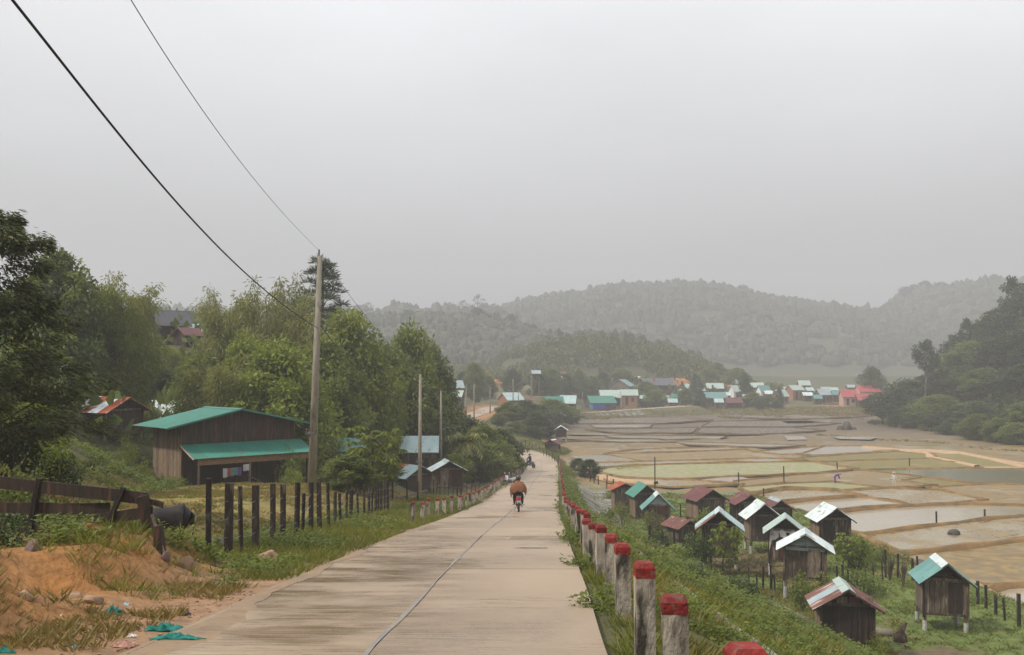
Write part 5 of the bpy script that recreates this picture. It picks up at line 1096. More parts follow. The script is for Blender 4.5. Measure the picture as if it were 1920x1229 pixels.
def porch(m):
    def fn(e, x, y, hw, rise, w):
        pw = x * .55
        for sg in (-1, 1): slab_roof('porch_roof', (0, -y - 1.8, hw + .35), (0, 2.4, 0), (sg * pw, 0, -.75), M[m], e, .06)
        for sg in (-1, 1): MB().bar((sg * pw * .85, -y - 1.7, -2), (sg * pw * .85, -y - 1.7, hw - .3), .14).build('porch_post', M['white_paint'], e)
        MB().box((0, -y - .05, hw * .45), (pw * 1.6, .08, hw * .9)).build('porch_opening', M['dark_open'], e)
    return fn
# sheds and houses among the trees on the left
house(278, 400, 752, 786, 815, 84, 'tin_white', 'wood', 'white roofed shed showing between bushes behind the barn', 'side', .25, group=SH, name='shed', cat='shed')
house(285, 350, 582, 612, 640, 112, 'tin_dark', 'wood_dark', 'dark roofed house with a pale blue ridge high among the bamboo', 'side', .5, group=SH)
house(325, 372, 615, 630, 650, 108, 'tin_maroon', 'wood_dark', 'small red-brown roofed shed below the dark roofed hillside house', 'gable', -.6, group=SH, name='shed', cat='shed')
house(352, 400, 608, 626, 645, 114, 'tin_white', 'wood_dark', 'pale roofed shed beside the hillside house, half behind bamboo', 'side', .3, group=SH, name='shed', cat='shed')
house(598, 690, 824, 846, 892, 74, 'tin_teal', 'wood_dark', 'shed with a faded turquoise roof half hidden by the drooping-leaved tree', 'side', -.15, group=SH, name='shed', cat='shed')
house(706, 752, 812, 834, 870, 86, 'tin_maroon', 'wood_dark', 'red-brown hipped roof shed just left of the pale turquoise roof', 'side', .2, group=SH, name='shed', cat='shed')
house(748, 822, 820, 848, 890, 84, 'tin_aqua', 'wood', 'house with a pale turquoise sheet roof behind the second utility pole', 'side', .05, group=SH)
e = granary(770, 892, 80, 2.4, 2.2, .1, 1.6, .95, 'tin_aqua', 'shed with a tilted white roof crossed by an orange rusted sheet', rot=.75, os_=.55, name='shed', cat='shed', group=SH, sleeves=False, planks=False, wall='wood_dark', side='wood', roofs={-1: ['tin_aqua', 'tin_aqua', 'tin_orange_red'], 1: ['tin_aqua', 'tin_aqua', 'tin_orange_red', 'tin_aqua']})
house(86, 128, 692, 712, 740, 60, 'tin_white', 'white_wall', 'white shed glimpsed through the shrubs under the dark layered tree', 'gable', .6, group=SH, name='shed', cat='shed')
# ------------------------------------------------------------------ the far village
house(832, 868, 714, 728, 742, 228, 'tin_grey', 'brick_wall', 'grey-blue roofed house above the climbing road, among dark trees', 'side', .35)
house(832, 870, 733, 746, 758, 214, 'tin_mint', 'wood', 'mint roofed house just below the grey-blue roof by the road climb', 'side', -.25)
house(936, 979, 740, 754, 760, 236, 'tin_aqua', 'brick_wall', 'orange gabled house with pale roof at the top of the road climb', 'side', .7, dep=.8)
house(1021, 1057, 744, 756, 770, 252, 'tin_green', 'brick_wall', 'green roofed orange house on the slope above the dark hut', 'side', .1)
house(1050, 1082, 742, 757, 768, 262, 'tin_aqua', 'wood', 'pale roofed shed adjoining the green roofed orange house', 'side', -.2)
house(996, 1014, 695, 701, 713, 268, 'tin_grey', 'wood', 'grey roofed lookout hut high among the hillside trees', 'side', .1, legs=.9)
house(1048, 1062, 697, 702, 709, 345, 'tin_maroon', 'wood', 'tiny red roof up the green hillside', 'side', .0)
house(1052, 1066, 706, 711, 718, 335, 'tin_white', 'wood', 'tiny white roof on the green hillside below the red one', 'side', .2)
house(1100, 1153, 743, 756, 767, 303, 'tin_green', 'wood', 'dark green roofed house hung with blue tarpaulins by the far road', 'side', .25, parts=(tarp('tarp_blue', -.85, .1), tarp('tarp_light_blue', -1.15, -.86)))
house(1124, 1176, 732, 746, 760, 318, 'tin_mint', 'brick_wall', 'mint roofed house with a gabled front porch', 'side', .05, parts=(porch('tin_mint'),))
house(1164, 1197, 731, 742, 760, 316, 'tin_mint', 'brick_wall', 'orange walled wing with a mint roof right of the porch house', 'side', -.05)
house(1146, 1190, 712, 725, 738, 345, 'tin_teal', 'wood_grey', 'tall teal roofed house with a white gable behind the porch house', 'gable', -.5)
house(1184, 1191, 706, 711, 720, 372, 'tin_white', 'wood', 'left one of two small white roofs above the teal house', 'gable', .6)
house(1193, 1200, 706, 711, 720, 374, 'tin_white', 'wood', 'right one of two small white roofs above the teal house', 'gable', .6)
house(1204, 1264, 710, 723, 736, 352, 'tin_dark', 'wood_dark', 'long dark roofed communal hall beside the orange earth mound', 'side', .05)
house(1238, 1256, 742, 749, 757, 325, 'tin_mint', 'wood', 'small greenish roof left of the pale blue stilt hut', 'side', .2)
house(1259, 1276, 739, 747, 757, 328, 'tin_green', 'wood_dark', 'dark green roof right behind the pale blue stilt hut', 'side', -.2)
house(1252, 1271, 748, 755, 768, 312, 'tin_aqua', 'wood', 'pale blue roofed stilt hut at the paddy edge', 'side', .0, legs=.7)
house(1284, 1308, 720, 731, 742, 350, 'tin_mint', 'wood', 'mint roof between two village trees', 'side', .1)
house(1325, 1358, 719, 729, 740, 352, 'tin_mint', 'wood_grey', 'wide mint hipped roof above the lower shed row', 'side', -.1)
house(1368, 1394, 723, 735, 746, 342, 'tin_mint', 'white_wall', 'mint roofed house with pale gable left of the dark round tree', 'side', .45)
house(1377, 1392, 712, 719, 730, 372, 'tin_mint', 'brick_wall', 'small mint roof on the orange cut highest in the village middle', 'side', .4)
house(1320, 1363, 736, 747, 762, 322, 'tin_teal', 'wood', 'blue-green shed roof with a pale lower edge by the paddy', 'side', .15)
house(1339, 1357, 748, 755, 769, 312, 'tin_aqua', 'wood', 'small pale roofed stilt granary beside the maroon shed', 'side', .0, legs=.5)
house(1360, 1392, 746, 756, 769, 314, 'tin_maroon', 'wood_red', 'maroon roofed shed at the far paddy edge', 'side', .05)
house(1406, 1433, 718, 727, 738, 360, 'tin_mint', 'wood', 'mint roof behind the round dark tree', 'side', .0)
house(1420, 1445, 723, 735, 745, 348, 'tin_teal', 'white_wall', 'dark teal roof with white lower edge behind the scrub', 'side', .4)
house(1450, 1479, 731, 744, 758, 330, 'tin_mint', 'brick_wall', 'orange gabled house with mint roof at the scrub end', 'side', .6)
house(1476, 1508, 723, 732, 750, 342, 'tin_mint', 'brick_wall', 'big orange plank house with one mint roof slope', 'side', .5)
house(1497, 1520, 714, 723, 741, 356, 'tin_mint', 'wood_grey', 'two-storey house with the highest mint roof on the village right', 'side', .0)
house(1505, 1524, 736, 742, 752, 338, 'tin_white', 'wood', 'white roofed shed beside the open sandy yard', 'side', .0)
house(1530, 1558, 730, 741, 756, 334, 'tin_grey', 'wood', 'grey-mint roofed house left of the teal sheds', 'side', .4)
house(1540, 1558, 726, 734, 748, 350, 'tin_mint', 'wood', 'pale mint roof rising behind the grey-mint house', 'side', -.1)
house(1525, 1542, 741, 748, 757, 328, 'tin_teal', 'wood', 'low teal shed roof in front of the grey-mint house', 'side', .0)
house(1560, 1582, 733, 741, 755, 340, 'tin_teal', 'wood', 'teal roofed shed just left of the red roofed house', 'side', .0)
house(1577, 1608, 731, 745, 760, 322, 'roof_red', 'pink_wall', 'pink house with a red roof and one small window', 'side', .05)
house(1606, 1634, 739, 751, 760, 320, 'roof_red', 'wood_dark', 'low red porch roof joined to the pink house', 'side', .05)
house(1608, 1650, 723, 735, 752, 336, 'roof_red', 'pink_wall', 'upper red roofed house beside the forest edge', 'side', .05)
# more small roofs packed between the larger ones
for pl, pr, tp, ev, bs, d, rf, wl, st, rt, lb in (
 (1106, 1122, 728, 734, 745, 338, 'tin_grey', 'wood', 'side', .2, 'small grey roof above the blue tarpaulin house'), (1200, 1214, 742, 748, 757, 320, 'tin_aqua', 'wood', 'side', -.2, 'pale roof right of the orange walled wing'), (1222, 1236, 748, 753, 762, 316, 'tin_grey', 'wood_dark', 'gable', .3, 'grey gabled shed left of the greenish roof'),
 (1272, 1288, 730, 737, 748, 338, 'tin_grey', 'brick_wall', 'side', .3, 'grey roof on an orange wall below the orange mound'), (1308, 1322, 727, 733, 744, 345, 'tin_aqua', 'wood', 'side', .1, 'pale roof left of the wide mint hipped roof'), (1300, 1318, 746, 752, 762, 318, 'tin_mint', 'wood_dark', 'side', -.1, 'low mint shed left of the blue-green shed roof'), (1356, 1370, 736, 742, 750, 330, 'tin_white', 'wood', 'side', .4, 'white scrap roof between the mint roofs'),
 (1392, 1406, 740, 746, 756, 326, 'tin_grey', 'wood', 'side', 0, 'grey shed roof right of the maroon shed'), (1434, 1450, 733, 739, 748, 338, 'tin_white', 'wood', 'side', -.1, 'pale low roof left of the orange gabled house'), (1468, 1482, 726, 731, 740, 352, 'tin_grey', 'wood', 'side', .2, 'grey roof touching the big orange plank house'), (1510, 1526, 727, 733, 742, 346, 'tin_aqua', 'wood_grey', 'side', .2, 'pale roof below the two-storey house'),
 (1548, 1566, 735, 741, 752, 342, 'tin_aqua', 'wood', 'gable', .5, 'pale gabled roof between grey-mint house and teal shed'), (1556, 1572, 727, 732, 742, 356, 'tin_mint', 'wood', 'side', .1, 'hazy mint roof behind the teal shed'), (1588, 1604, 722, 727, 735, 365, 'tin_grey', 'wood', 'side', 0, 'hazy grey roof behind the pink house'), (1062, 1078, 756, 762, 770, 268, 'tin_grey', 'wood', 'side', .2, 'low grey shed below the pale adjoining shed'), (855, 872, 722, 729, 740, 232, 'tin_teal', 'wood', 'gable', .4, 'teal gable beside the grey-blue roof above the climbing road'), (985, 1000, 748, 753, 760, 250, 'tin_rust', 'brick_wall', 'side', .1, 'rusty roof right of the orange gabled house')):
    house(pl, pr, tp, ev, bs, d, rf, wl, lb, st, rt)
# plank fence by the far red house
p0 = P(1544, 761, 326); vf = empty('board_fence', tuple(p0)); tag(vf, 'orange board fence left of the pink house', 'fence')
for k in range(14): obj('board', plank_mesh(.42, 1.2, .05, 'brick_wall', 1), vf, (k * .45, .1 * math.sin(k), -.25))
# orange earth cuts in the village
def mound(cx, base, d, w, h, label, dep=.5, name='earth_mound'):
    p = P(cx, base, d); n = 16; vs = [(0, 0, h)]; fs = []
    for ring, (rr, hh) in enumerate(((.4, .93), (.75, .6), (1, -.25))):
        for k in range(n):
            a = 6.283 * k / n; q = rr * (1 + .18 * math.sin(k * 2.1 + cx)); vs.append((w / 2 * q * math.cos(a) * random.uniform(.85, 1.15), w / 2 * dep * q * math.sin(a), h * hh * random.uniform(.72, 1.12)))
    fs += [(0, 1 + k, 1 + (k + 1) % n) for k in range(n)]
    for r in range(2): fs += [(1 + r * n + k, 1 + (r + 1) * n + k, 1 + (r + 1) * n + (k + 1) % n, 1 + r * n + (k + 1) % n) for k in range(n)]
    o = MB().add(vs, fs).build(name, M['earth_orange'], loc=p, smooth=True); return tag(o, label, 'earth mound', 'orange earth cuts in the village')
M['earth_orange'] = mat('orange_earth', (.40, .185, .085), (.28, .12, .055), .6, .95, .7, 2.5, var=.08)
mound(1268, 724, 372, 16.5, 3.0, 'broad orange earth mound behind the dark communal hall', .5)
mound(932, 726, 330, 5.0, 2.6, 'orange landslip scar on the green hillside', .4)
mound(1365, 728, 372, 6.5, 1.3, 'orange earth bank above the wide mint hipped roof', .5)
# flag on the hall
fl = empty('flag', tuple(P(1224, 720, 348))); tag(fl, 'small red flag on a pole before the dark communal hall', 'flag')
MB().bar((0, 0, -2), (0, 0, 2.0), .06).build('pole', M['wood_grey'], fl); MB().box((.5, 0, 1.4), (.9, .03, .7)).build('cloth', M['cloth_red'], fl)
# ------------------------------------------------------------------ skinned bodies
def skinned(name, verts, edges, radii, m, parent=None, root=0, sub=1, loc=(0, 0, 0), rot=(0, 0, 0)):
    me = bpy.data.meshes.new(name); me.from_pydata([Vector(v) for v in verts], edges, []); me.materials.append(m)
    o = bpy.data.objects.new(name, me); link(o); o.location = loc; o.rotation_euler = rot
    if parent: o.parent = parent
    md = o.modifiers.new('skin', 'SKIN'); md.use_smooth_shade = True
    lay = me.skin_vertices[0].data if len(me.skin_vertices) else None
    if lay is None:
        bm = bmesh.new(); bm.from_mesh(me); bm.verts.layers.skin.verify(); bm.to_mesh(me); bm.free(); lay = me.skin_vertices[0].data
    for i, r in enumerate(radii): lay[i].radius = (r, r) if not hasattr(r, '__len__') else r; lay[i].use_root = (i == root)
    s = o.modifiers.new('sub', 'SUBSURF'); s.levels = sub; s.render_levels = sub + 1
    return o
def ring_loft(rings, n=14, cap=True):
    """closed loft through rings (centre, rx, ry)"""
    vs = []; fs = []
    for c, rx, ry in rings:
        for k in range(n): a = 6.2832 * k / n; vs.append((c[0] + rx * math.cos(a), c[1] + ry * math.sin(a), c[2]))
    for i in range(len(rings) - 1):
        for k in range(n): k2 = (k + 1) % n; fs.append((i * n + k, i * n + k2, (i + 1) * n + k2, (i + 1) * n + k))
    if cap: fs += [tuple(range(n - 1, -1, -1)), tuple((len(rings) - 1) * n + k for k in range(n))]
    return MB().add(vs, fs)
# ------------------------------------------------------------------ motorbikes (front towards +Y, wheels on z = 0)
def motorbike(loc, rz, colour, label, lean=0.0, name='motorbike'):
    e = empty(name, loc, rz); e.rotation_euler.y = lean; tag(e, label, 'motorbike', 'motorbikes on the road')
    for y in (-.62, .62):
        w = MB().lathe([(.22, -.045), (.275, -.045), (.29, -.02), (.29, .02), (.275, .045), (.22, .045)], 20, 'X', (0, y, .29)).build('tyre', M['rubber'], e, smooth=False)
        MB().lathe([(.05, -.05), (.22, -.03), (.22, .03), (.05, .05)], 16, 'X', (0, y, .29)).build('rim', M['chrome'], w)
    ring_loft([((0, -.30, .42), .10, .22), ((0, -.26, .55), .13, .38), ((0, -.22, .66), .14, .52), ((0, -.26, .74), .11, .50)], 12).build('body', colour, e, smooth=True)
    ring_loft([((0, .42, .42), .16, .05), ((0, .40, .62), .21, .08), ((0, .34, .82), .18, .10), ((0, .38, .93), .10, .08)], 12).build('leg_shield', colour, e, smooth=True)
    ring_loft([((0, -.10, .72), .12, .40), ((0, -.12, .79), .14, .44), ((0, -.14, .82), .11, .40)], 12).build('seat', M['black_plastic'], e, smooth=True)
    ring_loft([((0, .05, .28), .13, .22), ((0, .05, .40), .14, .24), ((0, .05, .50), .09, .2)], 10).build('engine', M['black_plastic'], e)
    MB().tube([(0, .62, .29), (0, .46, .70), (0, .36, .98)], .035, 8).build('fork', M['chrome'], e)
    MB().tube([(-.32, .28, 1.0), (-.14, .36, .99), (.14, .36, .99), (.32, .28, 1.0)], .016, 6).build('handlebar', M['black_plastic'], e)
    for s in (-1, 1):
        mi = MB().tube([(s * .24, .31, 1.0), (s * .30, .30, 1.13)], .008, 5).build('mirror', M['black_plastic'], e)
        MB().lathe([(.05, -.01), (.055, .01)], 10, 'Y', (s * .31, .29, 1.16)).build('mirror_glass', M['bike_white'], mi)
    MB().box((0, -.72, .72), (.14, .06, .08)).build('tail_light', M['lens_red'], e, bevel=.015)
    MB().tube([(-.12, -.62, .78), (0, -.80, .80), (.12, -.62, .78)], .014, 6).build('grab_rail', M['chrome'], e)
    MB().box((0, -.80, .55), (.19, .012, .14), Matrix.Rotation(.25, 3, 'X')).build('number_plate', M['white_paint'], e)
    MB().box((0, -.80, .42), (.10, .03, .16), Matrix.Rotation(.2, 3, 'X')).build('mudguard', M['black_plastic'], e, bevel=.01)
    MB().tube([(.14, .05, .28), (.16, -.3, .26), (.17, -.75, .33)], [.025, .035, .045], 8).build('exhaust', M['chrome'], e)
    MB().tube([(-.30, .08, .30), (.30, .08, .30)], .015, 6).build('foot_peg', M['black_plastic'], e)
    MB().lathe([(.055, 0), (.075, .03), (.06, .06)], 10, 'Y', (0, .44, .90)).build('headlight', M['bike_white'], e)
    MB().bar((-.06, 0, .28), (-.22, -.06, .02), .02).build('kick_stand', M['steel'], e)
    return e
def rider(bike, cloth, label, helmet='helmet', poncho=True, trousers='dark_cloth'):
    """person seated astride: one body from hips to hands and feet, poncho over it"""
    e = empty('person', bike.location, bike.rotation_euler.z); tag(e, label, 'person', 'people')
    V = [(0, -.12, .92), (0, -.10, 1.12), (0, -.04, 1.32), (0, .0, 1.44), (0, .03, 1.52), (-.19, -.02, 1.36), (-.30, .10, 1.14), (-.28, .30, 1.03), (.19, -.02, 1.36), (.30, .10, 1.14), (.28, .30, 1.03),
         (-.12, -.06, .86), (-.20, .26, .72), (-.20, .12, .40), (-.20, .22, .34), (.12, -.06, .86), (.20, .26, .72), (.20, .12, .40), (.20, .22, .34)]
    E = [(0, 1), (1, 2), (2, 3), (3, 4), (2, 5), (5, 6), (6, 7), (2, 8), (8, 9), (9, 10), (0, 11), (11, 12), (12, 13), (13, 14), (0, 15), (15, 16), (16, 17), (17, 18)]
    Rr = [.17, .17, .17, .07, .06, .085, .06, .04, .085, .06, .04, .11, .085, .055, .05, .11, .085, .055, .05]
    body = skinned('body', V, E, Rr, M[trousers] if poncho else M[cloth], e)
    hd = ring_loft([((0, .04, 1.50), .05, .055), ((0, .06, 1.54), .075, .09), ((0, .05, 1.60), .085, .10), ((0, .04, 1.67), .075, .09), ((0, .04, 1.71), .03, .04)], 12).build('head', M['skin'], e, smooth=True)
    MB().add([(-.014, .14, 1.60), (.014, .14, 1.60), (0, .165, 1.575), (0, .14, 1.56)], [(0, 1, 2), (0, 2, 3), (1, 3, 2)]).build('nose', M['skin'], hd)
    if helmet:
        hm = ring_loft([((0, .02, 1.545), .115, .13), ((0, .01, 1.60), .13, .145), ((0, .01, 1.68), .125, .14), ((0, .01, 1.74), .09, .10), ((0, .01, 1.765), .03, .035)], 14).build('helmet', M[helmet], e, smooth=True)
        MB().box((0, .16, 1.62), (.17, .08, .015)).build('visor', M['black_plastic'], hm)
    if poncho:      # wide rain cape: over the shoulders and arms, blown out at the back, folds round the hem
        n = 28; rings = [(1.50, .07, .08, 0), (1.45, .12, .11, 0), (1.41, .21, .14, .0), (1.34, .31, .20, .01), (1.20, .395, .26, .03), (1.06, .43, .30, .06), (.95, .42, .33, .08), (.84, .38, .34, .10)]; vs = []; fs = []
        for z, rx, ry, fold in rings:
            for k in range(n):
                a = 6.2832 * k / n; q = 1 + fold * math.sin(k * 3.1 + z * 5); back = -.04 if math.sin(a) < 0 else .06
                sq = max(abs(math.cos(a)), abs(math.sin(a))); rr = q / (sq ** .45)
                zz = z + (.10 * math.sin(k * 1.9) + (.20 if math.sin(a) < -.75 else 0) - (.12 if math.cos(a) < -.6 else 0)) * (z < .9) ; vs.append((rx * rr * math.cos(a), -.02 + back + ry * rr * math.sin(a), zz))
        for i in range(len(rings) - 1):
            for k in range(n): k2 = (k + 1) % n; fs.append((i * n + k, i * n + k2, (i + 1) * n + k2, (i + 1) * n + k))
        po = MB().add(vs, fs).build('poncho', M[cloth], e, smooth=True); s = po.modifiers.new('sub', 'SUBSURF'); s.render_levels = 1; s.levels = 1
        cl = ring_loft([((0, .0, 1.45), .085, .085), ((0, .0, 1.50), .08, .08), ((0, .0, 1.535), .07, .07)], 12).build('collar', M[cloth], e, smooth=True)
    return e
def on_road(px, py):
    p = G(px, py); s, z, w = road_at([p.x], [p.y]); j = int(np.argmin((RC[:, 0] - p.x)**2 + (RC[:, 1] - p.y)**2)); t = _tan[j]
    return Vector((p.x, p.y, float(z[0]) + .006)), math.atan2(t[1], t[0]) - math.pi / 2
pos, az = on_road(972, 965)
bk = motorbike(pos, az + .06, M['bike_red'], 'red motorbike ridden away down the middle of the road', name='motorbike')
rider(bk, 'poncho', 'rider seen from behind in a billowing brown rain poncho and dark helmet')
pos, az = on_road(957, 912); pos.z = h1(pos.x, pos.y) + .02
motorbike(pos, az + 2.3, M['bike_white'], 'white and dark blue motorbike parked by the roadside posts', .10)
pos, az = on_road(993, 880)
b3 = motorbike(pos, az + .9, M['bike_blue'], 'dark motorbike stopped at the road bend', .0)
rider(b3, 'dark_cloth', 'dark-clad person sitting on the stopped motorbike at the bend', helmet='helmet', poncho=False)
# ------------------------------------------------------------------ field workers
def worker(px, py, d, cloth, label, bend=True, hat=True):
    p = P(px, py, d); e = empty('person', (p.x, p.y, .12), random.uniform(0, 6)); tag(e, label, 'person', 'people')
    if bend: V = [(0, 0, .82), (0, .22, 1.02), (0, .42, 1.12), (0, .52, 1.10), (-.17, .42, 1.08), (-.20, .48, .80), (-.16, .56, .55), (.17, .42, 1.08), (.20, .48, .80), (.16, .56, .55), (-.10, 0, .78), (-.12, .06, .42), (-.12, -.02, .0), (.10, 0, .78), (.12, .06, .42), (.12, -.02, .0)]
    else: V = [(0, 0, .9), (0, 0, 1.15), (0, 0, 1.38), (0, .01, 1.48), (-.18, 0, 1.36), (-.24, .02, 1.10), (-.22, .12, .88), (.18, 0, 1.36), (.24, .02, 1.10), (.22, .12, .88), (-.10, 0, .86), (-.11, .03, .46), (-.11, -.02, .0), (.10, 0, .86), (.11, .03, .46), (.11, -.02, .0)]
    E = [(0, 1), (1, 2), (2, 3), (2, 4), (4, 5), (5, 6), (2, 7), (7, 8), (8, 9), (0, 10), (10, 11), (11, 12), (0, 13), (13, 14), (14, 15)]
    skinned('body', V, E, [.15, .15, .14, .06, .07, .05, .035, .07, .05, .035, .10, .07, .05, .10, .07, .05], M[cloth], e)
    h = Vector((0, .62, 1.12)) if bend else Vector((0, .03, 1.60))
    ring_loft([((h.x, h.y, h.z - .11), .05, .06), ((h.x, h.y, h.z - .03), .08, .095), ((h.x, h.y, h.z + .05), .08, .09), ((h.x, h.y, h.z + .11), .03, .04)], 10).build('head', M['skin'], e, smooth=True)
    if hat: MB().lathe([(.24, 0), (.12, .09), (.01, .17)], 14, 'Z', (h.x, h.y, h.z + .03)).build('conical_hat', M['straw'], e)
    return e
worker(1565, 903, 112, 'purple_cloth', 'field worker in purple bending over the muddy paddy', True, False)
worker(1677, 915, 108, 'white_cloth', 'field worker in pale clothes standing on a paddy bund', False, True)
# ------------------------------------------------------------------ buffalo behind the broken fence
g = P(296, 1015, 20.5); zb = h1(g.x, g.y); buf = empty('buffalo', (g.x, g.y, zb - .02), R(200)); buf.scale = (.72, .72, .72)
tag(buf, 'black water buffalo grazing behind the broken plank fence, rump towards the yard', 'buffalo')
V = [(-.62, 0, .84), (-.30, 0, .86), (.10, 0, .80), (.48, 0, .92), (.80, 0, .78), (1.02, 0, .55), (1.20, 0, .30),
     (-.60, .17, .66), (-.54, .19, .42), (-.66, .19, .24), (-.62, .19, .0), (-.60, -.17, .66), (-.48, -.19, .42), (-.60, -.19, .24), (-.56, -.19, .0),
     (.50, .17, .58), (.52, .18, .30), (.50, .18, .0), (.50, -.17, .58), (.58, -.18, .30), (.54, -.18, .0), (-.92, 0, .80), (-.99, 0, .55), (-.97, 0, .30)]
E = [(0, 1), (1, 2), (2, 3), (3, 4), (4, 5), (5, 6), (0, 7), (7, 8), (8, 9), (9, 10), (0, 11), (11, 12), (12, 13), (13, 14), (3, 15), (15, 16), (16, 17), (3, 18), (18, 19), (19, 20), (0, 21), (21, 22), (22, 23)]
skinned('body', V, E, [(.30, .36), (.35, .40), (.37, .42), (.31, .36), .21, .16, .10, .20, .10, .07, .07, .20, .10, .07, .07, .13, .075, .07, .13, .075, .07, .16, .014, .022], M['hide'], buf, root=1)
for s in (-1, 1):
    MB().tube([(.98, s * .10, .66), (.95, s * .30, .74), (.82, s * .42, .86), (.70, s * .38, .94)], [.045, .04, .028, .008], 8).build('horn', M['horn'], buf, smooth=True)
    MB().add([(.96, s * .12, .58), (.90, s * .30, .60), (.94, s * .33, .54), (1.0, s * .15, .52)], [(0, 1, 2, 3)]).build('ear', M['hide'], buf)
# ------------------------------------------------------------------ boulders and stones
def rock(name, loc, size, m, label, seed=0, cat='rock', group=None, sub=3):
    bm = bmesh.new(); bmesh.ops.create_icosphere(bm, subdivisions=sub, radius=1); r = random.Random(seed); off = r.uniform(0, 50)
    dirs = [Vector((r.gauss(0, 1), r.gauss(0, 1), r.gauss(0, 1))).normalized() for _ in range(9)]; cut = [r.uniform(.62, .92) for _ in dirs]
    for v in bm.verts:
        for d, c in zip(dirs, cut):
            t = v.co.dot(d)
            if t > c: v.co -= d * (t - c) * .9
        v.co *= 1 + .12 * float(fbm(np.array(v.co.x * 2 + off), np.array(v.co.y * 2 + v.co.z * 1.7)))
        v.co = Vector((v.co.x * size[0], v.co.y * size[1], v.co.z * size[2]))
    me = bpy.data.meshes.new(name); bm.to_mesh(me); bm.free(); me.materials.append(M[m]); o = obj(name, me, None, loc, (0, 0, r.uniform(0, 6))); return tag(o, label, cat, group)
def rock_px(px, py, d, w, h, m, label, seed, group=None, dep=.8, name='rock', sink=.3):
    p = P(px, py, d); z = h1(p.x, p.y); s = d / FPX; return rock(name, (p.x, p.y, max(z, 0) + h * s * (.5 - sink)), (w * s / 2, w * s / 2 * dep, h * s * (.5 + sink) * .9), m, label, seed, group=group)
for a in ((1787, 1005, 76.5, 34, 17, 'rock', 'dark rounded boulder lying in the wet paddy', 1, 'boulders in the paddies'), (1730, 1057, 64, 42, 22, 'rock', 'dark boulder at the paddy edge behind the teal roofed granary', 2, 'boulders in the paddies'),
          (1588, 806, 219, 22, 17, 'rock', 'big dark rock in the brown fields near the forest', 3, 'boulders in the paddies'), (1576, 807, 219, 14, 9, 'rock', 'smaller dark rock at the left foot of the big field rock', 4, 'boulders in the paddies'), (1601, 807, 219, 12, 7, 'rock', 'smaller dark rock at the right foot of the big field rock', 5, 'boulders in the paddies'),
          (1071, 790, 252, 8, 5, 'rock', 'small dark rock below the far paved embankment', 6, None),
          (60, 1102, 12.4, 38, 26, 'rock_purple', 'smooth purple-brown stone under the orange bank', 7, 'stones by the roadside'), (140, 1142, 11.2, 46, 26, 'rock_tan', 'brown stone half sunk in the dirt above the teal cloth', 8, 'stones by the roadside'), (45, 1162, 10.4, 44, 22, 'rock_tan', 'tan stone in the grass at the dirt edge', 9, 'stones by the roadside'),
          (172, 1155, 10.8, 46, 20, 'rock_tan', 'flat brown stone beside the teal cloth', 10, 'stones by the roadside'), (348, 1072, 14.6, 42, 32, 'rock_tan', 'big tan stone below the first fence stake', 11, 'stones by the roadside'), (405, 1080, 14.2, 18, 12, 'rock_tan', 'small pale stone at the concrete edge', 12, 'stones by the roadside'),
          (505, 1040, 17.5, 46, 28, 'rock_tan', 'tan boulder in the weeds at the foot of the stake fence', 13, 'stones by the roadside'), (310, 1085, 14.0, 18, 20, 'rock_purple', 'reddish stone at the base of the split plank stake', 14, 'stones by the roadside'),
          (160, 1025, 14.3, 30, 14, 'rock_tan', 'stone on top of the orange bank left of the leaning stake', 15, 'stones by the roadside'), (80, 1010, 14.6, 26, 12, 'rock_tan', 'stone on top of the orange bank under the low plank', 16, 'stones by the roadside'), (185, 1075, 13.3, 16, 9, 'rock_tan', 'small stone halfway down the orange bank', 17, 'stones by the roadside'),
          (418, 985, 21, 30, 24, 'rock', 'dark stone behind the second fence stake', 18, 'stones by the roadside'), (512, 1000, 24, 24, 18, 'rock', 'dark stone behind the fifth fence stake', 19, 'stones by the roadside'), (1700, 1188, 41.5, 12, 8, 'rock_tan', 'pale stone on the bare earth by the nearest hut', 20, None)):
    rock_px(*a)
# ------------------------------------------------------------------ dropped cloths and litter
def crumple(name, px, py, wpx, hpx, m, label, seed=0, hgt=.05, cat='cloth', d=None, group='litter along the road', thick=.006):
    p = G(px, py); s_ = p.y / FPX; s, zr, w = road_at([p.x], [p.y]); z = float(zr[0]) + .004 if abs(s[0]) < w[0] / 2 + .05 else p.z
    n = 26; r = random.Random(seed); o1, o2 = r.uniform(0, 99), r.uniform(0, 99); W_, D_ = wpx * s_ / 2, hpx * s_ / 2 * 3.2; vs = []; fs = []
    for i in range(n + 1):
        for j in range(n + 1):
            u, v = i / n * 2 - 1, j / n * 2 - 1; rad = 1 - .62 * float(noise2(np.array(math.atan2(v, u) * 2.6 + o1), np.array(o2)))
            x, y = u * W_ * rad, v * D_ * rad; q = float(fbm(np.array(u * 3.4 + o1), np.array(v * 3.4 + o2), 4)) * 2; q = .75 * q + .5 * math.sin(6 * q + u * 5 + v * 3) * .4; e = max(abs(u), abs(v)); zz = hgt * max(.0, (1 - e ** 4)) * (.15 + 1.5 * abs(q)) + .006
            dz = -.115 * y if abs(s[0]) < w[0] / 2 + .3 else 0
            vs.append((x + .1 * W_ * q, y, zz + dz))
    for i in range(n):
        for j in range(n): a = i * (n + 1) + j; fs.append((a, a + n + 1, a + n + 2, a + 1))
    o = MB().add(vs, fs).build(name, M[m], loc=(p.x, p.y, z), smooth=True); md = o.modifiers.new('th', 'SOLIDIFY'); md.thickness = thick
    return tag(o, label, cat, group)
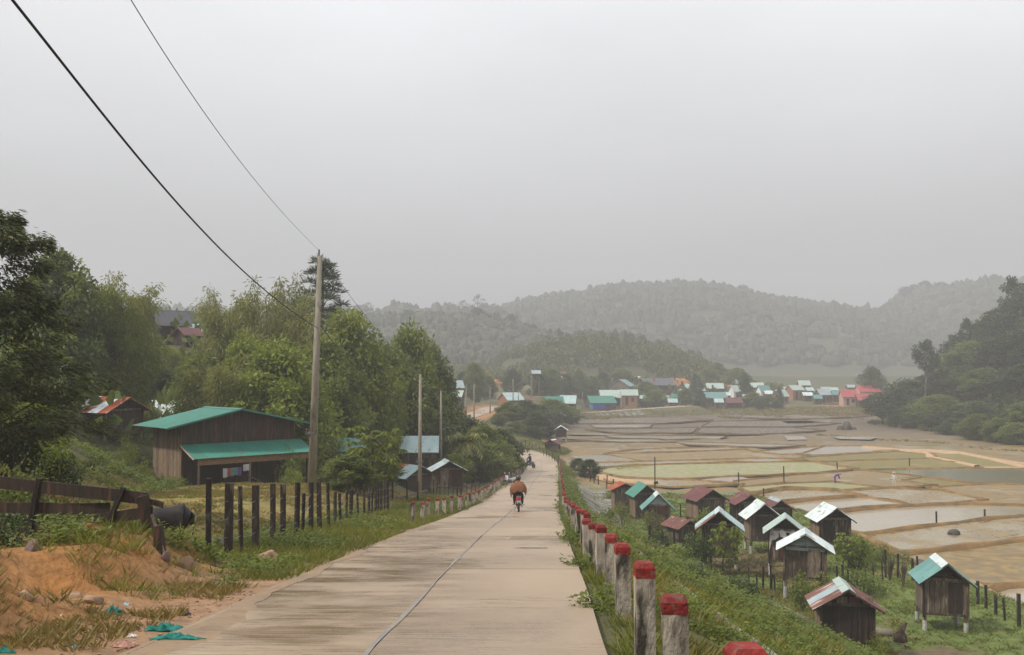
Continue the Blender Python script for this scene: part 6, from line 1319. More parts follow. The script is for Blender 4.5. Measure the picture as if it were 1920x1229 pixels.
for a in (('cloth', 310, 1184, 92, 12, 'cloth_teal', 'crumpled teal cloth on the muddy road edge', 1, .10), ('cloth', 208, 1153, 46, 9, 'cloth_teal', 'teal cloth bundle in the grass by the brown stones', 2, .10), ('cloth', 335, 1225, 110, 5, 'cloth_teal', 'teal cloth at the lower picture edge beside the pink rag', 3, .06), ('cloth', 10, 1225, 50, 6, 'cloth_teal', 'scrap of teal cloth in the lower left corner', 4, .06),
          ('cloth', 1212, 1221, 60, 8, 'cloth_teal', 'teal cloth lying at the foot of the nearest guide posts', 5, .07), ('rag', 232, 1213, 60, 14, 'cloth_pink', 'crumpled pinkish rag on the wet dirt', 6, .06), ('flattened_cloth', 998, 1042, 72, 3.2, 'litter_blue_grey', 'flattened blue-grey cloth lying across the road', 7, .02), ('wrapper', 952, 1022.5, 11, 2, 'litter_red', 'small red wrapper lying on the road', 8, .02),
          ('paper', 112, 1168, 36, 9, 'paper', 'torn brown paper sheet in the roadside grass', 9, .06), ('wrapper', 235, 1137, 20, 6, 'litter_blue', 'pale blue plastic wrapper on the orange dirt', 10, .03), ('wrapper', 140, 1215, 10, 5, 'litter_blue', 'small blue wrapper in the grass at the lower edge', 11, .03), ('litter', 345, 1155, 26, 8, 'litter_dark', 'dark plastic scrap where mud meets concrete', 12, .04), ('litter', 248, 1196, 22, 4, 'litter_white', 'white scrap on the mud below the teal cloth', 13, .03)):
    if a[5] == 'litter_blue_grey' and 'litter_blue_grey' not in M: M['litter_blue_grey'] = mat('blue_grey_cloth', (.13, .20, .22), (.08, .11, .12), 6, .8, .3)
    crumple(*a)
# ------------------------------------------------------------------ trees and shrubs on the left
GL = 'trees on the left hillside'
T = [  # kind, crown centre px, top py, distance, crown width px, name, label
 ('layered', -34, 372, 25, 430, 'layered_tree', 'big dark tree with flat feathery layered branches at the left edge'),
 ('feather', 198, 540, 70, 170, 'feathery_tree', 'large yellow-green feathery tree with pale forked branches left of the barn roof'),
 ('mid', 105, 470, 66, 130, 'broadleaf_tree', 'olive round tree peeping over the dark layered tree'),
 ('bamboo', 165, 505, 70, 130, 'bamboo_clump', 'bamboo clump behind the feathery tree, left part'),
 ('bamboo', 222, 505, 74, 100, 'bamboo_clump', 'bamboo clump with bare whip-like culms above the feathery tree'),
 ('mid', 268, 560, 122, 60, 'broadleaf_tree', 'small grey-green tree left of the dark hillside roof'),
 ('bamboo', 428, 528, 96, 76, 'bamboo_clump', 'grey-green bamboo rising right behind the hillside roofs'),
 ('bamboo', 445, 530, 88, 105, 'bamboo_clump', 'bamboo clump second right of the hillside roofs'),
 ('bamboo', 505, 515, 86, 120, 'bamboo_clump', 'bamboo clump left of the pine, under the cable'),
 ('bamboo', 548, 505, 92, 90, 'bamboo_clump', 'tall bamboo touching the left side of the pine'),
 ('pine', 608, 486, 95, 190, 'pine_tree', 'dark pointed pine standing behind the tall utility pole'),
 ('bamboo', 415, 640, 70, 120, 'bamboo_clump', 'lower olive bamboo behind the barn roof'),
 ('light', 520, 652, 70, 165, 'round_tree', 'bright green round tree over the barn ridge'),
 ('bamboo', 560, 588, 80, 130, 'bamboo_clump', 'olive bamboo between round tree and the tall pole'),
 ('light', 648, 592, 84, 140, 'broadleaf_tree', 'light green tree right behind the tall pole'),
 ('mid', 615, 640, 78, 110, 'broadleaf_tree', 'brownish green tree behind the pole shaft'),
 ('mid', 712, 640, 94, 110, 'broadleaf_tree', 'mid green tree right of the light green one'),
 ('light', 770, 622, 100, 110, 'broadleaf_tree', 'tree with a bright crown top near the right end of the left wood'),
 ('mid', 808, 652, 106, 80, 'broadleaf_tree', 'rightmost tree of the left wood, above the slim poles'),
 ('dark', 620, 720, 88, 140, 'understory_tree', 'dark understory tree above the turquoise shed roof'),
 ('dark', 700, 720, 92, 140, 'understory_tree', 'dark understory tree above the red-brown shed roof'),
 ('dark', 768, 725, 96, 130, 'understory_tree', 'dark understory tree behind the pale turquoise roof'),
 ('dark', 822, 735, 104, 90, 'understory_tree', 'dark understory tree behind the third pole'),
 ('dark', 470, 745, 78, 100, 'understory_tree', 'dark bushy tree low behind the barn ridge'),
 ('light', 372, 668, 92, 90, 'shrubby_tree', 'light green shrubby tree on the slope right of the feathery tree'),
 ('mid', 255, 650, 90, 90, 'shrubby_tree', 'green shrubby tree low on the slope before the bamboo'),
 ('light', 455, 640, 76, 110, 'shrubby_tree', 'fresh green shrubby tree left of the round tree'),
 ('feather', 585, 700, 74, 100, 'shrubby_tree', 'yellow-green shrubby tree right of the round tree'),
 ('light', 690, 700, 84, 100, 'shrubby_tree', 'fresh green shrubby tree low in the left wood'),
 ('mid', 760, 690, 92, 90, 'shrubby_tree', 'green shrubby tree under the bright crown'),
 ('feather', 420, 748, 74, 130, 'feathery_bush', 'yellow-green bush cresting the left half of the barn roof'),
 ('feather', 315, 650, 100, 70, 'feathery_tree', 'feathery tree standing just below the hillside roofs'),
 ('light', 380, 668, 84, 90, 'broadleaf_tree', 'light green tree below the pale hillside shed'),
 ('mid', 325, 690, 92, 90, 'broadleaf_tree', 'green tree below the hillside roofs and above the white shed'),
 ('mid', 150, 690, 70, 110, 'understory_tree', 'dark shrubby tree under the feathery tree'),
 ('light', 118, 700, 74, 100, 'shrubby_tree', 'light green shrubby tree left of the orange striped roof'),
 ('feather', 55, 752, 33, 130, 'shrubby_tree', 'yellow-green shrubby tree at the left edge below the layered tree'),
 ('light', 292, 735, 90, 60, 'shrubby_tree', 'light shrubby tree between the striped roof and the white shed'),
 ('mid', 60, 640, 38, 130, 'understory_tree', 'dark green tree below the layered tree'),
 ('droop', 700, 785, 52, 120, 'young_tree', 'young tree with drooping light green leaves beside the stake fence'),
 ('light', 690, 836, 55, 150, 'shrubby_tree', 'leafy shrub around the foot of the drooping-leaved tree'),
 ('mid', 655, 850, 50, 80, 'shrubby_tree', 'small leafy tree between tall pole and drooping-leaved tree'),
 ('dark', 870, 775, 118, 90, 'roadside_tree', 'dark leafy tree right of the third pole'),
 ('palm', 872, 792, 92, 100, 'palm_like_tree', 'tree with long hanging strap leaves right of the small granary'),
 ('light', 905, 800, 108, 80, 'roadside_tree', 'bright green tree over the left row of posts'),
 ('dark', 938, 808, 112, 66, 'roadside_tree', 'dark tree at the road bend behind the parked motorbike'),
 ('mid', 895, 828, 98, 90, 'roadside_tree', 'low green tree behind the left row of posts'),
 ('dark', 925, 850, 104, 70, 'roadside_tree', 'dark bush just above the parked motorbike'),
 ('light', 852, 850, 84, 50, 'roadside_shrub', 'green shrub touching the small granary roof'),
]
for k, cx, tp, d, w, nm, lb in T:
    plant_px(k, cx, tp, d, w, nm, lb, 'bamboo' if k == 'bamboo' else 'tree', GL, **({'rot': .9} if k == 'layered' else {}))
B = [('bush_dark', 20, 770, 27, 150, 'dark shrub at the left edge below the layered tree'), ('bush_light', 95, 800, 30, 110, 'light green shrub under the layered tree'), ('bush_dark', 120, 838, 30, 90, 'dark rounded shrub on the bank beside the orange soil'), ('bush', 30, 850, 22, 130, 'green shrub behind the top plank at the left edge'),
     ('bush_dark', 20, 940, 17.5, 110, 'dark shrub behind the middle plank at the left edge'), ('bush', 165, 850, 38, 90, 'shrub on the grassy bank left of the barn'), ('bush_light', 238, 812, 58, 50, 'light shrub at the barn corner by the orange striped roof'), ('bush_light', 205, 862, 42, 80, 'pale grassy shrub halfway up the barn bank'), ('bush_dark', 10, 1010, 13.6, 90, 'dark weedy bush left of the orange bank'),
     ('bush_light', 268, 858, 53, 44, 'shrub at the lower left barn wall'), ('bush', 130, 900, 26, 100, 'low shrub behind the plank fence'), ('bush', 70, 915, 22, 100, 'leafy shrub between two planks of the broken fence'), ('bush', 215, 948, 22, 80, 'low shrub left of the buffalo'), ('bush_light', 262, 985, 17.5, 60, 'bright weed bush in front of the buffalo'), ('bush', 545, 815, 60, 60, 'small shrub at the right end of the barn porch'), ('bush_light', 548, 872, 54, 50, 'small leafy sapling before the barn porch')]
for k, cx, tp, d, w, lb in B: plant_px(k, cx, tp, d, w, 'shrub', lb, 'shrub', 'shrubs on the left bank')
# knoll and the foot of the far road climb
for i, (k, cx, tp, d, w, lb) in enumerate((('mid', 952, 754, 190, 56, 'leafy tree on the left shoulder of the bushy knoll'), ('dark', 985, 752, 196, 70, 'dark tree on top of the bushy knoll'), ('dark', 1005, 770, 184, 60, 'dark tree on the front of the bushy knoll'), ('dark', 1000, 800, 172, 60, 'dark shrub at the foot of the bushy knoll by the paddy'), ('mid', 1035, 748, 226, 60, 'tree behind the knoll towards the dark hut'), ('dark', 1012, 758, 214, 50, 'dark tree between the knoll and the orange house'), ('mid', 968, 790, 170, 50, 'green shrub on the knoll above the road bend'), ('dark', 1020, 785, 186, 40, 'dark shrub on the knoll edge near the lone granary'), ('mid', 935, 775, 182, 36, 'shrub on the left flank of the knoll by the climbing road'), ('dark', 1030, 768, 232, 40, 'dark shrub left of the dark open hut'), ('mid', 1068, 762, 245, 40, 'green shrub right of the dark open hut'))):
    plant_px(k, cx, tp, d, w, 'knoll_tree', lb, 'tree', 'trees round the knoll')
V_ = [('mid', 890, 680, 250, 42, 'tall tree at the left of the climbing road'), ('dark', 868, 700, 262, 36, 'dark tree above the grey-blue roof'), ('mid', 915, 705, 268, 34, 'tree below the orange landslip scar'), ('bamboo', 905, 690, 300, 30, 'grey-green bamboo behind the climbing road'), ('dark', 960, 690, 300, 50, 'dark tree above the orange gabled house'), ('dark', 1010, 698, 292, 44, 'dark tree under the lookout hut'), ('mid', 1035, 690, 305, 44, 'tree right of the lookout hut'), ('dark', 1062, 700, 312, 40, 'dark tree below the tiny white roof'), ('mid', 1085, 695, 330, 40, 'pale tree between lookout hut and teal house'), ('mid', 1112, 705, 335, 40, 'pale tree left of the teal house'), ('dark', 1130, 700, 352, 36, 'dark tree behind the porch house'),
      ('mid', 1210, 716, 328, 52, 'round green tree before the communal hall'), ('mid', 1228, 730, 318, 46, 'low green tree before the communal hall'), ('dark', 1305, 700, 336, 34, 'tall dark tree in the middle of the village'), ('mid', 1285, 728, 326, 36, 'green tree behind the pale blue stilt hut'), ('dark', 1312, 735, 316, 30, 'dark shrub tree left of the blue-green shed'), ('dark', 1398, 705, 330, 30, 'round dark tree above the far scrub'), ('mid', 1412, 736, 318, 50, 'scrub tree in the middle of the far paddy edge'), ('mid', 1440, 740, 316, 50, 'scrub tree towards the orange gabled house'), ('dark', 1458, 752, 312, 30, 'low dark scrub at the paddy edge'), ('dark', 1425, 756, 310, 40, 'low scrub bush at the water line of the far fields'), ('dark', 1461, 728, 324, 14, 'small dark tree standing before the orange gable'),
      ('mid', 1165, 690, 372, 40, 'hillside tree above the white gable'), ('dark', 1220, 690, 385, 44, 'dark hillside tree above the communal hall'), ('dark', 1260, 680, 395, 40, 'dark hillside tree above the orange mound'), ('mid', 1330, 690, 385, 44, 'hillside tree above the wide mint roof'), ('mid', 1380, 690, 378, 44, 'hillside tree at the right end of the green hill'), ('dark', 1395, 696, 372, 30, 'dark tree closing the green hill'), ('mid', 1345, 680, 400, 30, 'tree on the falling shoulder of the green hill'), ('dark', 1635, 692, 340, 50, 'pale hazy tree behind the red roofs')]
for k, cx, tp, d, w, lb in V_: plant_px(k, cx, tp, d, w * .74, 'village_tree', lb, 'bamboo' if k == 'bamboo' else 'tree', 'trees of the far village')
# ------------------------------------------------------------------ wooded hill on the right: three rows plus the tall single trees
rows = [('lowest', 'forest', [(1655, 735, 250, 70), (1690, 720, 245, 70), (1668, 760, 238, 60), (1722, 745, 232, 76), (1760, 740, 224, 84), (1800, 760, 214, 80), (1838, 750, 206, 84), (1870, 770, 196, 76), (1905, 760, 188, 80), (1938, 750, 182, 80), (1680, 775, 228, 60), (1712, 775, 222, 64), (1745, 778, 214, 70), (1785, 782, 204, 70), (1822, 785, 196, 74), (1858, 790, 188, 76)]),
        ('second', 'forest', [(1700, 708, 262, 70), (1738, 706, 256, 76), (1775, 695, 250, 80), (1812, 690, 240, 86), (1848, 690, 230, 86), (1886, 690, 222, 86), (1920, 685, 214, 90)]),
        ('third', 'forest', [(1766, 684, 272, 60), (1794, 656, 266, 76), (1830, 640, 258, 86), (1866, 630, 250, 90), (1900, 625, 244, 90), (1935, 610, 238, 90)]),
        ('uppermost', 'forest', [(1808, 640, 282, 56), (1835, 596, 276, 80), (1872, 585, 270, 90), (1908, 560, 264, 90), (1940, 540, 258, 90)])]
for nm, k, lst in rows:
    for i, (cx, tp, d, w) in enumerate(lst):
        plant_px(('forest', 'forest', 'dark', 'forest', 'mid')[(i * 2 + len(nm)) % 5], cx, tp, d, w, 'forest_tree', f'{ordinal(i + 1 - 10 * (i > 9))} tree from the left in the {nm if i < 10 else "foremost"} row of the dark forest hill', 'tree', 'trees of the forest hill')
for cx, tp, d, w, lb in ((1735, 638, 250, 50, 'lone tall tree with a bare forked trunk at the left of the forest hill'), (1812, 598, 272, 36, 'thin tall tree leaning out over the forest hill'), (1835, 612, 262, 30, 'dark columnar tree rising beside the leaning tall tree'), (1898, 520, 266, 56, 'tallest tree of the forest hill near the right edge'), (1790, 630, 278, 50, 'broad-topped tall tree on the forest hill shoulder')):
    plant_px('tall', cx, tp, d, w, 'tall_tree', lb, 'tree', 'tall trees on the forest hill')
for i, (cx, tp, d, w) in enumerate(((1640, 785, 242, 40), (1668, 782, 232, 46), (1700, 788, 222, 46), (1735, 790, 214, 50), (1770, 795, 205, 50), (1805, 800, 198, 54), (1845, 803, 190, 56), (1880, 806, 183, 60), (1915, 800, 178, 70))):
    plant_px('bush_olive' if i % 2 else 'bush_dark', cx, tp, d, w, 'forest_edge_shrub', f'{ordinal(i + 1)} shrub from the left along the foot of the forest hill', 'shrub', 'shrubs at the forest foot')
for i, x in enumerate((1905, 1870, 1830)):
    plant_px('mid', x, 792 - 8 * i, 176 + 6 * i, 44, 'light_tree', ('pale green small tree at the right forest foot, nearest the edge', 'pale green small tree at the forest foot, second from the right edge', 'pale green small tree at the forest foot, third from the right edge')[i], 'tree', 'trees of the forest hill')
# skyline trees on the far ridges
sky_ = [(1140, 536, 0), (1158, 532, 0), (1185, 533, 0), (1215, 534, 0), (1240, 532, 0), (1262, 522, 1), (1290, 529, 0), (1320, 533, 0), (1345, 536, 0), (1368, 545, 0), (1392, 537, 0), (1405, 548, 0), (1432, 550, 0), (1447, 551, 0), (1470, 562, 0), (1500, 566, 0), (1530, 567, 0), (1552, 577, 1), (1575, 576, 0), (1605, 579, 0), (1668, 567, 0), (1697, 540, 0), (1712, 534, 0), (1735, 529, 0), (1765, 529, 0), (1790, 530, 0), (1818, 527, 0), (1845, 528, 1), (1864, 517, 0), (1885, 525, 0)]
for i, (cx, tp, th) in enumerate(sky_): plant_px('thin' if th else 'far', cx, tp, 975, random.uniform(24, 40) if not th else 22, 'skyline_tree', f'{ordinal(i + 1)} hazy tree from the left on the far misty ridge', 'tree', 'trees on the far ridge')
near_sky = [(765, 583), (785, 584), (805, 588), (830, 592), (855, 590), (880, 592), (893, 579), (912, 588), (930, 592), (945, 600), (958, 592), (985, 606), (1000, 610)]
for i, (cx, tp) in enumerate(near_sky): plant_px('far', cx, tp, 596, random.uniform(24, 36), 'ridge_tree', f'{ordinal(i + 1)} dark tree from the left on the middle ridge', 'tree', 'trees on the middle ridge')
for i, (cx, tp) in enumerate(((690, 566), (760, 568), (843, 566), (868, 562), (896, 550), (925, 568))): plant_px('thin', cx, tp, 795, 26, 'bare_tree', f'{ordinal(i + 1)} thin ghostly tree from the left in the mist behind the middle ridge', 'tree', 'ghostly trees in the mist')
for i, (cx, tp) in enumerate(((1030, 616), (1048, 614), (1112, 625), (1150, 622), (1180, 630), (1268, 652))): plant_px('thin', cx, tp, 425, 14, 'sapling', f'{ordinal(i + 1)} small tree from the left along the top of the green hill', 'tree', 'small trees on the green hill')
# ------------------------------------------------------------------ shrubs among the granaries
Q = [('bush_olive', 1225, 948, 72, 66, 'tangled olive scrub on the slope above the narrow granary'), ('bush_dark', 1235, 985, 62, 70, 'dark twiggy scrub on the slope below the posts'), ('bush_light', 1325, 942, 74, 60, 'yellow-green bush before the wide maroon roofed granary'), ('bush_dark', 1308, 992, 58, 62, 'dark green bush left of the steep white-edged granary'), ('bush', 1272, 1010, 52, 60, 'green bush halfway down the slope'),
     ('bush_light', 1345, 985, 66, 40, 'light bush tucked under the steep roof edge'), ('bush', 1505, 1055, 48.5, 66, 'green bush before the silver gabled granary'), ('bush_light', 1605, 1000, 60, 90, 'pale leafy bush right of the silver gabled granary'), ('bush', 1620, 1045, 52, 90, 'tall green bush between the huts'), ('bush_olive', 1655, 1008, 62, 60, 'thin twiggy bush by the paddy fence'), ('bush', 1560, 1060, 50, 70, 'low bush behind the rust-streaked hut'),
     ('bush_light', 1640, 1180, 39, 60, 'leafy plant at the right foot of the nearest hut'), ('bush', 1520, 1190, 38.5, 70, 'leafy plant at the left foot of the nearest hut'), ('bush_dark', 1300, 1048, 36, 80, 'dark weedy bush on the middle of the slope'), ('bush', 1240, 1030, 30, 80, 'weedy bush just below the posts'), ('bush_dark', 1390, 1075, 40, 80, 'dark weedy bush near the slope foot'), ('bush_light', 1170, 985, 34, 50, 'small bush behind the sixth post'), ('bush', 1140, 940, 62, 40, 'small bush growing on the paved slope top'), ('dark', 1085, 857, 128, 42, 'dark bush between the road bend and the paddies'), ('dark', 1105, 862, 120, 46, 'green bush at the end of the paved slope'), ('bush_olive', 1165, 930, 70, 50, 'olive bush left of the green roofed granary'), ('bush', 1460, 1130, 40, 80, 'low spreading bush at the slope foot'), ('bush_dark', 1480, 1195, 34, 90, 'dark bush at the lower edge of the slope'), ('bush', 1150, 905, 96, 36, 'bush at the far end of the paved slope')]
for k, cx, tp, d, w, lb in Q: plant_px(k, cx, tp, d, w, 'shrub', lb, 'shrub', 'shrubs among the granaries')
plant_px('droop', 1362, 968, 57.5, 60, 'sapling', 'slender sapling in front of the steep white-edged granary', 'tree', 'saplings among the granaries')
plant_px('droop', 1590, 992, 60, 60, 'sapling', 'slender sapling beside the lone white roofed granary', 'tree', 'saplings among the granaries')
def twig_bundle(px, top, d, w, label):
    t = P(px, top, d); z = h1(t.x, t.y); e = empty('bare_shrub', (t.x, t.y, z)); tag(e, label, 'shrub', 'bare shrubs by the paddy')
    for k in range(22):
        a = random.uniform(0, 6.28); s = random.uniform(.1, 1) * w * d / FPX / 2; h = (t.z - z) * random.uniform(.6, 1.05); MB().tube([(0, 0, -.1), (s * .4 * math.cos(a), s * .4 * math.sin(a), h * .5), (s * math.cos(a), s * math.sin(a), h)], [.03, .02, .008], 5, cap=False).build('twig', M['bark'], e)
twig_bundle(1668, 1038, 56, 26, 'left bundle of bare upright twigs by the paddy fence'); twig_bundle(1693, 1048, 54, 24, 'right bundle of bare upright twigs by the paddy fence')
# fallen log, stumps
def log(pix, d, r, label, name='log', m='bark_pale'):
    pts = []
    for (px, py), dd in zip(pix, d): p = P(px, py, dd); pts.append(Vector((p.x, p.y, h1(p.x, p.y) + r * .6)))
    o = MB().tube([p - pts[0] for p in pts], [r * (1 - .12 * i) for i in range(len(pts))], 9).build(name, M[m], loc=pts[0], smooth=True); return tag(o, label, 'log', 'felled wood among the granaries')
log([(1440, 1128), (1480, 1140), (1530, 1150)], [45, 44, 43.5], .26, 'grey fallen log on the grass left of the nearest hut'); log([(1632, 1160), (1675, 1166)], [44, 43.5], .2, 'grey log end right of the nearest hut'); log([(1225, 1000), (1245, 1020), (1262, 1045)], [52, 48, 44], .12, 'blackened branch lying down the slope', m='wood_dark')
def stump(px, top, base, d, label):
    b = P(px, base, d); z = h1(b.x, b.y); t = P(px + 10, top, d); h = (base - top) * d / FPX; o = MB().tube([(0, 0, -.2), (0, 0, h * .35), (.08, 0, h * .65), (.28, 0, h)], [.34, .28, .14, .05], 8).build('stump', M['wood_dark'], loc=(b.x, b.y, z), smooth=True); tag(o, label, 'stump', 'felled wood among the granaries')
stump(1688, 1145, 1180, 42.5, 'mossy stump with one pointed limb on the bare earth'); stump(1438, 1118, 1140, 45, 'short stump beside the fallen log')
# stakes of the yard fences
def stake_line(pix, d, label, n, hgt=.95, name='stake_fence', rail=None, w=.075):
    pts = []
    for k in range(n):
        u = k / (n - 1) * (len(pix) - 1); i = min(int(u), len(pix) - 2); f = u - i; px = pix[i][0] * (1 - f) + pix[i + 1][0] * f; dd = d[i] * (1 - f) + d[i + 1] * f; x = (px - CX) / FPX * dd; pts.append(Vector((x + random.uniform(-.08, .08), dd, h1(x, dd))))
    e = empty(name, pts[0]); tag(e, label, 'fence', 'stake fences of the granary yard')
    for p in pts: h = hgt * random.uniform(.7, 1.2); MB().bar(p - pts[0] + Vector((0, 0, -.25)), p - pts[0] + Vector((random.uniform(-.08, .08), 0, h)), w * random.uniform(.7, 1.3)).build('stake', M['post_wood'], e)
    for f in (rail or ()):
        for a, b in zip(pts, pts[1:]): MB().bar(a - pts[0] + Vector((0, 0, hgt * f)), b - pts[0] + Vector((0, 0, hgt * f)), .035).build('rail', M['wood_grey'], e)
stake_line([(1332, 0), (1392, 0), (1440, 0)], [57, 54, 53.5], 'row of dark stakes under the steep white-edged granary', 8, 1.15)
stake_line([(1440, 0), (1490, 0)], [53.5, 53], 'row of thin stakes below the mint roofed granary', 6, 1.0)
stake_line([(1560, 0), (1600, 0), (1650, 0)], [55, 55, 56], 'row of stakes behind the bushes left of the bare twigs', 7, 1.1)
stake_line([(1652, 0), (1700, 0), (1712, 0)], [57, 56, 55], 'railed stake fence round the bare twig bundles', 5, 1.4, rail=(.4, .7), w=.1)
stake_line([(1820, 0), (1840, 0), (1865, 0), (1896, 0)], [50, 48.5, 46.5, 45], 'broken stake fence between the teal granary and the corner paddy', 5, 1.25, w=.12)
stake_line([(1212, 0), (1238, 0), (1264, 0)], [62, 58, 56], 'three leaning stakes on the slope below the narrow granary', 3, 1.5, w=.1)
stake_line([(1097, 0), (1105, 0), (1113, 0), (1120, 0), (1135, 0), (1148, 0)], [118, 116, 114, 112, 108, 106], 'row of stakes along the paddy edge beyond the paved slope', 6, 1.3, w=.12)
stake_line([(1275, 0), (1290, 0)], [83, 82], 'short railed pen between the narrow and the wide maroon granary', 3, 1.0, rail=(.5, .9))
for px, base, d, h, lb in ((1228, 906, 108, 3.4, 'tall thin post standing in the seedling field'), (1385, 902, 112, 1.3, 'short post on the bund right of the tall thin post'), (1432, 928, 100, .9, 'stub post near the edge of the wet mud'), (1470, 905, 112, 2.0, 'post on the bund left of the purple worker'), (1570, 882, 128, 1.0, 'stub post at the corner of the seedling field'), (1705, 877, 132, 1.2, 'stub post beside the olive field'), (1846, 976, 84, 1.0, 'stub post on the bund of the large flooded paddy'), (1756, 985, 82, 1.1, 'left stub post on the bund near the boulder')):
    p = P(px, base, d); o = MB().bar((0, 0, -.3), (random.uniform(-.05, .05), 0, h), .11).build('field_post', M['post_wood'], loc=(p.x, p.y, .1)); tag(o, lb, 'post', 'posts in the paddies')
# left verge: rails and stacked wood by the second pole
rf = empty('rail_fence', tuple(P(735, 945, 52))); tag(rf, 'rough rail fence between the stake fence and the first village-side posts', 'fence'); o = rf.location
for a, b, w, d0, d1 in (((735, 938), (800, 920), .09, 51, 54), ((735, 952), (790, 946), .16, 50, 52), ((742, 948), (800, 925), .06, 50, 53)): MB().bar(P(*a, d0) - o, P(*b, d1) - o, w).build('rail', M['wood_grey'], rf)
for px in (736, 763, 783): 
    p = P(px, 955, 52); MB().bar(Vector((p.x, p.y, h1(p.x, p.y) - .3)) - o, Vector((p.x, p.y, h1(p.x, p.y) + 1.1)) - o, .09).build('stake', M['post_wood'], rf)
stake_line([(800, 0), (830, 0), (862, 0), (900, 0)], [60, 66, 74, 84], 'dark stake fence between the small granary and the roadside posts', 14, 1.2, rail=(.6,))
stake_line([(1020, 0), (1028, 0), (1036, 0), (1046, 0)], [140, 138, 134, 128], 'short stakes on the outer verge of the road bend', 6, .9, w=.1)
stake_line([(960, 0), (978, 0), (990, 0), (1000, 0), (1012, 0)], [158, 156, 153, 150, 147], 'thin stakes along the grassy bank beyond the bend', 8, 1.0, w=.09)
# ------------------------------------------------------------------ ground cover: grass, weeds, seedlings, far woods
def pts_in(n, x0, x1, y0, y1, power=1.0):
    x = RNG.uniform(x0, x1, n); y = y0 + (y1 - y0) * RNG.random(n) ** power; return x, y
def cover(name, label, protos, n, box, m, keep, smin, smax, power=1.0, grow=0.0, kind='grass'):
    x, y = pts_in(n, *box, power=power); s, zr, w = road_at(x, y); e = np.abs(s) - w / 2; z = H(x, y); k = keep(x, y, z, s, e); x, y, z = x[k], y[k], z[k]
    sc = RNG.uniform(smin, smax, len(x)) * (1 + grow * y); tones = np.clip(.45 + fbm(x * .4, y * .4) * 1.9 + fbm(x * 1.9 + 7, y * 1.9) * .8 + RNG.normal(0, .12, len(x)), 0, 1)
    o = scatter_mesh(name, protos, np.stack([x, y, z], 1), sc, RNG.uniform(0, 6.28, len(x)), m, tones=tones); return tag(o, label, kind, kind='stuff')
tufts = [tuft(8, .11, .09, .009), tuft(7, .15, .12, .010), tuft(8, .08, .08, .008)]
coarse = [tuft(7, .26, .24, .034), tuft(7, .32, .30, .04)]
weeds = [weed(22, .16, .18, .062, .034), weed(26, .20, .24, .07, .036), weed(20, .22, .12, .066, .04)]
inview = lambda x, y: (np.abs(x) < .60 * y + 2)
nz = lambda x, y, f=.45, o=0: fbm(x * f + o, y * f)
cover('grass', 'green grass and weeds on the near slope', tufts, 20000, (.6, 14, 3, 34), M['grass'], lambda x, y, z, s, e: inview(x, y) & (s > 0) & (e > .12) & (nz(x, y) > -.10), .8, 1.9, 1.3, .012)
offk = lambda y, e: ~((np.abs(e - 2.4) < .26) & (y > 6) & (y < 25)) & ~((np.abs(e - 2.3) < .3) & (y > 29) & (y < 61))
cover('weeds', 'leafy weeds on the near slope', weeds, 19000, (.6, 14, 3, 34), M['weed'], lambda x, y, z, s, e: inview(x, y) & offk(y, e) & (s > 0) & (e > -.05 + .5 * nz(x, y, 1.1)) & (nz(x, y, .6, 9) + .7 * nz(x, y, 2.3, 5) > .06), .3, 1.2, 1.2, .02, 'weeds')
cover('weeds', 'coarse weeds on the farther slope', weeds, 12500, (2, 26, 30, 95), M['weed'], lambda x, y, z, s, e: (s > 0) & (e > .2) & ((z > 1.9 - y * .012) | (nz(x, y, .3, 5) > .18)) & (z > .3) & offk(y, e) & (nz(x, y, .5, 15) > -.06) & ~((y > 62) & (e > 1.7) & (e < 5.2) & (z > .5)), .9, 2.3, 1.0, .004, 'weeds')
cover('grass', 'short green turf of the granary yard', coarse, 18000, (4, 28, 32, 108), M['grass'], lambda x, y, z, s, e: inview(x, y) & (s > 0) & (e > .3) & (z > .22) & (nz(x, y, .25, 31) > -.20) & (np.exp(-((x - 17.5) / 4.5)**2 - ((y - 38.5) / 3.2)**2) < .5), .35, .8, 1.0, .004)
cover('dry_grass', 'dry brownish grass on the slope', coarse, 22000, (1.2, 16, 5, 60), M['grass_dry'], lambda x, y, z, s, e: inview(x, y) & (s > 0) & (e > .3) & offk(y, e) & (nz(x, y, .6, 9) < .12) & (nz(x, y, .35, 77) > -.16), .3, .8, 1.0, .006)
cover('grass', 'grass verge along the stake fence', tufts, 16000, (-7.5, -2.0, 8, 60), M['grass'], lambda x, y, z, s, e: (s < 0) & (e > .15) & (e < 3.4) & ((y > 14) | (nz(x, y, .9, 3) > .04)) & (nz(x, y, .8) > -.08 - (y > 17) * .1), .8, 1.7, 1.2, .012)
cover('weeds', 'leafy weeds at the foot of the stake fence', weeds, 5500, (-7.5, -2.2, 13, 46), M['weed'], lambda x, y, z, s, e: (s < 0) & (e > .6) & (e < 3.6) & (nz(x, y, .6, 21) > .03 + .08 * (y < 15)), .6, 1.3, 1.3, .008, 'weeds')
cover('dry_grass', 'yellowish turf of the barn yard', coarse, 12500, (-17, -5.5, 16, 62), M['grass_dry'], lambda x, y, z, s, e: (s < 0) & (e > 2.6) & (nz(x, y, .5, 13) > -.10), .22, .5, 1.0, .006)
cover('grass', 'green patches in the barn yard', coarse, 8000, (-17, -5.5, 16, 62), M['grass'], lambda x, y, z, s, e: (s < 0) & (e > 2.6) & (nz(x, y, .5, 43) > .05), .22, .55, 1.0, .006)
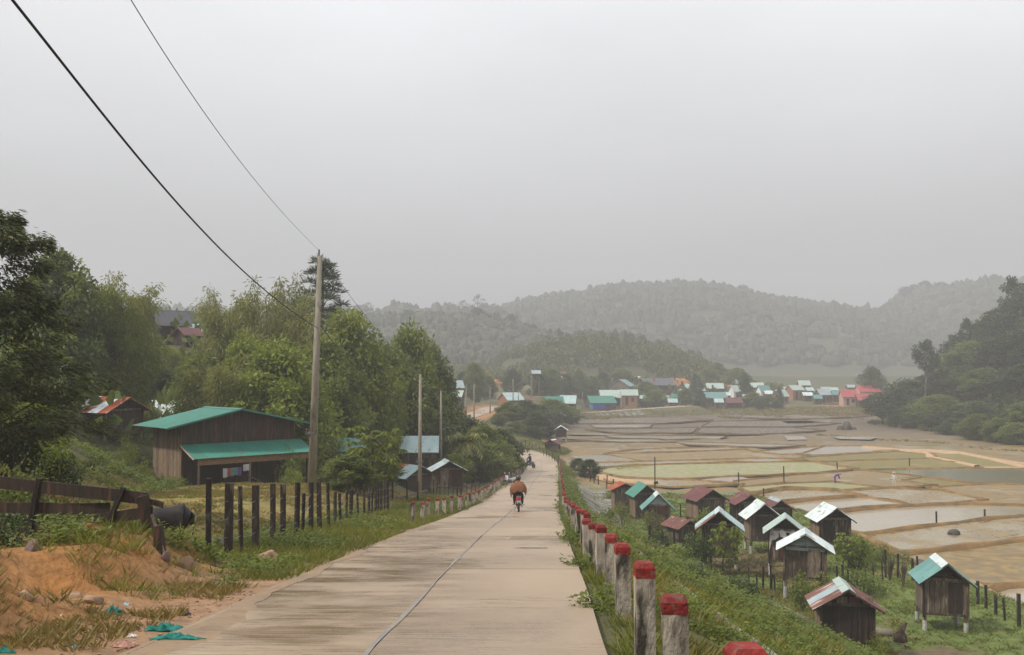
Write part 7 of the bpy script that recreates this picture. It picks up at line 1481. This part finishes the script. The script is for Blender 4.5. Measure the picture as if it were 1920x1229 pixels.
cover('undergrowth', 'weedy undergrowth on the left bank', weeds, 15000, (-34, -6.2, 12, 76), M['weed'], lambda x, y, z, s, e: inview(x, y) & (x < np.interp(y, [5, 15, 25, 45, 60, 76], [-6.2, -7.2, -11.3, -16, -20, -22])) & (nz(x, y, .4, 63) > -.02) & ((y > 19) | (x < -8.5)), .8, 1.8, 1.0, .012, 'weeds')
cover('dry_grass', 'tussocks in the dirt beside the litter', coarse, 1500, (-6.5, -3.6, 7.8, 13.5), M['grass_dry'], lambda x, y, z, s, e: (e > .2) & (nz(x, y, .8, 91) > .06), .30, .6, 1.0, .0)
cover('grass', 'grass on the verge beyond the bend', coarse, 6000, (-12, 12, 112, 175), M['grass'], lambda x, y, z, s, e: (e > .3) & (z > .25) & (s > -6), 1.0, 1.8)
cover('weeds', 'weeds along the left row of posts', weeds, 2600, (-5, 4, 44, 118), M['weed'], lambda x, y, z, s, e: (s < 0) & (e > .02) & (e < 1.6) & (nz(x, y, .3, 8) > -.1), 1.0, 2.0, 1, .004, 'weeds')
cover('weeds', 'weeds along the right row of posts', weeds, 3000, (1, 8, 20, 125), M['weed'], lambda x, y, z, s, e: (s > 0) & (e > .0) & (e < 1.2) & (nz(x, y, .35, 18) > -.02), .8, 1.7, 1, .006, 'weeds')
cover('grass', 'green grassy ridge across the brown fields', coarse, 7000, (40, 130, 125, 215), M['grass'], lambda x, y, z, s, e: (np.abs(y - np.interp(x, [48, 70, 78, 84, 92, 130], [208, 192, 172, 160, 150, 118])) < 3.0 + 2.5 * nz(x, y, .2)) & (x > 62), 1.2, 2.4)
cover('seedlings', 'thin rice seedlings standing in the green paddy', coarse, 5200, (14, 56, 118, 146), M['seedling'], lambda x, y, z, s, e: ((z < .5) & (np.abs(y - np.interp(x, [14, 50], [132, 133])) < 9.5) & (nz(x, y, .18, 4) > -.12)), .5, .9)
cover('reeds', 'scrubby grass along the far paddy edge', coarse, 7000, (10, 120, 262, 318), M['grass_dry'], lambda x, y, z, s, e: (z > .15) & (z < 1.8) & (e > .6), 1.6, 3.2)
def clod():
    q = np.array([(-1, -1, -1), (1, -1, -1), (1, 1, -1), (-1, 1, -1), (-1, -1, 1), (1, -1, 1), (1, 1, 1), (-1, 1, 1)], float) * .5; q = q * RNG.uniform(.55, 1.1, (8, 1)) * np.array([.042, .042, .02]); q[:, 2] += .008
    return np.concatenate([q[list(f)] for f in ((4, 5, 6, 7), (0, 1, 5, 4), (1, 2, 6, 5), (2, 3, 7, 6), (3, 0, 4, 7))])
cover('dirt_clods', 'loose orange clods and pebbles on the dirt shoulder', [clod() for _ in range(5)], 4200, (-8, -3.2, 7, 19), M['rock_tan'], lambda x, y, z, s, e: (e > .1) & (nz(x, y, .9, 55) > .0), .15, .9, 1, 0, 'dirt')
# far woods and hillside scrub: leaf masses standing on the hills
def blob(n, r, h, ln):
    u = rvec(n); u[:, 2] = np.abs(u[:, 2]); c = u * np.array([r, r, h]) * RNG.uniform(.55, 1, (n, 1)); return leaf_quads(c, u + rvec(n) * .6, rvec(n) + u, ln * RNG.uniform(.7, 1.3, n), ln * .7)
def dome(r, h, ns=7):      # a whole rounded tree crown seen from far away, lumpy
    rings = [(1.0, -.05), (.92, .45), (.55, .85), (.08, 1.0)]; P_ = np.array([[(r * q * math.cos(6.283 * k / ns) * RNG.uniform(.75, 1.2), r * q * math.sin(6.283 * k / ns) * RNG.uniform(.75, 1.2), h * t * RNG.uniform(.85, 1.15)) for k in range(ns)] for q, t in rings])
    return np.concatenate([np.stack([P_[i, k], P_[i, (k + 1) % ns], P_[i + 1, (k + 1) % ns], P_[i + 1, k]]) for i in range(3) for k in range(ns)])
blobs = [dome(1.9, 2.8), dome(2.6, 2.6), dome(1.2, 3.6), dome(1.6, 1.6), dome(1.0, 1.4)]
small = [blob(16, .9, 1.3, .8), blob(14, .7, 1.8, .8)]
cover('hill_scrub', 'scrub covering the green hill behind the village', small, 6000, (-60, 105, 335, 440), M['leaf_hill'], lambda x, y, z, s, e: (z > 4.5) & (nz(x, y, .06, 3) > -.12), .8, 1.9, 1, 0, 'scrub')
cover('far_woods', 'dark woods covering the middle ridge', blobs, 7500, (-200, 120, 440, 610), M['leaf_far'], lambda x, y, z, s, e: (z > 12) & (nz(x, y, .03, 3) > -.2), .6, 2.4, 1, 0, 'woods')
cover('far_woods', 'misty woods covering the far ridge', blobs, 11500, (-420, 560, 620, 1000), M['leaf_far'], lambda x, y, z, s, e: (z > 18) & (nz(x, y, .012, 7) > -.22), .7, 3.2, .8, 0, 'woods')
cover('forest_scrub', 'undergrowth filling the dark forest hill', small, 5500, (96, 230, 165, 360), M['leaf_forest'], lambda x, y, z, s, e: (z > 1.0) & (x > 97 + np.maximum(0, y - 240) * .45), .7, 1.8, 1, 0, 'woods')
cover('hill_scrub', 'undergrowth filling the left wood', small, 4200, (-75, -3, 60, 330), M['leaf_mid'], lambda x, y, z, s, e: (s < 0) & (e > 6) & (x < np.interp(y, [60, 80, 120, 150, 330], [-26, -22, -8, -16, -18])), .7, 1.7, 1, 0, 'scrub')
# ------------------------------------------------------------------ mist: even air round the whole place
hz = MB().box((110, 600, 75), (1560, 1640, 166)).build('haze', [])
hm = bpy.data.materials.new('haze'); hm.use_nodes = True; t = hm.node_tree; t.nodes.clear(); pv = t.nodes.new('ShaderNodeVolumePrincipled'); ou = t.nodes.new('ShaderNodeOutputMaterial')
pv.inputs['Color'].default_value = (.80, .81, .84, 1); pv.inputs['Density'].default_value = .00092; pv.inputs['Anisotropy'].default_value = .15; t.links.new(pv.outputs[0], ou.inputs['Volume'])
hz.data.materials.clear(); hz.data.materials.append(hm); tag(hz, kind='stuff')
